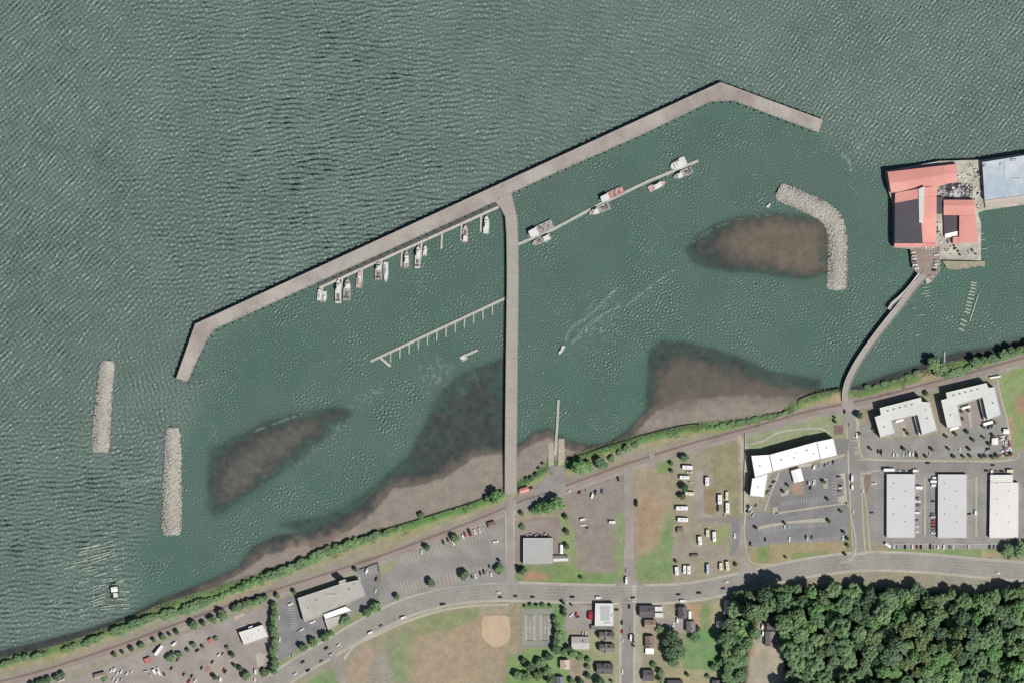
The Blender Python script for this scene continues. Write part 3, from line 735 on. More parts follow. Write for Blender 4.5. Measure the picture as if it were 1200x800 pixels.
    sheet('divider_kerb',[[(1083,558),(1085.2,558),(1085.2,627),(1083,627)],[(1143,558),(1145.2,558),(1145.2,628),(1143,628)]],.2,M['path'])
    sheet('gravel_pad',[[(300,766),(304,764),(311,766),(311,774),(306,782),(301,780)],[(274,722),(285,717),(287,720),(276,727)]],.16,M['path'])
    sheet('dirt_infield',[[(566,723),(570,721),(592,720.5),(597,723),(598,745),(595,752),(586,757.5),(577,757),(570,752),(565,745),(564.5,730)]],.03,M['sand'])
    sheet('sports_court',[[(612,713),(648,713),(648,758),(612,758)]],.03,M['court'])
    mb=MB()
    def fr(x0,y0,x1,y1,w=.5):
        for a,b,c_,d in ((x0,y0,x1,y0),(x0,y1,x1,y1),(x0,y0,x0,y1),(x1,y0,x1,y1)):
            p=P(a,b); q=P(c_,d); mb.box((p[0]+q[0])/2,(p[1]+q[1])/2,LAND+.03,abs(p[0]-q[0])+w,abs(p[1]-q[1])+w,.02)
    for x0 in (615.5,633):
        fr(x0,720,x0+11.5,750); fr(x0+1.6,720,x0+9.9,750); mb.box(*P(x0+5.75,735),LAND+.04,8,.5,.02); mb.box(*P(x0+5.75,735),LAND+.045,.5,15,.02)
    tag(mb.obj('court_line_markings',M['white_line']),kind='structure')
    # stall markings
    w=MB(); y_=MB(); f=MB()
    def stalls(mb,p0,p1,n,vec,wd=.34,z=.17):
        for i in range(n):
            t=i/(n-1); x=p0[0]+(p1[0]-p0[0])*t; y=p0[1]+(p1[1]-p0[1])*t
            a=P(x,y); b=P(x+vec[0],y+vec[1]); L=math.hypot(b[0]-a[0],b[1]-a[1])
            mb.box((a[0]+b[0])/2,(a[1]+b[1])/2,LAND+z-.01,L,wd,.01,math.atan2(b[1]-a[1],b[0]-a[0]))
    stalls(y_,(469,650.5),(512,638),12,(4,12.5),.4); stalls(y_,(516,636.5),(566,617),14,(4,12),.4)
    stalls(y_,(469,682),(505,674.5),10,(4,13),.4); stalls(y_,(509,673.5),(572,661),15,(3,12.5),.4)
    stalls(w,(421,672),(438,664),6,(3,8)); stalls(w,(338.5,712),(341,736),9,(8,0)); 
    stalls(f,(206,778),(233,762),9,(5,8),.6); stalls(f,(214,795),(262,765),14,(4,7),.6); stalls(f,(222,800),(268,772),14,(4,7),.6); stalls(f,(232,806),(276,780),13,(4,7),.6); stalls(f,(262,765),(270,760),3,(5,8))
    for (x,y) in ((100,795),(120,787),(140,779)): stalls(f,(x,y),(x+14,y-5),5,(3,7))
    stalls(w,(914,587),(966,581),18,(1,5.5),.35); stalls(w,(955,545),(986,536),11,(1.5,5),.35); stalls(w,(975,558),(976,586),9,(6,0),.35); stalls(w,(897,578),(908,557),8,(5,3),.35)
    stalls(w,(926,614),(968,611.5),17,(.4,5),.35); stalls(w,(890,620),(922,615),13,(.6,5),.35); stalls(w,(878,636),(982,628),36,(.4,5),.3); stalls(w,(952,561),(956,561),3,(0,9),.35)
    stalls(w,(1047,637.5),(1172,637.5),48,(0,6),.3); a=P(1046,637.2); b=P(1172,637.2); w.box((a[0]+b[0])/2,a[1],LAND+.175,126,.5,.01)
    for x in (1074.5,1092,1134,1150): stalls(w,(x,562),(x,624),22,(6,0),.25)
    stalls(w,(1024,560),(1024,628),24,(6,0),.25)
    stalls(w,(1026,530),(1108,528),28,(0,6),.3); stalls(w,(1120,525),(1158,523),14,(0,6),.3); stalls(w,(1110,506),(1150,500),14,(0,5),.3)
    tag(w.obj('parking_stall_markings',M['white_line']),kind='structure'); tag(y_.obj('trailer_stall_markings',M['stall_tan']),kind='structure'); tag(f.obj('faded_stall_markings',M['faint_line']),kind='structure')

# ------------------------------------------------------------------ harbour works
def pile_mesh(h0,h1,r,n=8):
    return MB().cyl(0,0,h0,h1,r,n,r*.92).mesh('pile')
def build_harbour():
    # breakwater: wide flat concrete deck on a wall of piles
    outer=[(206.5,442.5),(228.7,379.5),(844.5,96.5),(964,140.5)]
    inner=[(959.5,155.5),(900,133.5),(860,118),(832,119.5),(755,157),(657,200),(606,223.5),(600,226.5),(581,236.5),(300,364),(250,386.5),(241,401),(219.5,447)]
    poly=PP(outer+inner)
    t=empty('breakwater',(*P(520,260),0),0,'long bent concrete breakwater deck on piles sheltering the moorings','breakwater')
    o0=Vector((*P(520,260),0))
    def sh(pts): return [(x-o0.x,y-o0.y) for x,y in pts]
    MB().prism(sh(poly),3.2,4.6,0).obj('deck',M['deck_conc'],t)
    # solid wave screen under the outer edge
    ol=PP(outer); mb=MB()
    mb.ribbon(sh(offset(ol,-1.2)),.8,3.25,0,8.0); mb.obj('wave_screen',M['conc_dark'],t)
    k=MB(); k.ribbon(sh(offset(ol,-.35)),.6,4.95,0,.4); k.obj('outer_kerb',M['deck_conc2'],t)
    k=MB(); k.ribbon(sh(offset(PP(list(reversed(inner))),.35)),.5,4.85,0,.3); k.obj('inner_kerb',M['deck_conc2'],t)
    pm=pile_mesh(-6,4.9,.65); pm.materials.append(M['pile'])
    for x,y,a in resample(offset(ol,.55),9.6): inst('pile',pm,t,(x-o0.x,y-o0.y,0))
    bo=MB(); bo.cyl(0,0,4.6,5.1,.35,8,.25); bo.cyl(0,0,5.1,5.3,.5,8); bme=bo.mesh('bollard'); bme.materials.append(M['tank'])
    for x,y,a in resample(offset(PP(list(reversed(inner))),1.3),19): inst('bollard',bme,t,(x-o0.x,y-o0.y,0))
    pi=MB()
    for i,(x,y,a) in enumerate(resample(offset(PP(list(reversed(inner))),-2.5),10)): pi.cyl(x-o0.x,y-o0.y,-6,3.3,.6,8)
    q=pi.obj('inner_piles',M['pile'],t); q['kind']='stuff'
    # low timber ledge (dark) under the inner side beside the finger dock
    L=PP([(371,332),(581,236.8),(583.4,241.4),(374,335.6)])
    led=empty('timber_landing',(*P(480,290),0),0,'low dark timber landing between the breakwater and the finger dock','landing stage')
    l0=Vector((*P(480,290),0)); MB().prism([(x-l0.x,y-l0.y) for x,y in L],-.3,.55).obj('deck',M['ledge'],led)
    for x,y,a in resample(offset(PP([(372,334),(583,239.5)]),-3),14): MB().cyl(x-l0.x,y-l0.y,-4,1.5,.3,6).obj('pile',M['pile'],led)
    # causeway
    cl=[(586,238),(592.5,240),(597,250),(599.8,262),(600.8,300),(600.8,330),(600,400),(599.5,450),(599.2,500),(598.5,578)]
    c0=Vector((*P(600,400),0)); cw=empty('causeway',(c0.x,c0.y,0),0,'long straight concrete causeway from the shore to the breakwater','causeway')
    left=[(580.5,236.5),(587,244),(592.5,254),(594,275),(594.4,305),(594.5,330),(593,450),(592.3,520),(592,578)]
    right=[(605.3,578),(605.3,520),(606,450),(607.3,330),(607,290),(606,258),(603,244),(600,232),(599,226.5)]
    MB().prism([(x-c0.x,y-c0.y) for x,y in PP(left+right)],3.3,4.63).obj('deck',M['deck_conc2'],cw)
    for side,pts in (('kerb',left),('kerb',list(reversed(right)))):
        kk=MB(); kk.ribbon([(x-c0.x,y-c0.y) for x,y in offset(PP(pts),-.35 if pts is left else .35)],.45,4.95,0,.35)
        kk.obj(side,M['deck_conc2'],cw)
    pm2=pile_mesh(-6,3.4,.6); pm2.materials.append(M['pile'])
    for i in range(26):
        y=400-(262+i*12.0)
        for dx in (-4.6,4.6): inst('pile',pm2,cw,(dx+.3-c0.x+0.0,y-c0.y,0))
    bm=MB()
    for i in range(26): bm.box(.3-c0.x,400-(262+i*12.0)-c0.y,2.7,12.4,1.0,.62)
    bm.obj('cross_beam',M['conc_dark'],cw)
    # finger dock
    def dock(name,label,pts,w,z,mat,fingers,fl,fw,pil=True,extra=None,direction=None):
        a0=Vector((*P(*pts[0]),0)); t=empty(name,(a0.x,a0.y,0),0,label,'dock')
        rel=lambda l:[(x-a0.x,y-a0.y) for x,y in PP(l)]
        mb=MB(); mb.ribbon(rel(pts),w,z,0,.7); mb.obj('walkway',mat,t)
        for (fx,fy,L_,dx) in fingers:
            r_=rel([(fx,fy),(fx+dx,fy+L_)]); m2=MB(); m2.ribbon(r_,fw,z-.03,0,.6); m2.obj('finger',mat,t)
            MB().cyl(r_[1][0],r_[1][1]+.4,-4,2.4,.28,8).obj('mooring_pile',M['pile'],t)
        return t,rel
    ax,ay,bx,by=374,337.5,584.5,242.5
    fin=[]
    for fx,L_ in ((564,20),(541,20),(518,19),(494,19),(471,19),(447.5,12),(424.5,19),(401,12),(377.5,18)):
        fin.append((fx,ay+(fx-ax)/(bx-ax)*(by-ay)+.5,L_,-1.0))
    d1,rel=dock('finger_dock','narrow floating dock with nine fingers along the inside of the breakwater',[(ax,ay),(bx,by)],2.9,.9,M['dock2'],fin,19,2.0)
    fin=[]
    for fx in (457.7,468.7,479.5,490.3,501,511.9,522.7,533.5,544.3,555,566,577):
        fin.append((fx,423-(fx-434)*.4655+1,12,-.4))
    d2,rel=dock('finger_dock','empty floating dock with twelve short fingers west of the causeway',[(434,423.3),(594.5,348.3)],3.1,.9,M['dock'],fin,12,1.5)
    m2=MB(); m2.ribbon(rel([(444,417.5),(457.5,429)]),2.6,.95,0,.7); m2.obj('end_pontoon',M['dock2'],d2)
    d3,rel=dock('mooring_dock','floating dock with large boats moored along it east of the causeway',[(605.5,287),(650,268),(700,241),(760,212.5),(818.5,188.5)],3.4,.9,M['dock'],[],0,0)
    for k in range(7):
        x=630+k*30; y=276.5-(x-630)*.468; a=P(x,y+2.6); MB().cyl(a[0]-P(605.5,287)[0],a[1]-P(605.5,287)[1],-4,2.6,.3,8).obj('mooring_pile',M['pile'],d3)
    d4,rel=dock('ramp_dock','narrow boarding dock reaching from the boat ramp into the basin',[(654.5,468),(653,500),(651.5,517),(650.5,535)],2.8,1.2,M['dock'],[],0,0)
    for (x,y) in ((655.5,478),(655,495),(653.4,512)):
        a=P(x+1.6,y); MB().cyl(a[0]-P(654.5,468)[0],a[1]-P(654.5,468)[1],-4,3,.25,8).obj('guide_pile',M['pile'],d4)
    # boat ramp slabs
    for pl,lb in (([(642.5,514),(648.3,514),(648.8,545),(642.5,545)],'left pale concrete lane of the boat ramp beside the boarding dock'),([(654.5,514),(661.5,514),(661.5,545),(654,545)],'right pale concrete lane of the boat ramp beside the boarding dock')):
        pp=PP(pl); n=4; mb=MB()
        top=[(*pp[0],.1),(*pp[1],.1),(*pp[2],LAND+.13),(*pp[3],LAND+.13)]; bot=[(a,b,c-.6) for a,b,c in top]
        mb.add(top+bot,[(3,2,1,0),(4,5,6,7),(0,1,5,4),(1,2,6,5),(2,3,7,6),(3,0,4,7)])
        tag(mb.obj('boat_ramp',surf('ramp_concrete',C(188,184,160),.95,(.5,.12),(.1,.12),stripes=(1,2.2,.1))),lb,'boat ramp')
    # moored work float
    wf=empty('work_float',(*P(543,419),0),math.radians(24),'small square work float with a narrow arm in the open basin','float')
    MB().box(0,0,.1,8,7,1.0).obj('raft',M['dock'],wf); MB().box(-.8,.6,1.1,4.2,3.4,.9).obj('crate_box',M['hullw'],wf); MB().box(-2.6,-2.2,1.1,1.8,1.4,.8).obj('tool_chest',M['tank'],wf)
    MB().box(11.5,1.5,.3,15,2.8,.7,0).obj('arm',M['dock'],wf)
    for (x,y,s,lb,c) in ((636,436.5,.8,'white mooring buoy nearest the causeway in the basin','w'),(634.5,473.5,.9,'white mooring buoy beside the boarding dock of the ramp','w'),(676.5,470,.7,'small white buoy east of the boarding dock','w'),(901,241,1.6,'','b')):
        if c=='w':
            b=MB(); b.cyl(0,0,-.2,.5,s,12,s*.8); b.cyl(0,0,.5,1.2,s*.8,12,s*.15); o=b.obj('mooring_buoy',M['hullw']); o.location=(*P(x,y),0); tag(o,lb,'buoy')
    # rubble breakwaters
    def rubble(name,label,cl,ws,n,seed):
        r=random.Random(seed); line=smooth_line(PP(cl),6); L=len(line)
        c0=Vector((*P(*cl[len(cl)//2]),0)); t=empty(name,(c0.x,c0.y,0),0,label,'rubble breakwater')
        mb=MB(); secs=[]
        wd=lambda u: ws[0]*(1-u)+ws[1]*u
        lat=[-1.15,-.8,-.45,-.15,.15,.45,.8,1.15]
        hts=[-2.2,.2,2.0,2.9,2.9,2.0,.2,-2.2]
        vs=[]; 
        for i,p in enumerate(line):
            u=i/(L-1); a=Vector(line[max(0,i-1)]); b=Vector(line[min(L-1,i+1)]); d=(b-a).normalized(); nn=Vector((-d.y,d.x))
            e=min(1,math.sqrt(min(u,1-u)*L/3.0+.08)); W=wd(u)/2*(.55+.45*e)
            for l_,h_ in zip(lat,hts):
                jj=r.uniform(-.5,.5); q=Vector(p)+nn*(l_*W+jj); vs.append((q.x-c0.x,q.y-c0.y,(h_*e-2.2*(1-e)*.5)+r.uniform(-.3,.3)))
        nl=len(lat)
        mb.add(vs,[(i*nl+k,i*nl+k+1,(i+1)*nl+k+1,(i+1)*nl+k) for i in range(L-1) for k in range(nl-1)])
        mb.obj('rubble_core',M['rock_core'],t)
        rk=MB()
        for _ in range(int(n*2.6)):
            u=r.random(); i=min(L-2,int(u*(L-1))); f=u*(L-1)-i; a=Vector(line[i]); b=Vector(line[i+1]); p=a+(b-a)*f; d=(b-a).normalized(); nn=Vector((-d.y,d.x))
            e=min(1,math.sqrt(min(u,1-u)*L/3.0+.12)); W=wd(u)/2*(.6+.4*e); l_=r.uniform(-1.08,1.08)*r.uniform(.97,1.08); q=p+nn*(l_*W)+d*r.uniform(-1,1)
            hz=(3.1*(1-abs(l_)**2.0)-.1)*(.35+.65*e); s=r.uniform(.5,1.1)*(1 if r.random()>.07 else 1.7)
            base=[(-1,-1,-1),(1,-1,-1),(1,1,-1),(-1,1,-1),(-.7,-.7,1),(.7,-.7,1),(.7,.7,1),(-.7,.7,1)]
            rot=Matrix.Rotation(r.uniform(0,6.28),3,'Z')@Matrix.Rotation(r.uniform(-.5,.5),3,'X')@Matrix.Rotation(r.uniform(-.5,.5),3,'Y')
            vv=[]
            for bb in base:
                v=rot@Vector((bb[0]*s*.62*r.uniform(.7,1.2),bb[1]*s*.5*r.uniform(.7,1.2),bb[2]*s*.42*r.uniform(.7,1.2))); vv.append((q.x-c0.x+v.x,q.y-c0.y+v.y,hz+v.z))
            rk.add(vv,[(0,3,2,1),(4,5,6,7),(0,1,5,4),(1,2,6,5),(2,3,7,6),(3,0,4,7)])
        o=rk.obj('rocks',M['rock'],t); o['kind']='stuff'
    rubble('rubble_breakwater','outermost straight rubble breakwater at the far left in rough water',[(126,423),(124,440),(121.5,470),(119,500),(117.5,529)],(17,24),1500,1)
    rubble('rubble_breakwater','straight rubble breakwater between the outermost one and the muddy shoal',[(202,501),(202.5,530),(202,560),(201.5,590),(201,626)],(19,26),1700,2)
    rubble('rubble_breakwater','bent rubble breakwater beside the round brown shoal near the cannery',[(912,224),(925,229),(945,238),(962,246),(975,256),(981,275),(982,300),(981,325),(980,339)],(23,25),2300,3)
    # old piling rows
    segs=[(410,243,550,197),(415,225,550,183),(400,215,525,182),(370,187,545,152),(372,172,530,134),(480,100,545,88),(400,170,470,152),(530,270,565,262),(530,256,555,252),(540,335,580,322),(430,350,495,338),(480,316,530,308),
      (410,402,490,382),(425,418,490,395),(430,440,480,427),(420,430,485,412),(470,455,535,450),(475,443,535,437),(560,370,605,373),(550,405,595,410),(550,430,605,433),(575,450,605,450),(365,332,415,320),(400,277,450,265),(545,326,578,316),
      (250,437,290,420),(375,485,400,480),(370,457,390,453),(360,202,400,190),(385,265,430,255),(300,265,350,250),(345,240,410,222),(440,300,500,284),(430,365,470,352),(345,345,350,372),(255,420,262,440)]
    rr=random.Random(3)
    for i,(x0,y0,x1,y1) in enumerate(segs):
        a=P(x0/4,600+y0/4); b=P(x1/4,600+y1/4); L=math.hypot(b[0]-a[0],b[1]-a[1]); ang=math.atan2(b[1]-a[1],b[0]-a[0])
        mb=MB(); mb.box(0,0,.25,L,1.05,.5)
        for k in range(max(2,int(L/3))): mb.cyl(-L/2+L*(k+.5)/max(2,int(L/3)),rr.uniform(-.1,.1),-2,1.1,.35,6)
        o=mb.obj('piling_row',M['timber']); o.location=((a[0]+b[0])/2,(a[1]+b[1])/2,0); o.rotation_euler=(0,0,ang)
        tag(o,'row of rotten timber pilings capped by a beam in the lower left shallows','piling row','old piling rows in the lower left shallows')
    rung=[(965,525),(963,537),(962,552),(957,568),(953,582),(950,600),(943,617),(941,633),(938,650),(934,664),(918,702),(914,722),(907,744)]
    for i,(x,y) in enumerate(rung):
        mb=MB(); mb.box(0,0,.4,7,1.5,.6); mb.cyl(-2.3,0,-3,1.4,.4,6); mb.cyl(2.3,0,-3,1.4,.4,6)
        o=mb.obj('pile_bent',M['timber']); o.location=(*P(900+x/4,200+y/4),0); o.rotation_euler=(0,0,math.radians(-8-i*1.5))
        tag(o,'short timber pile bent standing in the curved row south of the cannery','pile bent','curved row of pile bents south of the cannery')
    for (x,y,L) in ((738,548,7),(745,563,6),(736,576,10),(748,588,7),(688,643,5),(720,676,7),(702,771,6),(1010,322,5),(1014,366,7),(1004,294,4)):
        mb=MB(); mb.box(0,0,.4,L,.8,.5); mb.cyl(-L*.35,0,-3,1.2,.35,6); mb.cyl(L*.35,0,-3,1.2,.35,6)
        o=mb.obj('pile_stub',M['timber']); o.location=(*P(900+x/4,200+y/4),0); o.rotation_euler=(0,0,math.radians(6))
        tag(o,'single low timber pile beam in open water beside the cannery pier','pile stub','scattered pile beams beside the cannery pier')
    a=P(1146.6,345.5); b=P(1136.4,377); mb=MB(); L=math.hypot(a[0]-b[0],a[1]-b[1]); mb.box(0,0,.3,L,1.1,.7)
    for k in range(5): mb.cyl(-L/2+2+k*(L-4)/4,0,-3,1.6,.35,6)
    o=mb.obj('boom_log',M['timber']); o.location=((a[0]+b[0])/2,(a[1]+b[1])/2,0); o.rotation_euler=(0,0,math.atan2(b[1]-a[1],b[0]-a[0])); tag(o,'long straight timber boom beside the curved row of pile bents','boom')
    # little platform hut at lower left
    h=empty('platform_hut',(*P(134.5,693.5),0),math.radians(8),'small pale hut on a dark piled platform among the lower left pilings','hut')
    MB().prism([(-5,-7.5),(4.2,-7.5),(5,7),(-4.6,7)],.8,1.6).obj('platform',M['pile'],h)
    for x,y in ((-3.5,-6),(3.2,-6),(3.6,5.6),(-3.6,5.6)): MB().cyl(x,y,-4,.85,.45,8).obj('pile',M['pile'],h)
    MB().prism([(-3.4,1),(3.4,1),(3.4,6),(-3.4,6)],1.6,3.6,0).obj('cabin',M['wall_white'],h); MB().add([(-3.8,.6,3.6),(3.8,.6,3.6),(3.8,6.4,3.6),(-3.8,6.4,3.6),(-3.8,3.5,4.5),(3.8,3.5,4.5)],[(0,1,5,4),(2,3,4,5),(0,4,3),(1,2,5)]).obj('roof',M['roof_white'],h)
    MB().prism([(-2.2,-6),(3.2,-6),(3.4,-2),(1,-.4),(-2.2,-.8)],1.6,3.0).obj('lean_to',M['roof_light'],h)
# ------------------------------------------------------------------ boats (bow towards +x)
def boat(px,py,L,W,head,label,style='cruiser',hull=(.8,.8,.8,1),deckm=None,name='moored_boat',group='boats moored in the basin'):
    """head: compass-like angle of the bow, degrees counter-clockwise from east in the picture"""
    t=empty(name,(*P(px,py),0),math.radians(head),label,'boat',group)
    st=[(-.5,.86,.0),(-.46,.96,.0),(-.2,1.0,0),(.1,.98,.05),(.28,.80,.15),(.40,.50,.32),(.47,.22,.46),(.5,.03,.55)]
    H=.9+L*.035; vs=[];n=len(st)
    for u,w,sr in st:
        y=w*W/2; z=H+sr*.9
        for a,b in ((-1,z),(-.72,-.4),(.72,-.4),(1,z)): vs.append((u*L,a*y,b))
    fs=[]
    for i in range(n-1):
        for k in range(3): fs.append((4*i+k,4*i+k+1,4*(i+1)+k+1,4*(i+1)+k))
    fs+=[(0,3,2,1),(4*n-4,4*n-3,4*n-2,4*n-1)]
    h=MB(); h.add(vs,fs); o=h.obj('hull',M['hull'],t); o.color=hull
    # deck sunk a little inside the bulwark
    dk=MB(); L_=[];R_=[]
    for u,w,sr in st[:-1]: L_.append((u*L*.985,w*W/2*.93,H+sr*.9-.35)); R_.append((u*L*.985,-w*W/2*.93,H+sr*.9-.35))
    m=len(L_); dk.add(L_+R_,[(i,m+i,m+i+1,i+1) for i in range(m-1)]); dk.obj('deck',deckm or M['bdeck'],t)
    rim=MB()
    for s in (-1,1):
        pts=[(u*L,s*w*W/2,H+sr*.9) for u,w,sr in st]
        for a,b in zip(pts,pts[1:]): rim.tube(a,b,.16,5)
    rim.obj('gunwale',M['hullw'],t)
    z=H-.35
    def cab(x0,x1,w,hh,rf=True,nm='cabin'):
        c=MB(); a=[(x0*L,-w*W/2),(x1*L*.96,-w*W/2*.9),(x1*L,-w*W/2*.55),(x1*L,w*W/2*.55),(x1*L*.96,w*W/2*.9),(x0*L,w*W/2)]
        c.prism(a,z,z+hh); ob=c.obj(nm,M['hullw'],t)
        g=MB(); e=[(p[0]+(.04 if p[0]>0.5*(x0+x1)*L else -.04),p[1]*1.02) for p in a]; g.prism(e,z+hh*.55,z+hh*.85,top=False); g.obj('window',M['glass'],ob)
        r=MB(); e=[(p[0]*1.0+(.15 if p[0]>0.5*(x0+x1)*L else -.3),p[1]*1.08) for p in a]; r.prism(e,z+hh,z+hh+.15,bottom=True); r.obj('cabin_roof',M['hullw'],ob)
        return z+hh
    def mast(x,hh,boom=0):
        mb=MB(); mb.tube((x*L,0,z),(x*L,0,z+hh),.11,6,.06); 
        if boom: mb.tube((x*L,0,z+2.2),(x*L+boom*L,0,z+2.9),.09,6)
        mb.tube((x*L,-W*.3,z+hh*.62),(x*L,W*.3,z+hh*.62),.06,5)
        mb.obj('mast',M['metal'],t)
    if style=='trawler':
        top=cab(.06,.30,.74,2.6); cab(.10,.24,.5,3.9,nm='wheelhouse'); mast(.02,8,-.28)
        b=MB(); b.box(-.2*L,0,z,.18*L,.42*W,.8); b.box(-.38*L,0,z,.1*L,.6*W,1.1); b.obj('hatch',M['tank'],t)
        g=MB(); g.tube((-.42*L,-W*.4,z),(-.42*L,-W*.4,z+3.6),.12); g.tube((-.42*L,W*.4,z),(-.42*L,W*.4,z+3.6),.12); g.tube((-.42*L,-W*.4,z+3.6),(-.42*L,W*.4,z+3.6),.12); g.obj('gantry',M['metal'],t)
    elif style=='aft':
        cab(-.40,-.12,.72,2.6); mast(-.1,7.5,.3); b=MB(); b.box(.1*L,0,z,.2*L,.45*W,.7); b.obj('hatch',M['tank'],t)
    elif style=='sail':
        cab(-.12,.22,.55,.9); mast(.06,L*.85,-.42)
        b=MB(); b.tube((-.34*L,0,z+2.0),(.05*L,0,z+2.0),.28,8); b.obj('furled_sail',M['trim'],t)
    elif style=='open':
        cab(-.05,.18,.5,1.5,nm='console'); b=MB(); b.box(-.46*L,0,z,.07*L,.25*W,1.0); b.obj('outboard_motor',M['tank'],t)
    elif style=='barge':
        cab(.12,.42,.8,3.4); b=MB()
        for i in range(5): b.box((-.42+.1*i)*L,((i%2)-.5)*W*.4,z,.07*L,.3*W,.9+.25*(i%3),.1*i)
        b.obj('deck_gear',M['clutter'],t); mast(.08,9,-.3)
    else:
        cab(-.18,.24,.74,1.9); cab(-.12,.1,.5,3.0,nm='flybridge'); mast(-.02,4.2)
    return t
WH=(.78,.78,.76,1); PK=(.62,.50,.48,1); GY=(.42,.43,.45,1); BR=(.22,.15,.13,1); CR=(.66,.64,.56,1)
def build_boats():
    pink=surf('deck_pink_nonskid',C(206,172,166),.7,(1,.1),(.2,.1),objspace=True); red=surf('deck_red_oxide',C(198,142,140),.7,(1,.2),(.2,.15),objspace=True)
    gd=surf('deck_grey_gear',C(192,184,180),.8,(1.2,.3),(.4,.2),C(140,132,132),.5,objspace=True); wd=surf('deck_white_nonskid',C(222,221,216),.6,(1,.08),(.2,.06),objspace=True)
    boat(570,263.5,21,6.6,88,'white motor boat at the finger nearest the causeway, bow to the breakwater','cruiser',WH,wd)
    boat(545.3,274,20,6.2,88,'pinkish decked boat second from the causeway on the finger dock','aft',WH,pink)
    boat(498.2,294,12.5,4.4,88,'small white boat moored right of a finger, beside a longer boat','open',WH,wd)
    boat(489.6,301.5,26,6.2,88,'long slim white workboat moored left of the finger with the small boat','trawler',CR,wd)
    boat(476.2,304.5,19.5,6.2,90,'tan decked boat with a dark stern just right of a finger','cruiser',PK,gd)
    boat(452.3,319,24,5.4,-90,'slim white sailing boat pointing away from the breakwater','sail',WH,wd)
    boat(443.6,317.5,21,8,90,'broad grey fishing boat moored close left of the white sailing boat','trawler',WH,gd)
    boat(421,327.5,20,6,86,'white boat alone against a finger, near the left end of the finger dock','sail',WH,pink)
    boat(406.8,339.5,25,8.2,88,'dark grey decked fishing boat with gear, right of the long pale one','trawler',GY,gd)
    boat(396.4,341.5,28,7,90,'longest pale fishing boat left of the dark grey decked one','trawler',CR,wd)
    boat(380.5,347.5,13,4.6,-90,'short white boat right of the last finger at the dock\'s far left end','open',WH,wd)
    boat(374.4,345.5,13.5,5.4,90,'rounded white sailing boat at the far left end of the finger dock','sail',WH,wd)
    boat(633.2,269,33,10.6,205,'biggest barge-like workboat with a white wheelhouse near the causeway','barge',WH,gd)
    boat(634.5,281.5,24,7.4,203,'brown fishing boat moored south of the dock beside the big workboat','aft',BR,gd)
    boat(716.5,228.5,31,8.6,205,'fishing boat with a red after deck on the north side of the dock','barge',WH,red)
    boat(702.4,245.8,26,8.4,202,'white bowed fishing boat south of the dock below the red decked one','trawler',WH,gd)
    boat(770.2,217.8,22,7.4,25,'white cabin cruiser alone on the south side of the outer dock','cruiser',WH,pink)
    boat(795,192.5,20,11.5,205,'wide white catamaran near the outer end of the mooring dock','cruiser',WH,wd)
    boat(800.5,203.5,24,7.8,203,'grey and white fishing boat south of the wide catamaran','trawler',WH,gd)
    boat(658.2,410,12.5,3.6,237,'small white boat under way in the basin drawing a curved wake','open',WH,wd,name='motor_boat')
    boat(901,241,6.2,3.2,50,'small white skiff anchored left of the bent rubble breakwater','open',WH,wd,name='skiff')

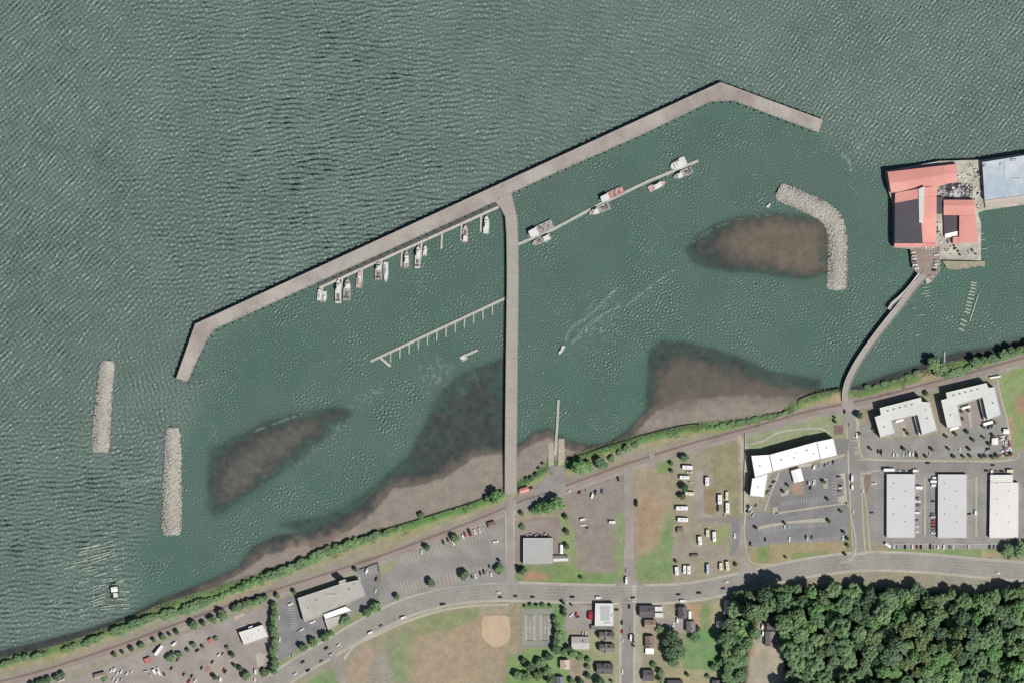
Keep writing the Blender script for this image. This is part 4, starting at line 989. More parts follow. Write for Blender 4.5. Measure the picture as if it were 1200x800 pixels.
# ------------------------------------------------------------------ vehicles
def protos():
    out={}
    def body(L,W,prof,gl,name,cat,wheels,wr,extra=None):
        """prof: side outline [(x,z)] closed; gl: glasshouse [(x,z)]"""
        b=MB()
        def slab(pr,w0,w1,zt):
            n=len(pr); vs=[]
            zs=[p[1] for p in pr]; z0,z1=min(zs),max(zs)
            for s in (-1,1):
                for x,z in pr:
                    k=(z-z0)/(z1-z0+1e-6); vs.append((x,s*(w0+(w1-w0)*k)/2,z))
            fs=[tuple(range(n-1,-1,-1)),tuple(range(n,2*n))]+[(i,(i+1)%n,n+(i+1)%n,n+i) for i in range(n)]
            return vs,fs
        b.add(*slab(prof,W,W*.94,0)); root=b.obj(name,M['paint'])
        if gl:
            g=MB(); g.add(*slab(gl,W*.9,W*.72,0)); g.obj('windows',M['glass'],root)
            r=MB(); xs=[p[0] for p in gl if p[1]>max(q[1] for q in gl)-.05]; zt=max(q[1] for q in gl)
            r.box((max(xs)+min(xs))/2,0,zt,max(xs)-min(xs)+.1,W*.74,.06); r.obj('roof_panel',M['paint'],root)
        wm=MB(); n=10; wm.add([(wr*math.cos(2*PI*i/n),s*.12,wr*math.sin(2*PI*i/n)) for s in (-1,1) for i in range(n)],[(i,(i+1)%n,n+(i+1)%n,n+i) for i in range(n)]+[tuple(range(n-1,-1,-1)),tuple(range(n,2*n))])
        me=wm.mesh('wheel'); me.materials.append(M['tyre'])
        for x in wheels:
            for s in (-1,1): inst('wheel',me,root,(x,s*W*.44,wr))
        l=MB()
        l.box(L/2-.01,0,.62,.06,W*.82,.14); l.obj('headlights',M['lamp'],root)
        if extra: extra(root)
        root['category']=cat; root['label']='proto'
        return root
    out['car']=body(4.6,1.85,[(-2.3,.35),(2.3,.35),(2.3,.75),(1.1,.98),(-1.7,1.02),(-2.3,.9)],[(-1.9,.98),(1.15,.96),(.45,1.42),(-1.2,1.44)],'parked_car','car',(-1.4,1.4),.33)
    out['suv']=body(4.9,1.95,[(-2.45,.4),(2.45,.4),(2.45,.9),(1.4,1.1),(-2.4,1.15),(-2.45,.9)],[(-2.35,1.1),(1.35,1.08),(.75,1.7),(-2.1,1.74)],'parked_suv','car',(-1.5,1.5),.38)
    def bed(root):
        r=MB(); 
        for x,y,lx,ly in ((-1.75,-.88,2.0,.12),(-1.75,.88,2.0,.12),(-2.72,0,.12,1.8)): r.box(x,y,1.0,lx,ly,.42)
        r.obj('cargo_bed',M['paint'],root)
    out['pickup']=body(5.6,1.95,[(-2.8,.45),(2.8,.45),(2.8,.95),(1.3,1.12),(-2.8,1.02)],[(-.75,1.08),(1.25,1.1),(.7,1.72),(-.55,1.74)],'parked_pickup','pickup',(-1.8,1.8),.4,bed)
    out['van']=body(5.8,2.1,[(-2.9,.4),(2.9,.4),(2.9,1.1),(2.2,1.3),(1.7,2.3),(-2.85,2.35)],None,'parked_van','van',(-1.9,1.9),.38,lambda r_:MB().add([(1.74,-.9,2.2),(2.2,-.9,1.34),(2.2,.9,1.34),(1.74,.9,2.2),(1.72,-.9,2.26),(2.26,-.9,1.34),(2.26,.9,1.34),(1.72,.9,2.26)],[(4,5,6,7),(0,3,2,1)]).obj('windshield',M['glass'],r_))
    def roofac(r_):
        a=MB(); a.box(-1.0,0,3.3,1.1,.9,.35); a.box(1.6,0,3.3,.7,.7,.18); a.obj('roof_vent',M['unit'],r_)
        MB().box(3.92,0,1.5,.08,2.0,.9).obj('windshield',M['glass'],r_)
        MB().box(0,-1.29,1.7,5,.06,.7).obj('side_window',M['glass'],r_)
    out['camper']=body(7.8,2.55,[(-3.9,.5),(3.9,.5),(3.9,1.4),(3.55,3.2),(-3.9,3.3)],None,'camper','camper',(-2.2,2.4),.42,roofac)
    def hitch(r_):
        MB().box(-.8,0,2.85,1.0,.9,.3).obj('roof_vent',M['unit'],r_)
        h=MB(); h.tube((3.2,-.6,.5),(4.6,0,.5),.08); h.tube((3.2,.6,.5),(4.6,0,.5),.08); h.obj('hitch',M['tank'],r_)
        MB().box(0,-1.26,1.6,4,.06,.6).obj('side_window',M['glass'],r_)
    out['caravan']=body(6.6,2.5,[(-3.3,.5),(3.1,.5),(3.35,1.2),(3.1,2.7),(-3.0,2.85),(-3.3,2.4)],None,'travel_trailer','travel trailer',(-.4,.5),.36,hitch)
    def rig(r_):
        MB().add([(x,y,z) for x in (3.0,5.4) for y in (-1.15,1.15) for z in (.6,2.5)],[(0,1,3,2),(4,6,7,5),(0,4,5,1),(2,3,7,6),(1,5,7,3),(0,2,6,4)]).obj('cab',M['paint'],r_)
        MB().box(5.42,0,1.5,.08,2.0,.8).obj('windshield',M['glass'],r_)
    out['truck']=body(11,2.5,[(-5.5,1.0),(2.8,1.0),(2.8,3.7),(-5.5,3.7)],None,'box_truck','truck',(-3.8,-2.6,4.3),.48,rig)
    out['boat_trailer']=None
    return out
COLS={'white':(.80,.80,.80,1),'silver':(.50,.51,.52,1),'dark':(.022,.023,.027,1),'grey':(.17,.175,.18,1),'red':(.35,.03,.03,1),'maroon':(.14,.02,.025,1),'blue':(.05,.08,.25,1),'tan':(.42,.36,.26,1),'cream':(.68,.64,.50,1),'green':(.05,.12,.07,1),'pale blue':(.45,.55,.68,1)}
LENS={'car':4.6,'suv':4.9,'pickup':5.6,'van':5.8,'camper':7.8,'caravan':6.6,'truck':11}
CNAMES={'car':'car','suv':'tall car','pickup':'pickup','van':'van','camper':'camper','caravan':'travel trailer','truck':'box truck'}
ORD=['first','second','third','fourth','fifth','sixth','seventh','eighth','ninth','tenth','eleventh','twelfth','thirteenth','fourteenth','fifteenth','sixteenth']
def build_vehicles():
    pr=protos(); used=set()
    def put(kind,x,y,ang,col,label,group,L=None,W=None,z=None):
        src=pr[kind]; s=(L or LENS[kind])/LENS[kind]; 
        if z is None: z=LAND+.2
        k=(s*1.0,(W/ {'car':1.85,'suv':1.95,'pickup':1.95,'van':2.1,'camper':2.55,'caravan':2.5,'truck':2.5}[kind]) if W else max(1.0,min(s,1.15)),max(1.0,min(s,1.15)))
        if kind not in used:
            used.add(kind); o=src; o.location=(*P(x,y),z); o.rotation_euler=(0,0,math.radians(ang)); o.scale=k; o['label']=label; o['group']=group; o.color=COLS[col]
            for c in o.children: c.color=COLS[col]
        else: o=copy_thing(src,(*P(x,y),z),math.radians(ang),k,label,group,COLS[col])
        return o
    def row(items,ang,desc,group,frm='left',z=None,jit=3):
        n=len(items)
        for i,it in enumerate(items):
            x,y,col,kind=it[:4]; L=it[4] if len(it)>4 else None; W=it[5] if len(it)>5 else None
            if n==1: lb=f"{col} {CNAMES[kind]} {desc}"
            else: lb=f"{col} {CNAMES[kind]}, {ORD[i]} from the {frm} {desc}"
            put(kind,x,y,ang+R.uniform(-jit,jit),col,lb,group,L,W,z)
    # stalls along the south edge of the warehouse yard
    row([(1047.2,640.5,'white','car'),(1052,640.3,'silver','car'),(1061,640.6,'dark','suv'),(1069.2,640.4,'white','suv'),(1074.7,640.3,'red','car',5,2.2),(1079.4,640.6,'dark','suv'),(1090.6,640,'dark','pickup'),(1094.8,641,'silver','car'),(1099,640.3,'white','suv'),(1106.2,640.5,'white','pickup',6,2.3),(1113,640.4,'grey','car'),(1116.8,640.8,'white','car'),(1135.3,640,'white','car'),(1160,640.4,'dark','suv'),(1165,640.4,'grey','car')],90,'in the row south of the warehouses','cars in the row south of the warehouses')
    put('caravan',1040.5,638.3,-35,'white','white trailer standing askew at the left end of the warehouse car row','vehicles in the warehouse yard',8,3.2)
    row([(1077,571,'white','truck',8.2,3.6),(1074.3,582.7,'dark','car'),(1075.4,586.9,'white','pickup',6.4,2.4),(1075.6,591.8,'grey','pickup'),(1075.4,600.3,'white','van',6,2.4),(1074.6,609,'grey','car'),(1074,616.3,'white','car'),(1073.8,622.6,'white','car')],0,'along the east side of the left warehouse','vehicles along the left warehouse','top')
    row([(1095.2,559.4,'white','van',5.4,2.6),(1094,563.8,'white','truck',7.6,3.3),(1094.6,568.3,'white','van',6.6,2.8),(1093.3,587,'dark','car'),(1093.2,601.8,'grey','suv'),(1093.4,605.3,'silver','van'),(1094,609.7,'red','suv'),(1094,613.2,'red','pickup'),(1094,616.8,'maroon','suv'),(1093.6,620.3,'grey','car'),(1094,624.2,'white','pickup')],0,'along the west side of the middle warehouse','vehicles along the middle warehouse','top')
    put('van',1143.2,599.8,88,'white','white van standing alone on the divider kerb left of the right warehouse','vehicles in the warehouse yard',6,2.6)
    put('car',1136,601.8,5,'dark','dark car against the east wall of the middle warehouse','vehicles in the warehouse yard')
    put('pickup',1024,566.3,5,'white','white pickup in the wide yard left of the left warehouse','vehicles in the warehouse yard')
    put('car',1022,600.3,0,'blue','blue car in the stalls at the left edge of the warehouse yard','vehicles in the warehouse yard')
    put('truck',1041.7,550.2,0,'white','long white truck parked above the left warehouse roof','vehicles on the business street',13,3.6)
    row([(1054,551,'silver','car'),(1059,551.2,'grey','car'),(1067.3,551.4,'dark','suv'),(1072.8,551,'white','van',6.6,2.8)],0,'behind the long white truck on the business street','vehicles on the business street')
    put('suv',1087.3,542,2,'dark','dark tall car driving on the business street below the apartments','vehicles on the business street')
    put('car',1163.5,544.6,0,'dark','dark car driving near the turning circle','vehicles on the business street')
    put('van',1162,551.6,90,'white','white van by the top left corner of the right warehouse','vehicles on the business street',4.5,2.2)
    put('suv',1156,551,0,'dark','dark tall car left of the white van by the right warehouse','vehicles on the business street')
    put('truck',1183.5,551.4,0,'cream','pale truck by the top right corner of the right warehouse','vehicles on the business street',7.5,3.6)
    row([(1168,551.5,'grey','car'),(1174,551.6,'dark','suv')],0,'by the right warehouse top wall','vehicles on the business street')
    # street vehicles by the hotel
    row([(998.6,559.6,'white','truck',8,2.6),(998.8,570,'white','van',6.5,2.4)],90,'parked on the street beside the hotel','vehicles on the hotel street','top')
    put('car',1010.9,575,78,'white','white car parked against the bend of the yard kerb','vehicles on the hotel street')
    put('pickup',1004,510,92,'white','white pickup parked west of the left apartment block','vehicles on the hotel street',6,2.5)
    put('car',996,497.5,90,'silver','silver car driving towards the cannery bridge','vehicles on the hotel street')
    put('suv',989.8,482,90,'dark','dark tall car waiting at the rail crossing by the bridge','vehicles on the hotel street')
    put('car',1000,599,90,'white','white car driving on the street level with the hotel lower lot','vehicles on the hotel street')
    # hotel lot
    row([(954,547,'white','van',5.8,2.2),(961,546.4,'silver','car'),(967,544.6,'grey','car'),(971.7,542.6,'silver','car'),(976.4,541,'dark','car')],75,'beneath the south wall of the white roofed hotel','cars in the hotel lot')
    row([(946.5,565,'maroon','car'),(948.3,566,'white','car'),(954,564.5,'white','pickup',6,2.3)],88,'in the middle stalls east of the hotel canopy','cars in the hotel lot')
    put('suv',949.8,571,80,'dark','dark tall car below the middle stalls east of the hotel canopy','cars in the hotel lot')
    row([(982.8,558,'dark','suv'),(984.5,571,'white','car'),(984.8,568.6,'dark','car'),(984,575,'grey','car')],0,'at the east end of the hotel lot','cars in the hotel lot','top')
    row([(900.5,575,'grey','car'),(903.5,570,'grey','suv'),(906.8,564,'dark','car')],28,'in the angled stalls by the hotel west wing','cars in the hotel lot','bottom')
    row([(876.5,592.5,'dark','car'),(878.8,595.4,'white','pickup'),(876.4,598,'dark','suv'),(880.3,600,'white','car'),(882.5,603,'silver','suv'),(886,592,'grey','car')],52,'in the cluster below the hotel west wing','cars below the hotel west wing')
    row([(879.5,636.6,'dark','suv'),(896.8,631.6,'dark','car'),(925.3,631.6,'white','pickup',5.8,2.3),(944.4,628.4,'dark','car'),(946.2,631.4,'white','car'),(951.3,628.8,'maroon','car'),(988,630,'white','pickup')],88,'along the south edge of the hotel lower lot','cars in the hotel lower lot')
    row([(919.6,617,'white','car'),(924.2,616.6,'pale blue','car')],88,'on the north side of the hotel lower lot','cars in the hotel lower lot')
    # apartments
    row([(1029,528.3,'dark','car'),(1032.6,529.2,'dark','suv',5.4,2.3),(1034.4,532.5,'silver','car'),(1047,532.2,'white','suv'),(1051,532.6,'white','car'),(1058.4,532.2,'cream','car'),(1062.4,532,'silver','car'),(1066,531,'white','van',5.8,2.3),(1070,531.3,'white','suv',5.4,2.3),(1073,530.5,'maroon','car'),(1075,532.8,'grey','car')],86,'in the row south of the left apartment block','cars south of the left apartment block')
    row([(1089.3,531,'silver','car'),(1124.8,526.6,'white','car')],88,'in the lot below the gap between the apartment blocks','cars south of the apartment blocks')
    put('suv',1157.8,525.6,8,'dark','dark tall car near the cluttered storage yard','cars south of the apartment blocks')
    put('car',1156.5,528.5,10,'pale blue','pale blue car just below the dark one by the storage yard','cars south of the apartment blocks')
    row([(1162,499,'blue','car'),(1158.5,500,'dark','suv'),(1165,497.5,'silver','car')],80,'below the east wing of the right apartment block','cars by the right apartment block')
    # main road
    for x,y,a,c,k,l in ((346,789,34,'white','car','white car, lowest on the curve of the main road'),(355,775,34,'dark','car','dark car above the lowest white car on the main road'),(361.3,785,34,'dark','suv','dark tall car right of the lowest white car on the main road'),
        (382.5,759,33,'dark','suv','dark tall car on the main road below the large roadside trees'),(388.2,766.2,32,'silver','suv','silver tall car on the main road above the school side road'),(377,774,33,'grey','car','grey car on the main road left of the school side road'),
        (396.3,755.5,32,'white','car','small white car in the middle lanes near the school side road'),(434.3,740.5,27,'white','van','white van on the curve of the main road above the pale field'),(447,732.5,25,'grey','car','grey car ahead of the white van on the road curve'),(472.5,723,21,'white','van','white van on the road curve below the trailer lot'),
        (519,707.3,12,'dark','pickup','dark pickup on the main road below the lot\'s round trees'),(584,694,0,'white','car','white car on the main road just west of the causeway street'),(586.5,699.2,0,'dark','car','dark car just below the white one west of the causeway street'),
        (604.5,698,0,'maroon','car','maroon car on the main road just east of the causeway street'),(624.3,699,0,'dark','car','dark car with pale roof rack above the sports court'),(671,699,0,'dark','suv','dark tall car on the main road above the shop lot'),
        (701.3,699.6,0,'white','van','white van in the south lane above the flat roofed shop'),(742,699.7,0,'dark','car','dark car stopped on the crossing by the cross street'),(795.3,696,2,'dark','car','dark car on the main road above the dark roofed house'),
        (819.3,694.2,4,'dark','suv','dark tall car on the main road left of the wood'),(851,681.3,8,'white','car','white car where the access drive joins the main road'),(847.7,689,8,'dark','car','dark car on the main road at the edge of the wood shadow'),
        (800,703.4,0,'white','van','white van parked by the sidewalk above the grey house'),(1169,671,-6,'white','car','white car at the right end of the main road')):
        put(k,x,y,a,COLSN(c),l,'vehicles on the main road',LENS[k]*1.08)
    for x,y,a,c,k,l,L in ((734,679.5,90,'white','truck','white box truck waiting on the cross street above the main road',8.5),(734,668,90,'tan','car','tan car behind the white box truck on the cross street',4.6),
        (737.6,710.3,90,'dark','suv','dark tall car on the cross street just below the main road',5),(722.5,714,0,'dark','suv','dark tall car beside the flat roofed shop',4.9),(729,729,90,'dark','suv','dark tall car parked left side of the south cross street, topmost',5),
        (729.2,739.5,88,'red','suv','red car parked on the left side of the south cross street',5),(729.4,750,90,'white','car','white car below the red one on the south cross street',4.6),(739.3,746.3,90,'white','truck','long white truck on the right side of the south cross street',7.5),
        (742,748,90,'dark','suv','dark tall car beside the long white truck on the cross street',5),(739.8,737.8,90,'silver','car','silver car above the long white truck on the cross street',4.6),(729.4,786.6,90,'white','pickup','white pickup, lowest vehicle on the south cross street',5.4)):
        put(k,x,y,a,c,l,'vehicles on the cross street',L)
    for x,y,a,c,k,l,L in ((694.2,580,75,'white','van','white van in the gravel lot among darker cars',7),(687.5,573.8,80,'silver','car','silver car left of the white van in the gravel lot',4.6),(697.7,576.5,80,'dark','suv','dark tall car right of the white van in the gravel lot',6),
        (705.5,575,85,'blue','pickup','blue pickup right of the dark car in the gravel lot',5.8),(679.3,576.4,60,'maroon','suv','maroon car at the left edge of the gravel lot',4.6),(724.5,560.7,110,'dark','suv','dark tall car alone at the top of the gravel lot',5.6),
        (746,589,90,'dark','truck','dark long truck beside the cross street on bare ground',8),(683,608.2,10,'white','van','white van, upper of the pair in the gravel lot',6.4),(683.6,615,0,'white','pickup','white pickup, lower of the pair in the gravel lot',5.8),
        (688,618,-20,'dark','car','dark car just below the white pickup in the gravel lot',4.6),(717.3,611.2,-3,'white','caravan','white trailer near the cross street in the gravel lot',7.6),(667,575,30,'white','car','white car by the top corner of the gravel lot',4)):
        put(k,x,y,a,c,l,'vehicles in the gravel lot',L,z=LAND+.08)
    # camper park
    for x,y,a,c,k,l,L,W_ in ((805.8,547.2,-2,'white','camper','large white camper, topmost in the left column of the camper park',12.5,4.6),(808,553,0,'silver','pickup','silver pickup below the topmost camper',6.6,2.3),(802.3,559,-2,'white','camper','white camper, second down the left column of the camper park',11.5,4.2),
        (809,565,0,'silver','car','silver car above the cream camper',4.6,2),(808.2,578,-4,'cream','camper','cream camper between the two dark trees and the lane',11,4.2),(799.4,595,0,'white','camper','longest white camper, alone below the lower dark tree',14.3,4.8),
        (800.4,608.5,-3,'white','camper','white camper above the small dark shed',12.5,4.8),(828.6,563.5,90,'white','camper','white camper standing upright alone right of the lane',10.4,4.4),(843.5,584.5,90,'white','camper','white camper on the left of the facing pair',11.6,4.8),
        (851.8,580.5,88,'cream','caravan','cream trailer above the long white camper on the right',10,3.4),(852.6,594.4,90,'white','camper','long white camper below the cream trailer',13,4.6),(820.2,632.8,95,'white','camper','white camper lowest of the three in the middle of the park',10.4,4.4),
        (829,624,90,'cream','caravan','cream trailer between two white campers in the park middle',8.4,3.4),(837,628,92,'white','camper','white camper right of the cream trailer in the park middle',12,4.2),(793,668.2,94,'white','camper','leftmost white camper in the row beside the main road',10,4.2),
        (802.3,666.6,90,'white','caravan','white trailer second from the left in the roadside row',9.6,3.4),(807.2,667,90,'white','camper','white camper third from the left in the roadside row',10.2,4),(829.4,666,90,'pale blue','camper','pale blue narrow camper in the roadside row',12,3.2),
        (844.7,663,90,'cream','caravan','cream trailer second from the right in the roadside row',8.6,3.8),(852.4,662.4,96,'cream','camper','cream camper at the right end of the roadside row',10.8,3.8),(861,627.6,90,'white','pickup','white pickup on the access drive beside the camper park',6,2.4),
        (849,603,90,'silver','car','silver car below the long white camper',4.6,1.9),(841.4,594.5,90,'dark','pickup','dark pickup below the white camper of the facing pair',8,2)):
        put(k,x,y,a,c,l,'campers and trailers in the camper park',L,W_,z=LAND+.08)
    # trailer lot by the causeway
    row([(494.3,645.6,'white','car'),(519.5,634.8,'dark','pickup'),(525,632.2,'dark','suv'),(531.3,635.6,'white','pickup'),(542.4,628.3,'white','suv'),(545,625.6,'red','pickup'),(551.2,624,'maroon','truck',7,2.3),(556.5,622.6,'white','pickup'),(562,621,'cream','pickup')],-72,'in the upper row of the trailer lot','cars in the trailer lot')
    row([(553,675.2,'dark','car'),(557.4,674.6,'white','pickup'),(563,671.4,'dark','suv'),(567,669.6,'dark','pickup'),(571,670.2,'silver','car'),(575.6,672.4,'white','suv'),(573.6,663.2,'dark','car')],-75,'in the lower row of the trailer lot','cars in the trailer lot')
    put('pickup',580.8,634.4,12,'white','white pickup crossing the east end of the trailer lot','cars in the trailer lot',6,2.5)
    # market lots
    row([(430,668.2,'white','van',6,2.4),(420,679,'white','pickup',6,2.4),(425,696.4,'white','suv',5,2.4),(440.2,692,'white','car'),(441,677.8,'maroon','pickup')],70,'in the lot right of the long grey building','cars beside the long grey building')
    row([(340.6,707.6,'white','pickup',6,2.6),(354,737,'white','suv'),(350.4,739,'silver','car'),(366.5,728.5,'white','pickup',6,2.3)],25,'in the lot below the long grey building','cars beside the long grey building')
    row([(327,723,'white','car'),(328,749,'white','suv'),(343,767,'silver','car')],80,'against the hedge of the west lot','cars beside the tall hedge','top')
    # store lot at lower left
    put('truck',186.3,761.3,52,'white','long white truck parked at an angle in the lower left lot','vehicles in the lower left lot',14,4)
    row([(204.5,753.6,'white','van',6.6,2.6),(231.6,761.6,'maroon','suv',5.4,2.4),(256.6,766.6,'white','suv'),(261,765.4,'grey','car')],38,'along the upper stalls of the lower left lot','vehicles in the lower left lot')
    row([(208,772.6,'red','car'),(236.5,782,'dark','car'),(249,775,'dark','car'),(264.2,786.4,'dark','suv'),(262.4,784.2,'red','car')],60,'among the faded stalls of the lower left lot','vehicles in the lower left lot')
    row([(201,782.5,'dark','car'),(215.6,789.5,'maroon','car'),(221.6,797.4,'red','pickup'),(229,796.6,'white','pickup'),(224.8,791.5,'dark','car')],62,'near the bottom edge of the lower left lot','vehicles in the lower left lot')
    row([(258.4,794.8,'white','van',6,2.4),(299.4,786,'white','van',6.4,2.2),(298.8,795.6,'white','suv')],95,'right of the round red planter','vehicles in the lower left lot')
    row([(180.8,786.3,'white','van',6,3),(185.4,783.4,'white','suv'),(186.6,788,'white','van',6,2.6),(192.5,789.3,'dark','car'),(176.4,790.5,'silver','car')],-60,'in the white cluster at the lower left','vehicles in the lower left lot')
    row([(130.5,785,'white','pickup'),(134,784,'white','van',5.6,2.2),(137.4,788.6,'white','car'),(142,786.4,'white','suv'),(133,795,'white','car'),(137,797.3,'white','pickup'),(142.4,795.7,'silver','car'),(149,788.4,'white','suv'),(154,787,'white','car')],62,'in the leftmost cluster beside the brown kiosk','vehicles in the leftmost cluster')
    row([(69.8,797.3,'white','car'),(73.6,796,'white','car')],30,'beside the trees at the far lower left','vehicles in the leftmost cluster')
    put('suv',171.5,786,0,'silver','silver tall car between the two white clusters','vehicles in the lower left lot')
    # cannery apron
    row([(1082,289.5,'white','car'),(1085,290,'white','suv'),(1088.6,290.4,'white','car'),(1092,290,'white','car')],88,'against the cannery south wall','cars on the cannery apron',z=4.75)
    row([(1069.8,296,'white','car'),(1070.8,300,'silver','suv'),(1071.3,303.5,'white','car'),(1072,307,'grey','car'),(1072.4,310.8,'white','pickup'),(1074,314.6,'white','suv')],0,'down the left edge of the cannery apron','cars on the cannery apron','top',z=4.75)
    row([(1097.4,299,'white','pickup'),(1096.6,306,'silver','car'),(1096.8,310,'white','suv'),(1095.5,313,'white','car'),(1094.5,317,'dark','suv'),(1091,324,'silver','car')],5,'down the right edge of the cannery apron','cars on the cannery apron','top',z=4.75)
    # houses
    for x,y,a,c,k,l in ((675.4,719,80,'red','suv','red car parked in the shop lot away from the wall'),(677.2,722.2,10,'maroon','car','maroon car just below the red car in the shop lot'),(669.8,720.3,45,'white','pickup','white pickup parked slantwise in the shop lot'),(686.3,742,80,'white','car','white car above the pale roofed house behind the shop'),
        (682.8,741.2,85,'silver','car','silver car left of the white one behind the shop'),(789,731.8,85,'white','pickup','white pickup in the cluttered yard beside the brown house'),(792.4,712.2,88,'silver','car','silver car left of the grey gabled house by the road'),(794,726,88,'white','van','white van below the grey gabled house'),
        (893.3,733.5,85,'white','van','upper white van in the wooded clearing'),(893.8,741,85,'white','van','lower white van in the wooded clearing'),(894.6,749,80,'pale blue','car','pale blue car below the vans in the wooded clearing'),(893,709,70,'white','car','unused')):
        if l=='unused': continue
        z=ground_z(x,y)+.05 if x>850 else LAND+.2
        put(k,x,y,a,c,l,'cars beside the houses',6 if k=='van' else None,z=z)
    # red delivery van by the shop: two boxes
    put('truck',692,720.3,90,'red','red box truck backed against the flat roofed shop wall','cars beside the houses',9.5,5,z=LAND+.2)
    for k,o in pr.items():
        if o is not None and k not in used: 
            for c in list(o.children): bpy.data.objects.remove(c)
            bpy.data.objects.remove(o)
def COLSN(c): return c

# ------------------------------------------------------------------ buildings
def win_mesh(w,h):
    m=MB(); m.box(0,0,-h/2,w,.12,h); me=m.mesh('window'); me.materials.append(M['glass']); return me
WM=None
def facade(t,poly,z0,z1,floors,spacing,limit):
    global WM
    if WM is None: WM=win_mesh(1.6,1.4)
    poly=ccw(poly); n=0; fh=(z1-z0)/floors
    for i in range(len(poly)):
        a=Vector(poly[i]); b=Vector(poly[(i+1)%len(poly)]); L=(b-a).length
        if L<4: continue
        k=max(1,int(L/spacing)); ang=math.atan2(b.y-a.y,b.x-a.x); nx,ny=math.sin(ang),-math.cos(ang)
        for j in range(k):
            p=a+(b-a)*((j+.5)/k)
            for f in range(floors):
                if n>=limit: return
                inst('window',WM,t,(p.x+nx*.02,p.y+ny*.02,z0+fh*(f+.55)),ang); n+=1
def block(name,label,cat,pieces,wall,roofm,base=LAND,floors=1,wspace=0,wlimit=0,parapet=.5,units=(),group=None):
    """flat-roofed building. pieces: [(polygon px, height, roof material or None)]"""
    q=PP([p for pc in pieces for p in pc[0]]); cx=sum(a for a,b in q)/len(q); cy=sum(b for a,b in q)/len(q)
    t=empty(name,(cx,cy,base),0,label,cat,group)
    for poly,h,rm in pieces:
        pp=ccw([(x-cx,y-cy) for x,y in PP(poly)])
        w=MB().prism(pp,-.5,h,top=False); w.obj('wall',wall,t)
        rf=MB().flat(pp,h-.02); rf.obj('roof',rm or roofm,t)
        if parapet:
            pb=MB(); c=list(pp)+[pp[0]]; m=len(pp)
            for i in range(m):
                a=Vector(pp[i]); b=Vector(pp[(i+1)%m]); L=(b-a).length; ang=math.atan2(b.y-a.y,b.x-a.x); mid=(a+b)/2; nn=Vector((-math.sin(ang),math.cos(ang)))
                pb.box(mid.x+nn.x*.12,mid.y+nn.y*.12,h-.3+i*.003,L+.2,.36,.3+parapet,ang)
            pb.obj('parapet',M['trim'] if rm is None else M['trim'],t)
        if wspace: facade(t,pp,.3,h-.4,floors,wspace,wlimit//len(pieces))
    for (x,y,l,w_,h,zb) in units:
        a=P(x,y); u=MB(); u.box(0,0,0,l,w_,h); o=u.obj('roof_unit',M['unit'],t); o.location=(a[0]-cx,a[1]-cy,zb)
    return t
def gable(name,label,cat,quad,wall_h,roof_h,wall,roofm,base=LAND,chimney=True,wins=True,group=None,along=None,over=.5):
    c,L,W,a=quad_frame(PP(quad))
    if along=='short': L,W,a=W,L,a+PI/2
    t=empty(name,(c.x,c.y,base),a,label,cat,group)
    w=MB(); w.box(0,0,-.5,L-over*2,W-over*2,wall_h+.5); 
    e=L/2-over; g=W/2-over
    for s in (-1,1): w.add([(s*e,-g,wall_h),(s*e,g,wall_h),(s*e,0,wall_h+roof_h*(g/(W/2)))],[(0,1,2)])
    w.obj('wall',wall,t)
    r=MB(); th=.22
    for s in (-1,1):
        A=[(-L/2,s*W/2,wall_h),(L/2,s*W/2,wall_h),(L/2,0,wall_h+roof_h),(-L/2,0,wall_h+roof_h)]
        if s<0: A=A
        B=[(x,y,z+th) for x,y,z in A]
        f=[(4,5,6,7),(3,2,1,0),(0,1,5,4),(1,2,6,5),(3,0,4,7)] if s<0 else [(7,6,5,4),(0,1,2,3),(4,5,1,0),(5,6,2,1),(7,4,0,3)]
        r.add(A+B,f)
    r.box(0,0,wall_h+roof_h+th-.06,L,.35,.12)
    rf=r.obj('roof',roofm,t)
    if chimney:
        k=MB(); k.box(L*.18,W*.14,wall_h+roof_h*.4,.9,.9,roof_h*.9+.6); k.obj('chimney',M['wall_red'],rf)
    if wins:
        wm=win_mesh(1.2,1.2)
        for sx in (-.25,.25):
            for s in (-1,1): inst('window',wm,t,(sx*L,s*(g+.02),1.8))
        for s in (-1,1): inst('window',wm,t,(s*(e+.02),g*.4,1.8),PI/2)
        MB().box(0,-g-.04,0,1.1,.1,2.1).obj('door',M['door'],t)
    return t
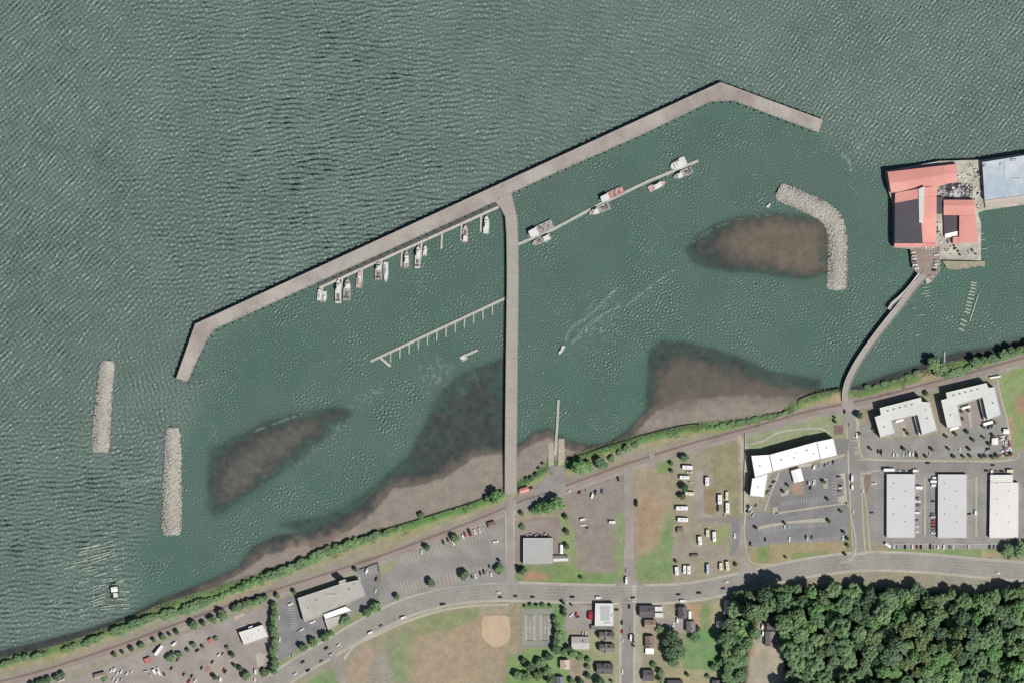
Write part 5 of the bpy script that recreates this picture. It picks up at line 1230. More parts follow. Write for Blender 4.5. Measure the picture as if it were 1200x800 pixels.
def build_buildings():
    APA=[(1030.2,477.6),(1078.4,465.2),(1079.6,470.3),(1088.6,470.8),(1097.6,503.8),(1080,509.5),(1074.4,485.8),(1044,492.6),(1048.2,507.2),(1031.2,512.6),(1024.4,488.2),(1031.6,485.6)]
    u=[(1040+i*7,481-i*1.8,2.2,1.6,1.0,11.2) for i in range(5)]+[(1036,500,1.6,1.6,.9,11.2),(1086,490,2,1.6,.9,11.2),(1084,480,1.2,1.2,.6,11.2)]
    block('apartment_block','grey roofed U shaped apartment block nearer the bridge street','apartment block',[(APA,11.2,None)],M['wall_tan'],M['roof_light'],floors=4,wspace=6.2,wlimit=96,units=u,group='U shaped apartment blocks')
    APB=[(1107.6,459.6),(1155,448.4),(1157.6,454),(1164.6,453),(1172.2,486),(1156.4,491.6),(1150.6,465.4),(1121.2,474.8),(1126.6,498.6),(1109.4,501.2),(1102,468.4),(1109,466.4)]
    u=[(1117+i*7,463-i*1.8,2.2,1.6,1.0,11.2) for i in range(5)]+[(1113,486,1.6,1.6,.9,11.2),(1163,472,2,1.6,.9,11.2),(1160,462,1.2,1.2,.6,11.2)]
    block('apartment_block','grey roofed U shaped apartment block beside the green eastern field','apartment block',[(APB,11.2,None)],M['wall_tan'],M['roof_light'],floors=4,wspace=6.2,wlimit=96,units=u,group='U shaped apartment blocks')
    # courtyard galleries on the inner east wings
    for q,lb in (([(1070.8,487.4),(1073.8,486.4),(1079.4,509.7),(1076.6,510.4)],'left'),([(1147,467.4),(1150,466.3),(1155.8,491.4),(1153,492.2)],'right')):
        block('courtyard_gallery',f'narrow pale gallery lining the courtyard of the {lb} apartment block','gallery',[(q,5.2,M['roof_light'])],M['wall_white'],M['roof_light'],parapet=.3)
    for x,y,l,w_,a,lb in ((1118.2,501.5,11,3,17,'pale porch roof below the west wing of the right apartment block'),(1158,495.4,12,3.2,15,'white porch roof below the east wing of the right apartment block'),(1054,492.6,9,2.6,16,'pale canopy in the courtyard of the left apartment block'),(1132,476.8,10,2.6,16,'white canopy in the courtyard of the right apartment block'),(1166.2,441.6,12.5,1.6,9,'long thin white shelter beside the railway at the green field')):
        t=empty('entrance_canopy',(*P(x,y),LAND),math.radians(a),lb,'canopy'); MB().box(0,0,2.8,l,w_,.3).obj('roof',M['roof_white'],t)
        for sx in (-.42,.42):
            for sy in (-.35,.35): MB().cyl(sx*l,sy*w_,-.2,2.82,.12,6).obj('post',M['trim'],t)
    # hotel
    HW=[([(880,533.4),(901,532.2),(905.2,552.2),(884.4,559.2)],11.8,None),([(881.2,559.9),(884.6,559.5),(899.6,554.4),(895.2,582),(878.4,580.2)],11.0,None),([(901.4,532.1),(956.2,517),(960.8,537.4),(905.8,552)],12.6,None),([(956.6,517),(976,513),(980.6,533.2),(961.4,537.6)],11.8,None)]
    u=[(915,538,2,1.6,.5,12.6),(930,536,1.4,1.4,.5,12.6),(932,530,1.2,1.2,.5,12.6),(953,531,1.4,1.4,.5,12.6),(945,527,2.4,1.6,.6,12.6),(968,524,1.8,1.4,.5,11.8),(890,545,1.8,1.4,.5,11.8),(888,570,1.4,1.4,.5,11)]
    block('hotel','large hotel with a brilliant white flat roof and a bent west wing','hotel',HW,M['wall_tan'],M['roof_white'],floors=4,wspace=6,wlimit=96,units=u)
    t=gable('entrance_canopy','white double pitched canopy standing in front of the hotel entrance','canopy',[(926.4,550.6),(938,548.2),(941.8,562.4),(930.6,565.4)],4.0,1.6,M['wall_white'],M['roof_white'],chimney=False,wins=False)
    # warehouses
    for pcs,rm,lb in (([([(1039,555),(1072,555),(1071.6,629.2),(1038.8,629.2)],4.6,None)],M['roof_metal'],'pale grey metal roofed warehouse, leftmost of the three long ones'),([([(1099,555.3),(1132.6,555.3),(1132.2,629.5),(1098.8,629.5)],4.6,None)],M['roof_metal'],'pale grey metal roofed warehouse between the two others'),
                  ([([(1160,555.8),(1186.6,555.8),(1186.6,564.4),(1160,564.4)],4.6,None),([(1160,564.8),(1193.2,564.8),(1192.8,629.6),(1159,629.6)],4.9,None)],M['roof_metal2'],'whitish warehouse with a notched corner, rightmost of the three')):
        x0=pcs[-1][0][0][0]; y1=629
        un=[(x0+8+(i%2)*14,566+i*9,1.2,1.2,.5,4.9) for i in range(6)]
        b=block('warehouse',lb,'warehouse',pcs,M['wall_grey'],rm,units=un,parapet=.12,group='long warehouses')
        cx,cy=b.location.x,b.location.y
        for i in range(8):
            for sx in (0,1):
                xx=(1072.0,1132.6,1193.2)[(x0>1090)+(x0>1150)] if sx else x0
                d=MB(); d.box(0,0,0,.14,4.2,3.4); o=d.obj('roller_door',M['trim'],b); a=P(xx+(.12 if sx else -.25),570+i*7.2); o.location=(a[0]-cx,a[1]-cy,0)
    block('roof_step','low white lean-to strip on the right warehouse','roof strip',[([(1161,609),(1176,609),(1176,611),(1161,611)],5.5,None)],M['trim'],M['roof_white'],parapet=0) if False else None
    # square grey hall and sheds
    block('storage_hall','square pale grey roofed hall beside the causeway street','hall',[([(613.2,629.8),(647.6,629.8),(647.6,659.4),(613.2,660.2)],5.2,None)],M['wall_grey'],M['roof_grey'],parapet=.3,units=[(629,641,1,1,.5,5.2),(636,650,1.4,1,.5,5.2),(622,637,1,1,.4,5.2)])
    block('annex_shed','low striped shed against the east wall of the square hall','shed',[([(648.2,650.2),(665.4,650.2),(665.8,653.2),(648.2,653.6)],2.6,M['roof_mid']),([(648.2,653.8),(665.8,653.4),(666,656.6),(648.2,657.4)],3.0,M['roof_light'])],M['wall_white'],M['roof_light'],parapet=0)
    gable('garden_shed','small upright white shed between the square hall and the dark bush','shed',[(656.2,637.6),(659.6,637.6),(659.6,648.4),(656.2,648.4)],2.4,.6,M['wall_white'],M['roof_white'],chimney=False,wins=False,over=.2)
    for i,x in enumerate((618,622,627,630,634,639,643)):
        c=MB(); c.box(0,0,0,2.6,2,1.3+.3*(i%3),.1*i); c.box(.2,.2,1.3+.3*(i%3),2.2,1.5,.15,.1*i); o=c.obj('storage_crate',M['clutter']); o.location=(*P(x,627-(i%2)*1.6),LAND+.05); tag(o,'mixed crate stacked against the north wall of the square hall','crate','crates along the north wall of the square hall')
    # long grey building
    block('market_building','long beige grey flat roofed building between two dark parking lots','building',[([(349.2,700),(399.6,683.2),(421.6,678.4),(428.5,697),(407,706.5),(379,717.4),(377.8,720),(357,727.6)],7.6,None)],M['wall_white'],M['roof_beige'],parapet=.4,floors=2,wspace=7,wlimit=44,
          units=[(388.5,696,14,1.5,.9,7.6),(372,703,3,2,1,7.6),(410,690,2.4,2.4,1,7.6),(404,679.8,4,2,.8,4),(399,708,1.5,1.5,.6,7.6),(362,712,2,2,.8,7.6),(416,684,2.5,2,.8,7.6)])
    block('entrance_wing','brilliant white roofed strip on the front of the long beige building','building wing',[([(379.2,719.2),(405.4,709.6),(412.4,714.4),(381.6,724.8)],6.0,None)],M['wall_white'],M['roof_white'],parapet=.3)
    block('entrance_wing','low beige roofed block below the brilliant white strip','building wing',[([(380.8,725.6),(399,720.6),(402,727.5),(385,737.6)],4.6,None)],M['wall_tan'],M['roof_beige'],parapet=.3)
    tw=block('loading_tower','tall slim tower frame at the north corner of the long beige building','tower',[([(397.5,680.2),(404.5,677.6),(405.8,681),(398.8,683.2)],14,None)],M['wall_grey'],M['roof_beige'],parapet=.4)
    # white roofed shop
    block('store_building','pale ribbed roofed store standing alone in the lower left lot','store',[([(280.2,740.2),(308,731.2),(314.8,745),(286.6,755)],5.6,None)],M['wall_white'],surf('roof_ribbed_white',C(232,230,224),.7,(.3,.04),(.05,.05),stripes=((.94,.33),4.6,.08)),parapet=.4,units=[(296,742,1,1,.5,5.6),(304,738,1,1,.5,5.6),(291,748,1.2,1,.5,5.6)])
    block('side_porch','small white porch on the north wall of the ribbed roofed store','porch',[([(291,734),(296,732.4),(296.8,734.2),(292,735.9)],4,None)],M['trim'],M['roof_white'],parapet=0)
    # hut, trolley shelter
    gable('lot_hut','small dark roofed hut at the top right corner of the trailer lot','hut',[(571,612.2),(579.8,609.6),(582,616.2),(573.4,619.4)],2.8,1.2,M['wall_tan'],M['roof_brown'],chimney=False)
    gable('trolley_shelter','pink roofed shelter at the foot of the causeway by the railway','shelter',[(608.2,572.2),(619,569.3),(620.2,574.6),(609.8,577.8)],3.2,1.4,M['wall_red'],surf('roof_pink',C(232,160,158),.8,(.4,.06),(.1,.05)),chimney=False,wins=False)
    gable('info_kiosk','tiny dark roofed kiosk just right of the pink roofed shelter','kiosk',[(621,571.6),(624.8,570),(625.6,572.6),(621.8,574.2)],2.4,.7,M['wall_tan'],M['roof_brown'],chimney=False,wins=False,over=.15)
    # houses in the south
    block('corner_shop','flat roofed shop with a darker square roof centre at the main crossing','shop',[([(697.6,706.2),(719,706.2),(719,733),(697,733)],5.4,M['roof_light'])],M['wall_white'],M['roof_light'],parapet=.4,units=[(709,718,11,17,.12,5.4),(717,720,1.5,3,.6,5.4),(712,729,8,1.5,.5,5.4),(704,712,1.4,1.4,.6,5.4)],floors=1,wspace=7,wlimit=12)
    block('shop_annex','dark low strip behind the flat roofed shop','annex',[([(692.5,732),(696.6,732),(696.6,733.6),(719.6,733.6),(719.6,736.6),(692.5,736.6)],3.2,M['roof_mid'])],M['wall_grey'],M['roof_mid'],parapet=0)
    gable('house','pale roofed house behind the shop lot','house',[(669.6,745.2),(690.6,745.2),(690.6,760),(669.6,760)],3.6,2.6,M['wall_white'],surf('roof_shingle_pale',C(196,192,186),.9,(.8,.05),(.1,.06)))
    for q,lb,rm in (([(702.2,739.8),(720.2,739.8),(720.2,748.6),(702.2,748.6)],'upper dark grey house left of the south cross street',M['roof_mid']),([(702.2,754),(720.4,754),(720.4,763),(702.2,763)],'middle dark grey house left of the south cross street',M['roof_mid']),([(699.4,776.4),(718.8,776.4),(718.4,788.8),(699,788.8)],'lowest and darkest house left of the south cross street',M['roof_dark'])):
        t=gable('house',lb,'house',q,4.8,2.6,M['wall_blue'],rm,group='dark roofed houses west of the cross street')
        # cross gable dormer
        L_,W_=18,9; d=MB(); d.add([(-4.2,-5.2,4.6),(.2,-5.2,4.6),(.2,5.0,4.6),(-4.2,5.0,4.6),(-2,-5.2,7.6),(-2,5.0,7.6)],[(1,2,5,4),(3,0,4,5),(0,1,4),(2,3,5)]); d.obj('cross_gable',rm,t)
    gable('house','pinkish roofed house among the trees left of the dirt yard','house',[(656.2,772.4),(667.2,772.4),(667.6,783.4),(656.4,783.6)],4.6,2,M['wall_white'],surf('roof_pinkish',C(212,190,180),.9,(.8,.08),(.1,.08)))
    gable('house','bluish roofed house cut by the bottom edge beside a pale drive','house',[(651.4,792),(661,792),(661.4,806),(651.8,806)],4.2,2.2,M['wall_white'],surf('roof_bluish',C(128,132,142),.9,(.8,.08),(.1,.08)))
    gable('house','large dark grey roofed building at the corner of the cross street','house',[(749.2,708.8),(767,708.8),(767,722.6),(749.2,722.6)],4.8,2.2,M['wall_grey'],M['roof_dark'])
    block('carport_row','pale double shed attached right of the large dark roofed building','shed',[([(767.6,710.2),(776.4,710.2),(776.4,715.6),(767.6,715.6)],2.6,M['roof_light']),([(767.6,717.6),(777.2,717.6),(777.2,722.8),(767.6,722.8)],2.8,M['roof_light'])],M['wall_white'],M['roof_light'],parapet=.2)
    gable('house','olive grey roofed house below the large dark roofed building','house',[(755.2,725.6),(768.6,725.6),(768.6,736.2),(755.2,736.2)],4.4,2.2,M['wall_tan'],M['roof_tan'])
    gable('house','grey gabled house nearest the main road beside a white strip','house',[(794.4,710.2),(805.2,710.2),(805.2,724),(794.4,724)],4.8,2.4,M['wall_white'],M['roof_dark'])
    block('long_shed','narrow white roofed shed right of the grey gabled house','shed',[([(807,715.6),(810,715.6),(810,725),(807,725)],2.6,None)],M['wall_white'],M['roof_white'],parapet=0)
    gable('house','brownish grey house above the dark green trees','house',[(804,727),(814.8,727),(814.8,740),(804,740)],4.8,2.4,M['wall_tan'],M['roof_mid'])
    gable('house','pink brown roofed house with a white porch below it','house',[(756,744.4),(767,744.4),(767,758.4),(756,758.4)],4.2,2.2,M['wall_white'],M['roof_brown'])
    block('porch','brilliant white porch roof attached below the pink brown house','porch',[([(756.2,759),(766.2,759),(766.2,765.6),(756.2,765.6)],2.8,None)],M['wall_white'],M['roof_white'],parapet=0)
    gable('house','purplish grey house right of the cross street near the bottom edge','house',[(753.4,784.2),(766.2,784.2),(766.2,797),(753.4,797)],4.4,2.4,M['wall_white'],M['roof_dark'])
    gable('house','grey roofed house cut by the bottom edge left of the green lawn','house',[(782,796),(800.4,796),(800.4,810),(782,810)],4.2,2.4,M['wall_white'],M['roof_dark'])
    gable('house','small dark house cut by the bottom edge below the green lawn','house',[(834.4,796),(844.4,796),(844.4,808),(834.4,808)],4.2,2.2,M['wall_grey'],M['roof_dark'])
    gable('mobile_home','long white mobile home at the western edge of the wood','mobile home',[(849,703),(854.8,702),(853.4,718.6),(848,719.4)],3,.8,M['wall_white'],M['roof_light'],chimney=False)
    gable('garden_shed','square white shed standing on the lawn edge near the wood','shed',[(839.4,726.6),(846.4,726.6),(846.4,735),(839.4,735)],2.8,1.2,M['wall_grey'],M['roof_white'],chimney=False,wins=False)
    z=ground_z(900,740)
    gable('house','upper dark roofed house in the wooded clearing','house',[(898,727),(908.6,727),(908.6,737),(898,737)],4,2.2,M['wall_tan'],M['roof_dark'],base=z)
    gable('house','lower purplish roofed house in the wooded clearing','house',[(896.6,738.6),(908,738.6),(906.6,756),(896,756)],4,2.2,M['wall_tan'],M['roof_mid'],base=z)
    # sheds and small roofs
    gable('picnic_shelter','small brown roofed shed among the campers','shed',[(793.4,617.6),(800.8,617.6),(800.8,624.2),(793.4,624.2)],2.4,1,M['wall_tan'],M['roof_brown'],chimney=False,wins=False)
    gable('picnic_shelter','long low brown shelter above the roadside row of campers','shelter',[(809.6,648.8),(818.8,648.8),(818.8,652.4),(809.6,652.4)],2.4,.7,M['wall_tan'],M['roof_brown'],chimney=False,wins=False,over=.2)
    gable('kiosk','brownish kiosk with a pale roof beside the leftmost white cars','kiosk',[(110,789.4),(123,786),(124.6,792),(112,795.4)],3,1.2,M['wall_red'],surf('roof_pale_brown',C(170,156,146),.9,(.8,.1),(.1,.08)),chimney=False)
    block('shipping_container','faded red shipping container at the left end of the lower left lot','container',[([(168.6,771.6),(175.6,768.6),(178,774.4),(171,777.4)],2.8,surf('container_red_faded',C(186,122,108),.8,(.5,.08),(.1,.1)))],M['wall_red'],M['roof_red'],parapet=0)
    block('shipping_container','small orange red container among the bushes of the lower left lot','container',[([(243.6,749.6),(247.6,746.4),(250.4,750),(246.4,753.8)],2.6,surf('container_red_pale',C(190,130,110),.8,(.5,.1),(.1,.1)))],M['wall_red'],M['roof_red'],parapet=0)
    pl=MB(); pl.cyl(0,0,0,.6,4,24); o=pl.obj('round_planter',surf('planter_red',C(186,140,126),.9,(.6,.1),(.2,.1))); o.location=(*P(244.4,784),LAND+.1); tag(o,'round faded red planter ring in the middle of the lower left lot','planter')
    im=MB(); im.cyl(0,0,.6,.9,2.6,20,2.0); i_=im.obj('soil',M['gravel'],o)
    # storage yard by the turning circle
    for q,h,lb in (([(1162,513),(1169,513),(1169,520.4),(1162,520.4)],3,'white tent roof at the left edge of the cluttered storage yard'),([(1175.6,502.2),(1182.2,502.2),(1182.2,507.4),(1175.6,507.4)],3,'white tent roof at the top of the cluttered storage yard')):
        gable('yard_tent',lb,'tent',q,h,1,M['wall_white'],M['roof_white'],chimney=False,wins=False,over=.2)
    rr=random.Random(11); cols=[(.8,.8,.78,1),(.35,.06,.08,1),(.25,.12,.25,1),(.7,.7,.7,1),(.1,.1,.12,1),(.75,.6,.62,1)]
    for i in range(34):
        x=rr.uniform(1170.5,1184.5); y=rr.uniform(510,534)
        if x>1168+(y-505)*.75+9: continue
        m=MB(); L=rr.uniform(2.0,5); w=rr.uniform(1.2,2.0); m.box(0,0,0,L,w,rr.uniform(.8,1.6),0,0,.85); m.box(-L*.2,0,.9,L*.3,w*.7,.8)
        o=m.obj('stored_item',M['paint']); c=rr.choice(cols); o.color=c; o.location=(*P(x,y),LAND+.15); o.rotation_euler=(0,0,rr.uniform(-.4,.4)+(PI/2 if rr.random()<.5 else 0)); tag(o,'small boat or crate packed in the cluttered storage yard by the turning circle','stored boat','items packed in the storage yard')
    # cannery pier
    pd=empty('cannery_pier',(*P(1110,250),0),0,'timber pier platform carrying the red roofed cannery buildings','pier'); c0=P(1110,250); rel=lambda l:[(x-c0[0],y-c0[1]) for x,y in PP(l)]
    DECK=[(1037,200.5),(1100,189),(1150,187.5),(1215,178.5),(1300,166),(1300,226),(1200,240),(1152.5,247),(1146,250),(1149.5,262),(1149.4,305.5),(1101.5,304),(1101,318),(1092,330),(1086,333),(1083,322),(1076,321),(1069.5,315),(1066.4,292),(1046.5,290),(1046,240),(1040.5,222)]
    MB().prism(rel(DECK),3.3,4.6).obj('deck',M['pier_deck'],pd)
    MB().prism(rel([(1104.5,305.8),(1148.5,306.6),(1148.8,305.9),(1154.2,306),(1154,313),(1146,311.2),(1143,313.4),(1138,312.2),(1135,315),(1128,314.4),(1126,316),(1114,316),(1109,314),(1108,311)]),1.2,2.4).obj('lower_ledge',surf('ledge_concrete',C(168,162,142),.95,(.5,.15),(.08,.12)),pd)
    MB().prism(rel([(1066.2,291.5),(1095,291),(1101.5,288),(1101,304),(1100.6,317.6),(1092,329.6),(1083.6,321.6),(1076.2,320.6),(1070,314.8)]),4.5,4.63).obj('apron_paving',surf('apron_paving',C(158,146,136),.95,(.4,.08),(.06,.12),C(146,130,118),.05),pd)
    pm=pile_mesh(-6,3.4,.4); pm.materials.append(M['pile'])
    dk=PP(DECK); dk=dk+[dk[0]]; k=0
    for x,y,a in resample(offset(ccw(dk[:-1])+[ccw(dk[:-1])[0]],1.2),6.5):
        if k<96 and x<640: inst('pile',pm,pd,(x-c0[0],y-c0[1],0)); k+=1
    # north fender boards
    MB().ribbon(rel([(1040,201),(1099,190.2)]),1.6,4.9,0,.5).obj('fender_beam',M['dock2'],pd)
    MB().ribbon(rel([(1150,189),(1195,181)]),1.2,4.9,0,.5).obj('fender_beam',M['dock2'],pd)
    MB().prism(rel([(1098.5,217),(1122,214.5),(1140,216),(1140,231.5),(1106,232),(1098.5,230)]),4.4,4.9).obj('burnt_roof_remains',surf('charred_roof',C(84,84,92),.95,(.45,.6),(.12,.4),C(190,190,188),.12),pd)
    rr=random.Random(5)
    def junk(n,x0,x1,y0,y1,lb,grp,pale=.5):
        for i in range(n):
            x=rr.uniform(x0,x1); y=rr.uniform(y0,y1); m=MB(); s=rr.uniform(1.0,3.2); m.box(0,0,0,s,rr.uniform(.8,2.2),rr.uniform(.5,1.8),0,0,.9); m.box(s*.15,.1,.5,s*.5,.7,rr.uniform(.6,1.6),.4)
            o=m.obj('deck_gear',M['paint']); v=rr.random(); o.color=(.7,.7,.66,1) if v<pale else ((.05,.05,.06,1) if v<pale+.35 else (.35,.3,.25,1)); o.location=(*P(x,y),4.62); o.rotation_euler=(0,0,rr.uniform(0,3.1)); tag(o,lb,'deck gear',grp)
    junk(36,1100,1139,215.5,231,'dark and pale fishing gear heaped between the two red roofed blocks','gear heaped between the red roofs',.38)
    junk(14,1122,1142,193,213,'pale fishing gear on the deck north of the gear heap','gear on the north pier deck',.75)
    junk(18,1142,1152,196,245,'pale crates and gear in the gap left of the blue roofed shed','gear left of the blue roofed shed',.55)
    junk(18,1103,1148,288,303,'small crates scattered on the southern timber pier deck','crates on the southern pier deck',.35)
    junk(7,1110,1120,279,287,'dark bins below the red roofed courtyard','bins below the red courtyard',.2)
    junk(10,1097.5,1103,252,285,'pale crates in the alley between the red roofs','crates in the red roof alley',.6)
    # cannery roofs
    def roofblock(name,label,pieces,base=4.6,cat='cannery building'):
        q=PP([p for pc in pieces for p in pc[0]]); cx=sum(a for a,b in q)/len(q); cy=sum(b for a,b in q)/len(q); t=empty(name,(cx,cy,base),0,label,cat)
        for pc in pieces:
            poly,h,hr,rm=pc[:4]; rp=[(x-cx,y-cy) for x,y in PP(poly)]
            if len(pc)>4:
                a,b,rm2=pc[4],pc[5],pc[6]   # ridge line between two points; quad order: A,B (side 1), C,D (side 2)
                Rg=[(x-cx,y-cy) for x,y in PP([a,b])]
                A,B,Cq,D=rp
                w=MB(); w.prism(rp,-.2,h,top=False); w.add([(*A,h),(*D,h),(*Rg[0],hr)],[(0,1,2)]); w.add([(*B,h),(*Cq,h),(*Rg[1],hr)],[(0,2,1)]); w.obj('wall',M['wall_red'],t)
                r=MB(); r.add([(*A,h+.1),(*B,h+.1),(*Rg[1],hr+.1),(*Rg[0],hr+.1)],[(0,1,2,3)]); r.obj('roof',rm,t)
                r=MB(); r.add([(*D,h+.1),(*Cq,h+.1),(*Rg[1],hr+.1),(*Rg[0],hr+.1)],[(3,2,1,0)]); r.obj('roof',rm2,t)
            else:
                MB().prism(rp,-.2,h,top=False).obj('wall',M['wall_red'],t); MB().flat(rp,h).obj('roof',rm,t)
        return t
    RD,SL=M['roof_red'],M['roof_slate']
    roofblock('cannery_building','salmon red roofed cannery with a north wing and a slate faced west wing',[
        ([(1039.6,202),(1104,194.4),(1105.5,217.6),(1043.6,226.5)],6.2,8.0,RD,(1041.6,215.6),(1104.9,205.6),RD),
        ([(1104.4,194.4),(1120.2,192.6),(1120.8,213.6),(1105.6,216.6)],5.4,6.6,RD,(1105,204.8),(1120.5,203.2),RD),
        ([(1048.4,226.6),(1048.2,238.4),(1097,230),(1097,217.8)],6.2,9.4,RD,(1076,221.5),(1076.8,233),RD),
        ([(1048.2,238.6),(1048,285),(1096.6,285),(1097,230.2)],6.2,9.6,SL,(1077,233.2),(1080.5,285),RD),
        ([(1047.6,285.4),(1096.6,285.4),(1096.6,289.8),(1047.6,289.6)],5.0,5.0,RD)])
    block('roof_monitor','long white skylight ridge on the cannery west wing','skylight',[([(1075.6,221.8),(1082.4,219),(1081,261.4),(1076.2,261.6)],10.4,None)],M['trim'],M['roof_light'],base=4.6,parapet=0)
    roofblock('cannery_building','salmon red roofed cannery block wrapped round a dark courtyard',[
        ([(1105.2,234.6),(1141.2,234.6),(1142.6,252.6),(1105.2,252.6)],5.6,7.2,RD,(1105.2,241.5),(1141.6,241.5),RD),
        ([(1123.6,252.8),(1142.7,252.8),(1145.2,284),(1123.2,285)],5.6,5.6,RD),
        ([(1116,278.4),(1123,277.6),(1123,285.2),(1116,285.6)],5.2,5.2,RD),
        ([(1105.4,253),(1123.4,253),(1123.4,276.6),(1106.4,277.4)],2.4,2.4,SL)])
    block('canopy_strip','white canopy strip at the foot of the dark cannery courtyard','canopy',[([(1107,274.4),(1122,271),(1122,277.8),(1107,278.4)],3.2,None)],M['trim'],M['roof_white'],base=4.6,parapet=0)
    roofblock('cannery_building','narrow dark flat roofed link between the two red roofed blocks',[([(1097.2,231.4),(1104.8,231.4),(1104.8,251),(1096.6,251)],4.4,4.4,SL)])
    block('cannery_building','long pale blue roofed shed running off the right edge','cannery building',[([(1150.4,190.6),(1200,182.6),(1262,172.6),(1262,220),(1200,228.4),(1153.2,235)],6.4,None)],M['wall_white'],M['roof_blue'],base=4.6,parapet=0,units=[(1153.4,195,3.6,3.6,1.2,6.4),(1172,193,2,3,.8,6.4),(1187,188,6,3,1.2,6.4),(1191,209.6,9,.8,.7,6.4),(1176,200,1,22,.25,6.4),(1165,216,.4,.4,.4,6.4)])
    block('loading_dock','pinkish pale apron roof below the long blue roofed shed','loading dock',[([(1153.4,235.4),(1200,228.8),(1262,220.4),(1262,229),(1200,237.6),(1154.6,244.2)],2.2,None)],M['wall_white'],surf('dock_apron',C(204,192,184),.9,(.4,.08),(.06,.12),C(190,176,168),.06),base=4.6,parapet=0)
    # bridge from the cannery to the shore
    br=[(1086,320.5),(1070,338),(1055,358),(1038,379),(1022,400),(1010,417),(1001,432),(994,447),(991,459),(991,470)]
    b0=P(1038,379); t=empty('cannery_bridge',(b0[0],b0[1],0),0,'curving narrow road bridge on piles from the shore to the cannery','bridge')
    bl=[(x-b0[0],y-b0[1]) for x,y in smooth_line(PP(br),6)]
    MB().ribbon(bl,8.0,4.62,0,.9).obj('deck',M['deck_conc2'],t)
    for s in (-3.8,3.8): MB().ribbon(offset(bl,s),.3,5.5,0,.6).obj('railing',M['trim'],t)
    for i,(x,y,a) in enumerate(resample(bl,11)):
        if i<15:
            for s in (-3,3): inst('pile',pm,t,(x-math.sin(a)*s,y+math.cos(a)*s,.2))
    wk=[(1077.5,320.6),(1066,336),(1055,347.5),(1046,356),(1041.5,362.5)]; w0=P(1055,347); t=empty('footbridge',(w0[0],w0[1],0),0,'pale wooden walkway alongside the upper half of the cannery bridge','walkway')
    wl=[(x-w0[0],y-w0[1]) for x,y in smooth_line(PP(wk),6)]; MB().ribbon(wl,3.2,4.7,0,.5).obj('deck',M['dock2'],t)
    for s in (-1.5,1.5): MB().ribbon(offset(wl,s),.2,5.7,0,.4).obj('railing',M['trim'],t)
    for x,y,a in resample(wl,10): inst('pile',pm,t,(x,y,.6))
    jt=MB(); jt.box(0,0,1.0,1.6,12,.4); jt.cyl(0,4,-3,1.2,.3,6); jt.cyl(0,-4,-3,1.2,.3,6); o=jt.obj('old_jetty',M['timber']); o.location=(*P(1107,418),0); tag(o,'thin pale jetty poking from the wooded bank below the cannery','jetty')
    # seawall along the causeway beach
    for pts,lb in (([(664,538),(690,529.5),(720,520),(760,508),(800,498.5),(820,496.5)],'low dark seawall between the beach and green bank right of the ramp'),([(440,623),(480,611.6),(520,599),(560,586.4),(588,573.4)],'low dark seawall between the beach and green bank left of the causeway'),([(936,478),(936.5,468),(960,459.5),(984,455)],'low dark seawall where the beach ends left of the cannery bridge')):
        a0=P(*pts[0]); mb=MB(); mb.ribbon([(x-a0[0],y-a0[1]) for x,y in smooth_line(PP(pts),5)],.7,LAND+.25,0,2.6); o=mb.obj('seawall',M['conc_dark']); o.location=(a0[0],a0[1],0); tag(o,lb,'seawall')
    # lamp posts on the causeway lot and breakwater
    # fence round the sports court
    f=empty('court_fence',(*P(630,735),LAND),0,'wire fence round the grey sports court','fence')
    for x,y,l,w_ in ((0,22.6,36,.1),(0,-22.6,36,.1),(18.2,0,.1,45),(-18.2,0,.1,45)): MB().box(x,y,1.4,l,w_,.1).obj('rail',M['metal'],f)
    for x in (-18,-9,0,9,18):
        for y in (-22.6,22.6): MB().cyl(x,y,0,2.6,.07,6).obj('post',M['metal'],f)
    # fences and hedges lines
    for pts,lb in (([(421,667),(443,659),(444,669)],'dark fence at the top corner of the lot beside the long building'),([(873,508),(873,534),(872,560),(872,600)],'thin pale fence between the camper park and the hotel')):
        a0=P(*pts[0]); mb=MB(); mb.ribbon([(x-a0[0],y-a0[1]) for x,y in PP(pts)],.25,LAND+1.6,0,1.3); o=mb.obj('fence',M['pile'] if 'dark' in lb else M['trim']); o.location=(a0[0],a0[1],0); tag(o,lb,'fence')
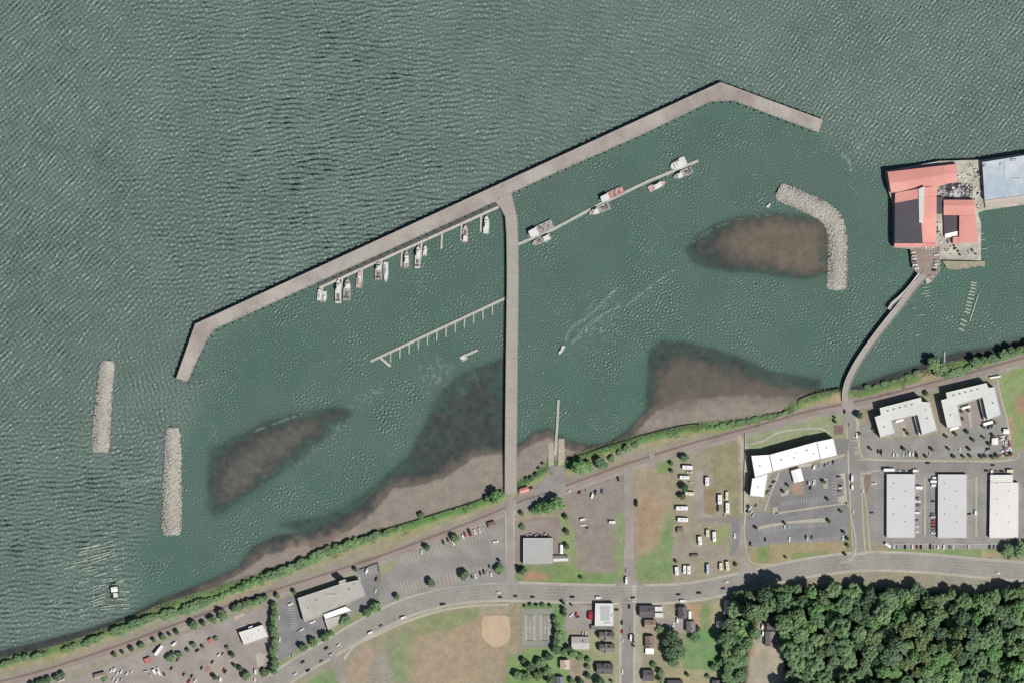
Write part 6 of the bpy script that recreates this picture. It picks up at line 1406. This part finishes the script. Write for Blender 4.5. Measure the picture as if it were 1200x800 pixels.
# ------------------------------------------------------------------ trees
def crown_mesh(name,seed,nl=46,leaves=46,flat=.75,ls=.14,cone=False,shrub=False,big=False):
    """unit crown: radius 1, height about 1.5; lobes in a dome, each covered in leaf clump faces"""
    r=random.Random(seed); mb=MB(); lobes=[]
    for i in range(nl):
        if cone:
            t=r.random()**.8; z=1.7*(1-t)*1.0; rad=.12+.85*t*r.uniform(.3,1.0)*.9; a=r.uniform(0,2*PI); lobes.append((rad*math.cos(a),rad*math.sin(a),z+.1,.16+.14*t))
        else:
            u=r.random(); a=r.uniform(0,2*PI); rr=math.sqrt(u)*.80*(1+.13*math.sin(3*a+seed)+.09*math.sin(5*a+seed*2)); z=.55+.62*math.sqrt(max(0,1-(rr/.98)**2))*(1 if not shrub else .8)*r.uniform(.72,1.12)
            lobes.append((rr*math.cos(a),rr*math.sin(a),z,r.uniform(.2,.36) if not big else r.uniform(.13,.27)))
    for (x,y,z,s) in lobes:
        # dark-free solid core of each lobe so that the ground does not shine through
        n=6; base=len(mb.v)
        mb.add([(x,y,z+s*.62),(x+s*.6,y,z),(x+s*.18,y+s*.57,z-.02),(x-s*.48,y+s*.35,z),(x-s*.48,y-s*.35,z),(x+s*.18,y-s*.57,z),(x,y,z-s*.6)],[(0,1,2),(0,2,3),(0,3,4),(0,4,5),(0,5,1),(6,2,1),(6,3,2),(6,4,3),(6,5,4),(6,1,5)])
        for k in range(leaves):
            v=Vector((r.gauss(0,1),r.gauss(0,1),r.gauss(.35,1))).normalized()
            p=Vector((x,y,z))+v*s*r.uniform(.72,1.12)
            nrm=(v+Vector((r.gauss(0,.26),r.gauss(0,.26),r.gauss(.2,.26)))).normalized()
            a=nrm.orthogonal().normalized(); b=nrm.cross(a); th=r.uniform(0,PI); a,b=a*math.cos(th)+b*math.sin(th),b*math.cos(th)-a*math.sin(th)
            q=ls*r.uniform(.6,1.3)*.6
            mb.add([tuple(p-a*q-b*q*.7),tuple(p+a*q-b*q*.6),tuple(p+a*q*.8+b*q*.7),tuple(p-a*q*.7+b*q)],[(0,1,2,3)])
    return mb.mesh(name)
def trunk_mesh(seed):
    r=random.Random(seed); mb=MB(); mb.tube((0,0,-.3),(0.02,.01,.55),.055,8,.04)
    for i in range(6):
        a=i*1.05+r.uniform(-.3,.3); z=.3+.05*i; mb.tube((0,0,z),(.5*math.cos(a),.5*math.sin(a),z+.42),.028,6,.01)
    return mb.mesh('trunk')
def build_trees():
    crowns={}
    for k,seeds,mat,kw in (('leaf',(1,2,3),'leaf',{}),('bright',(4,5),'leaf_bright',{}),('dark',(6,7),'leaf_dark',{}),('olive',(8,),'leaf_olive',{}),('shrub',(9,10),'leaf',dict(nl=40,shrub=True)),('shrubb',(12,),'leaf_bright',dict(nl=30,shrub=True)),('forest',(21,22,23,24),'leaf',dict(nl=74,leaves=34,big=True)),('forestb',(25,26),'leaf_bright',dict(nl=74,leaves=34,big=True)),('forestd',(27,28),'leaf_dark',dict(nl=74,leaves=34,big=True)),('foresto',(29,),'leaf_olive',dict(nl=74,leaves=34,big=True)),('conifer',(11,),'leaf_dark',dict(cone=True,nl=60))):
        L=[]
        for s in seeds:
            me=crown_mesh('crown',s,**kw); me.materials.append(M[mat]); L.append(me)
        crowns[k]=L
    tm=trunk_mesh(1); tm.materials.append(M['bark'])
    def tree(x,y,r,h,kind,label,cat='tree',group=None,name=None,z=None):
        """r crown radius, h total height"""
        z0=(ground_z(x,y) if z is None else z)-.05
        nm=name or ('conifer_tree' if kind=='conifer' else ('bush' if 'shrub' in kind else 'broadleaf_tree'))
        el=1.0
        if 'shrub' in kind: el=R.uniform(1.02,1.35)
        t=empty(nm,(*P(x+R.uniform(-1,1)*(el>1),y),z0),(R.choice((0,PI))+.38+R.uniform(-.3,.3)) if el>1 else R.uniform(0,6.28),label,cat,group)
        top=1.85 if kind=='conifer' else 1.35
        hs=h/top
        inst('crown',R.choice(crowns[kind]),t,(0,0,-.25*hs if 'shrub' in kind else 0),0,(r*el,r*R.uniform(.85,1.05)/(el**.5),hs*(R.uniform(.75,1.1) if el>1 else 1)))
        inst('trunk',tm,t,(0,0,0),0,(max(r*.9,1),max(r*.9,1),hs*.95))
        return t
    # named single trees: x,y,radius,height,kind,label
    T=[
     (802.6,536.5,5.2,8,'leaf','dark bushy tree above the topmost camper'),(802,571,4.6,8.5,'dark','upper round dark tree in the left camper column'),(799.6,581.5,4.4,7,'olive','lower loose dark tree in the left camper column'),
     (787.2,543,2.6,5,'leaf','slim upper bush on the fence line left of the campers'),(787.4,552,2.4,4.5,'leaf','slim lower bush on the fence line left of the campers'),(862.4,661,2.2,4,'olive','small tree at the mouth of the access drive'),(792.4,657,1.8,4,'dark','small dark tree above the leftmost roadside camper'),
     (533.8,630,5,8,'leaf','green round tree in the upper row of the trailer lot'),(500,641,3.6,7,'dark','dark round tree left in the upper row of the trailer lot'),(505.8,682.5,5.2,8,'leaf','oval dark tree at the left of the lower trailer row'),(544.4,673.5,6.2,9,'leaf','large round tree right in the lower trailer row'),(585.8,667,6.4,6.5,'leaf','green rounded tree at the lower right corner of the trailer lot'),
     (585.4,656.6,1.8,5,'dark','tiny dark tree above the green one at the trailer lot corner'),
     (441.2,711,6.6,9,'leaf','right tree of the roadside pair below the market lot'),(430.4,717,5.6,9,'leaf','left tree of the roadside pair below the market lot'),(405.8,727,7.4,9,'leaf','large round tree in front of the brilliant white strip'),(466,699,3.8,7,'leaf','small tree at the left end of the trailer lot by the road'),
     (416.6,666.6,2.6,5,'dark','small dark tree at the north corner of the long beige building'),(345.2,693,2.8,5.5,'leaf','small tree at the west end of the long beige building'),(325.6,698,3.4,5.5,'leaf','round small tree at the top of the west lot'),
     (381,745.8,5.4,9,'leaf','rightmost of the three roadside trees below the west lot'),(367.4,752,5.6,9,'leaf','middle of the three roadside trees below the west lot'),(356.2,758,5.4,8.5,'leaf','leftmost of the three roadside trees below the west lot'),(388.5,741,4,6,'leaf','low green tree merging with the roadside trees'),
     (663,605.4,3.2,6,'leaf','upper tree on the grass strip beside the gravel lot'),(664.4,623,3.4,5.6,'olive','middle tree on the grass strip beside the gravel lot'),(664,639.6,3.4,6,'dark','dark bush right of the small white shed'),
     (681.2,676,2,4,'dark','tiny bush on the grass below the gravel lot'),(611.8,668,6,11,'conifer','dark pointed conifer at the corner below the square hall'),(611,601,3,4,'olive','small olive bush left of the big green clump'),(612,617,4,3,'olive','low olive bush above the square hall'),
     (582.6,581.6,8,11,'bright','round bright tree at the foot of the causeway'),(571,584,4.2,5,'bright','smaller bright bush left of the tree at the causeway foot'),(493.4,603.4,4,4.5,'olive','grey green bush on the bright bank strip'),
     (252.4,793,3.2,7,'dark','dark round tree at the bottom of the lower left lot'),(288.8,791,5.4,8,'leaf','large round tree at the bottom right of the lower left lot'),(281.8,782.5,3.2,6,'dark','dark tree second in the line of three beside the store lot'),(275,779,2.2,5,'dark','smallest tree in the line of three beside the store lot'),(272.6,767,3.4,6,'olive','olive tree below the ribbed roofed store'),
     (227,731.6,5.6,8,'leaf','large round tree in the row under the railway, upper left lot'),(238.6,729.6,3.6,6,'olive','olive tree right of the large round tree under the railway'),(249.6,726,5.2,7.5,'leaf','round tree left of the tall dark tree under the railway'),(261,720.8,7.4,10,'leaf','tall dark edged tree under the railway'),(207.8,740,3,6,'dark','round dark tree, first left of the large round one'),(199.4,743.2,2.2,5,'dark','smallest dark tree in the row under the railway'),(191.8,746,3.8,6,'leaf','third dark tree left of the large round one'),
     (180.6,749.6,2.6,5,'dark','dark tree above the long white angled truck'),(166,755.6,4.2,5,'leaf','wide low bush in the row under the railway'),(154.6,759.4,3.2,5.5,'dark','round dark tree left of the wide low bush'),(144,763.6,2.2,4.5,'dark','tiny dark tree near the faded red container'),(134.6,766.8,3,4.5,'dark','dark tree upper left of the faded red container'),
     (227,755.4,3.8,5,'leaf','leafy bush right of the hedge clump in the lower left lot'),(237.6,757.2,2.2,4,'leaf','small bush left of the orange red container'),(253.5,747.5,3,3,'leaf','low bush right of the orange red container'),(220,761,2.6,3.6,'dark','small bush between the hedge clump and maroon car'),(210.4,767.2,4.2,5,'leaf','middle hedge clump in the lower left lot'),(199.6,770.6,5.2,6,'leaf','big hedge clump at the left in the lower left lot'),(203,764.8,2.6,4.6,'dark','dark bush on top of the big hedge clump'),(266,758,2.6,3,'olive','faint olive bush left below the ribbed roofed store'),
     (122.5,794,4.5,4,'leaf','green bush beneath the brown kiosk'),(310.5,787,5.4,5,'olive','olive bush by the road at the bottom of the tall hedge'),
     (1007,486.6,4.4,8,'dark','dark tree by the street west of the left apartment block'),(1085.4,461,3.2,5,'olive','olive tree between the two apartment blocks'),(979,494,1.9,5,'dark','small tree above the square garden court'),(978.4,489,1.5,4,'dark','tiny tree near the rail crossing'),
     (966,564.4,2.2,6,'dark','dark tree on the kerb island east of the hotel canopy'),(923.4,568.4,1.9,5,'dark','small tree left of the brick forecourt'),(918,575.6,1.9,5,'dark','small tree on the island below left of the hotel canopy'),(970,584.6,1.8,5,'dark','small tree at the right end of the hotel lot\'s lower stalls'),
     (920,612.8,1.7,5,'dark','tiny tree in the middle of the pale island strip'),(886,618.2,1.8,5,'dark','tiny tree at the left end of the pale island strip'),(971.8,610.3,2.1,5.5,'dark','small tree at the right end of the pale island strip'),(985.6,598.8,1.8,5,'dark','small tree by the top right corner of the lower lot'),(989,623.4,2,5,'dark','small tree by the right edge of the lower lot'),
     (993.4,630.6,2,4.5,'dark','upper tree on the grass corner below the lower lot'),(993.6,639,2.3,4.5,'leaf','middle tree on the grass corner below the lower lot'),(990.6,649,2,4.5,'dark','lowest tree on the grass corner by the junction'),(921.2,652.8,1.6,4,'dark','lone tiny tree on the dry grass south of the hotel'),(898,577,2,3.2,'olive','low bush at the foot of the hotel west wing'),
     (703.2,799,6,10,'dark','black looking round tree at the bottom edge below the darkest house'),
     (772.2,736,4.8,8,'leaf','dark green tree right of the olive grey house'),(787.6,744,8.6,13,'dark','upper tree of the dark grove left of the lawn'),(794,754,9,14,'dark','middle tree of the dark grove left of the lawn'),(786,763,8.4,13,'dark','left tree of the dark grove left of the lawn'),(789,773,8,12,'leaf','lowest tree of the dark grove left of the lawn'),(799,765,7.2,10,'leaf','right tree of the dark grove beside the lawn'),(780,751,5.4,10,'dark','tree on the left flank of the dark grove'),
     (815,745.4,7,7,'leaf','low spreading tree below the brownish grey house'),(818.4,736,2.8,6,'dark','small dark tree right of the brownish grey house'),(774.6,787.6,4.4,7,'leaf','upper tree right of the purplish grey house'),(774.2,796,4,7,'leaf','lower tree right of the purplish grey house'),(766,778,4,4,'olive','olive bush above the purplish grey house'),
     (837.4,780.4,5,7,'leaf','left tree at the bottom of the lawn'),(845.4,775,5,8,'leaf','right tree at the bottom of the lawn'),(830,792.4,2.8,4,'leaf','small tree below the lawn'),(848.8,792,4.4,8,'olive','olive tree at the bottom right of the lawn'),(806,790,2.4,5,'olive','tiny tree left below the lawn'),
     (660.6,706,2.4,6,'dark','top tree in the line left of the shop lot'),(661,713.6,2.8,6.5,'dark','middle tree in the line left of the shop lot'),(661.6,718.8,3,6.5,'dark','lowest tree in the line left of the shop lot'),(670,708.5,1.6,4,'dark','tiny tree at the top of the shop lot'),
     (651,725,4.2,6,'leaf','top tree in the belt right of the sports court'),(652.6,733,4.8,7,'leaf','second tree in the belt right of the sports court'),(654.6,742,5.6,8,'leaf','third tree in the belt right of the sports court'),(651.6,751,5,7,'dark','fourth tree in the belt right of the sports court'),(651.4,760.4,5.4,8,'dark','lowest tree in the belt right of the sports court'),
     (666.4,759,4,7,'dark','dark tree left below the pale roofed house'),(660.4,764.6,4.8,6,'leaf','leafy tree above the pinkish roofed house'),(671.6,765.6,5.2,6,'leaf','tree right above the pinkish roofed house'),(680.4,769.4,4.8,5,'leaf','low tree above the brown dirt yard'),(689.4,772.4,3.4,5,'leaf','small bush right above the brown dirt yard'),
     (643.4,769,5.4,8,'dark','tree above left of the pinkish roofed house'),(633,776.6,6,8,'leaf','tree in the middle of the bottom thicket'),(621,781,5.4,11,'dark','tall bluish dark tree in the bottom thicket'),(613.6,773,3.6,6,'dark','small dark tree at the top left of the bottom thicket'),(606.6,790.4,5.8,8,'leaf','tree at the left end of the bottom thicket'),(617.4,793.4,6.2,8,'leaf','tree at the bottom of the thicket, left part'),(630,790.6,6,8,'olive','olive tree at the bottom of the thicket'),(642,786,6.2,9,'leaf','tree right of the olive one in the bottom thicket'),(645.6,796,6,9,'dark','dark tree at the bottom edge left of the bluish house'),
     (670.6,797.4,4,6,'leaf','small tree at the bottom edge right of the bluish house'),(681,799,4.4,7,'dark','dark tree at the bottom edge below the dirt yard'),(689.4,791.4,3.6,6,'dark','dark tree right of the dirt yard'),(689,781,3,5,'leaf','small tree between the dirt yard and darkest house'),
     (702.4,743.6,2.8,6,'dark','small dark tree left of the upper dark grey house'),(717,797.6,2,4,'leaf','tiny tree at the bottom edge near the cross street'),(622.2,708.2,2.6,4,'leaf','first bush from the left above the sports court'),(629.6,708.6,2.6,4,'leaf','second bush from the left above the sports court'),(636.6,708.4,2.8,4,'leaf','third bush from the left above the sports court'),(645,709,2.2,3.4,'dark','fourth bush from the left above the sports court'),(615.6,710,2,3,'leaf','tiny bush at the upper left corner of the sports court'),
     (742.4,743.6,1.5,4,'dark','upper street tree right of the south cross street'),(742.6,751.4,1.5,4,'dark','middle street tree right of the south cross street'),(742.8,756,1.6,4,'dark','lower street tree right of the south cross street'),
     (652.6,589.6,9.4,13,'bright','right tree of the bright clump by the railway'),(642.4,593,8.6,11,'bright','middle tree of the bright clump by the railway'),(633,596,7.2,8.5,'bright','left tree of the bright clump by the railway'),(625.6,598,4.4,6,'bright','smallest tree at the left end of the bright clump'),
     (1182,646,9,11,'leaf','left tree of the group at the right edge above the road'),(1194,644,10,14,'leaf','right tree of the group at the right edge above the road'),(1207,648,10,14,'leaf','tree cut by the right edge above the road'),
    ]
    for x,y,r,h,k,l in T: tree(x,y,r,h,k,l, 'bush' if 'bush' in l else 'tree', 'trees and bushes in the town', name='bush' if 'bush' in l else None)
    # apartment lot trees
    A=[(1020.5,526),(1059.2,525.8),(1092.2,526.4),(1111.6,525.8),(1136,526),(1140.5,515.4),(1153,512.8),(1164,510.4),(1133.5,506),(1109,511.4),(1120,508.8),(1159.4,520.4),(1153,500.6),(1166,495)]
    for i,(x,y) in enumerate(A): tree(x,y,1.8+.25*(i%3),5.5,'dark','small dark tree standing inside the apartment parking lot','tree','small trees inside the apartment lot')
    for i,(x,y) in enumerate([(1075,534.8),(1085,534.4),(1117.6,534.6),(1129,534.8),(1137,534),(1150,534.9),(1155,534.4),(1163,535.5),(1168,533.6),(1179,533.4),(1184.8,531.6)]): tree(x,y,1.8+.3*(i%3),4.6,'dark' if i%3 else 'leaf','small dark tree on the grass verge between the apartment lot and street','tree','verge trees below the apartment lot')
    for (x,y) in ((1047,491),(1061,504),(1064,508),(1127,482),(1135,481),(1128,491),(1024,503),(1007.5,508)): tree(x,y,1.9,3.5,'olive','low olive bush beside the apartment walls','bush','bushes beside the apartment walls',name='bush')
    # hedges
    hd=[(262+i*6.1,716.4-i*2.0,4.6,6.5,'leaf') for i in range(2,9)]
    for i,(x,y,r,h,k) in enumerate(hd): tree(x,y,r+.8*(i%2),h,k,'leafy tree in the dense row between the store lot and railway','tree','dense tree row north of the store')
    for i in range(13): tree(321.4+1.2*math.sin(i*1.3)-(.4 if i>9 else 0),709+i*6.4,4.0+.7*(i%3),9-(i%2),'leaf' if i%3 else 'bright','tall green tree in the upright hedge between the two lots','tree','tall hedge between the two lots')
    for (x,y) in ((57,795.5),(45,799),(66,793),(73,789.6),(50,797.5),(38,802)): tree(x,y,4.2,5.5,'dark','dark round tree in the row at the far lower left corner','tree','dark trees in the far lower left corner')
    # river bank bushes, west
    W=[(9,777,6),(20,772,5),(30,770,5),(43,768,5.4),(52,766,3.6),(78,760,5),(86,757,5),(102,752.5,6),(111,749,6.4),(121,745,4.8),(138,739,8),(147,736,7),(159,730,8),(168,727,7),(176,723.4,6),(198,719,9),(183,722,4.6)]
    for x,y,r in W: tree(x,y,r,r*.85,'shrub','rounded green bush on the western river bank left of the footpath gap','bush','bushes on the western river bank')
    W=[(217,712.5,8.4),(227,709.6,8),(237,706.4,7.4),(246,703.4,6),(257,699.6,5.6),(267,694.4,4),(277,690,6),(286,686.4,7),(296,683,7),(308,679,6.6)]
    for x,y,r in W: tree(x,y,r,r*.8,'shrub' if x<250 else 'shrubb','green bush on the river bank above the store lot','bush','bushes on the bank above the store lot')
    W=[(320,673,8),(331,669,7.4),(341,664.4,7.4),(352,660.4,8.2),(363,656,7),(374,650.6,9),(386,646.6,8.6),(397,643.4,8),(407,639,8.4),(417,636,7),(428,632.4,7),(440,628,6.4),(452,624,5)]
    for x,y,r in W: tree(x,y,r,r*.85,'shrub' if int(x)%3 else 'shrubb','green bush on the bank above the long beige building','bush','bushes on the bank above the long beige building')
    for x,y,r in ((468,618.4,3.4),(510,603.6,3),(533,596.6,3),(550,592,2.8)): tree(x,y,r,2.4,'shrubb','low bright bush on the green bank left of the causeway','bush','low bushes on the bright bank')
    for x,y,r,h in ((678.5,546.4,9.6,10.5),(689,547,7,7),(705,543,8.2,9),(717,537.5,4.4,3.6),(735,525,5,5),(745,521,4,2.6),(726,530,3.6,3)): tree(x,y,r,h,'bright' if x<695 else 'leaf',f'{"large" if r>8 else "small"} green {"tree" if h>6 else "bush"} on the bank right of the ramp, {"bright" if x<695 else "darker"}','tree' if h>6 else 'bush','trees on the bank right of the ramp')
    for x,y,r in ((632,549,2.6),(628.6,556.6,3),(623,560.6,3),(617,560.6,2.4),(636,543,2)): tree(x,y,r,2.4,'dark','small scrubby bush left of the boat ramp road','bush','scrub left of the boat ramp road')
    for i in range(16): tree(834+i*6.2,500.5-i*1.25+(i%2),2.6+.5*(i%3),2.2,'shrub','low scrub bush on the bank below the wide sand beach','bush','scrub on the bank below the sand beach')
    E=[(1093,426,8.6,12),(1103,432,7,8),(1108.6,439,5,6),(1099.5,437,5,6.4),(1074,436,3.8,4.5),(1065,440.5,3.4,3),(1055,444.4,2.8,2.4),(1116,437,6,4),(1125,435,6,3.6),(1134,431.6,5.6,4),(1142.6,424,6.6,9),(1152,421.6,5,7),(1162.8,421,6.4,6),(1171,420,5,5),(1176,415,6.2,9.5),(1186,411.8,6.4,10),(1195,410.5,6,7),(1205,407,7,7),(1016,452.6,3.4,4),(1026,452,3,2.5),(1037,449,3.6,3),(1046,447,3,2.5)]
    for x,y,r,h in E: tree(x,y,r,h,'leaf' if h>5 else 'shrub','green '+('tall tree' if h>8 else 'small tree' if h>5 else 'low bush')+' on the bank right of the cannery bridge','tree' if h>5 else 'bush','trees and bushes on the eastern bank')
    # low undergrowth along the river bank: countless little plants, one object
    rr=random.Random(77); mb=MB(); n=26000
    xs=np.array([rr.uniform(-640,640) for _ in range(n)]); t_=np.array([rr.uniform(-2,13) for _ in range(n)])
    bl=resample(PP(bankline[1:-4]),1.0); bx=np.array([q[0] for q in bl]); 
    for i in range(n):
        k=rr.randrange(len(bl)); x,y,a=bl[k]; off=t_[i]; x2=x+math.sin(a)*off; y2=y-math.cos(a)*off
        if abs(x2)>640: continue
        den=vnoise(np.array([x2]),np.array([y2]),9,301)[0]*.65+vnoise(np.array([x2]),np.array([y2]),3.5,302)[0]*.35
        lim=.40 if off<7 else .62
        if -160<x2<-20 and off>2: lim+=.16
        if x2>230: lim+=.10
        if x2<-160: lim+=.09
        if den<lim: continue
        s=rr.uniform(.5,1.25); zz=LAND-.1+rr.uniform(0,1.3)*(den-lim+.25)*2 if off>4 else 1.75+off*.25+rr.uniform(0,.8)
        if off<0: zz=1.6+rr.uniform(0,.5)
        v=[]
        th=rr.uniform(0,6.28); tx,ty=rr.uniform(-.5,.5),rr.uniform(-.5,.5)
        for q in range(4):
            an=th+q*PI/2; dx,dy=math.cos(an)*s*.6,math.sin(an)*s*.6; v.append((x2+dx,y2+dy,zz+dx*tx+dy*ty))
        mb.add(v,[(0,1,2,3)])
    o=mb.obj('bank_undergrowth',M['leaf_olive']); o['kind']='stuff'; o['label']='low ragged undergrowth covering the river bank above the beach'
    # the wood: spaced sampling
    rr=random.Random(21)
    wood=PP([(852,706),(868,694),(885,688),(905,692),(930,688),(960,687),(990,685),(1008,688),(1022,690),(1050,688),(1078,690),(1100,699),(1112,694),(1140,692),(1160,692),(1185,690),(1240,690),(1240,840),(842,840),(848,800),(856,782),(846,760),(843,745),(851,728)])
    clear=PP([(889,728),(908,724),(912,745),(916,770),(918,840),(868,840),(876,762),(886,750)])
    wa=np.array; pts=[]
    tries=0
    while tries<9000:
        tries+=1; x=rr.uniform(842,1240); y=rr.uniform(684,838)
        p=P(x,y); X_,Y_=np.array([p[0]]),np.array([p[1]])
        r=rr.uniform(9,14) if tries<2500 else rr.uniform(6.5,9)
        if any((x-a)**2+(y-b)**2<((r+c)*.63)**2 for a,b,c in pts): continue
        if sdf(X_,Y_,wood)[0]<r*.22 or sdf(X_,Y_,clear)[0]>-r*.5: continue
        pts.append((x,y,r))
    for x,y,r in pts:
        u=rr.random(); k='leaf' if u<.56 else 'bright' if u<.72 else 'dark' if u<.88 else 'olive'
        hh=rr.choice((13,15,17,20,26))*rr.uniform(.9,1.1)*(.75+.3*r/11)*(.85 if x<880 else 1)
        size='broad' if r>9 else ('medium' if r>7 else 'slender')
        tone={'leaf':'mid green','bright':'bright green','dark':'dark green','olive':'olive green'}[k]
        if x<888: w_='west of the clearing'
        elif y<712: w_='on its north edge, '+('above the clearing' if x<1000 else 'right of the street junction' if x<1100 else 'near the right picture edge')
        else: w_='in its interior, '+('just right of the clearing' if x<1000 else 'middle part' if x<1100 else 'right hand part')
        tree(x,y,r,hh,{'leaf':'forest','bright':'forestb','dark':'forestd','olive':'foresto'}[k],name='forest_tree',label=f'{size} {tone} tree of the wood, {w_}',cat='tree',group='trees of the wood',z=None)
# ------------------------------------------------------------------ light, camera
def build_world():
    w=bpy.data.worlds.new("World"); scene.world=w; w.use_nodes=True; nt=w.node_tree; nt.nodes.clear()
    sky=nt.nodes.new('ShaderNodeTexSky'); sky.sky_type='NISHITA'; sky.sun_disc=False
    d=Vector((SUNX,SUNY,0)).normalized(); el=math.radians(SUNEL)
    sky.sun_elevation=el; sky.sun_rotation=math.atan2(d.x,d.y)
    bg=nt.nodes.new('ShaderNodeBackground'); bg.inputs[1].default_value=SKY; out=nt.nodes.new('ShaderNodeOutputWorld')
    nt.links.new(sky.outputs[0],bg.inputs[0]); nt.links.new(bg.outputs[0],out.inputs[0])
    L=bpy.data.lights.new('sun','SUN'); L.energy=SUNE; L.angle=math.radians(.5); L.color=(1,.955,.90)
    o=bpy.data.objects.new('sun',L); COL.objects.link(o)
    v=Vector((d.x*math.cos(el),d.y*math.cos(el),math.sin(el))); o.rotation_euler=v.to_track_quat('Z','Y').to_euler(); o.location=(0,0,500)
    cam=bpy.data.cameras.new('camera'); c=bpy.data.objects.new('camera',cam); COL.objects.link(c); scene.camera=c
    H=6000.0; c.location=(0,0,H+LAND); cam.sensor_width=36; cam.lens=36*H/1200.0; cam.clip_start=100; cam.clip_end=20000
    scene.view_settings.view_transform='Standard'; scene.view_settings.look='None'; scene.view_settings.exposure=EXPO; scene.view_settings.gamma=1
    try: scene.view_settings.use_curve_mapping=False
    except Exception: pass
    scene.render.engine='CYCLES'; scene.cycles.max_bounces=5; scene.cycles.transparent_max_bounces=8
SUNX,SUNY,SUNEL=.75,-.66,47; SKY=.05; SUNE=4.8; EXPO=0.0
import time as _t
for f in (build_world,build_ground,build_water,build_roads,build_harbour,build_boats,build_buildings,build_vehicles,build_trees):
    t0=_t.time(); f(); print(f.__name__,round(_t.time()-t0,1),'s')
print('objects',len(bpy.data.objects))
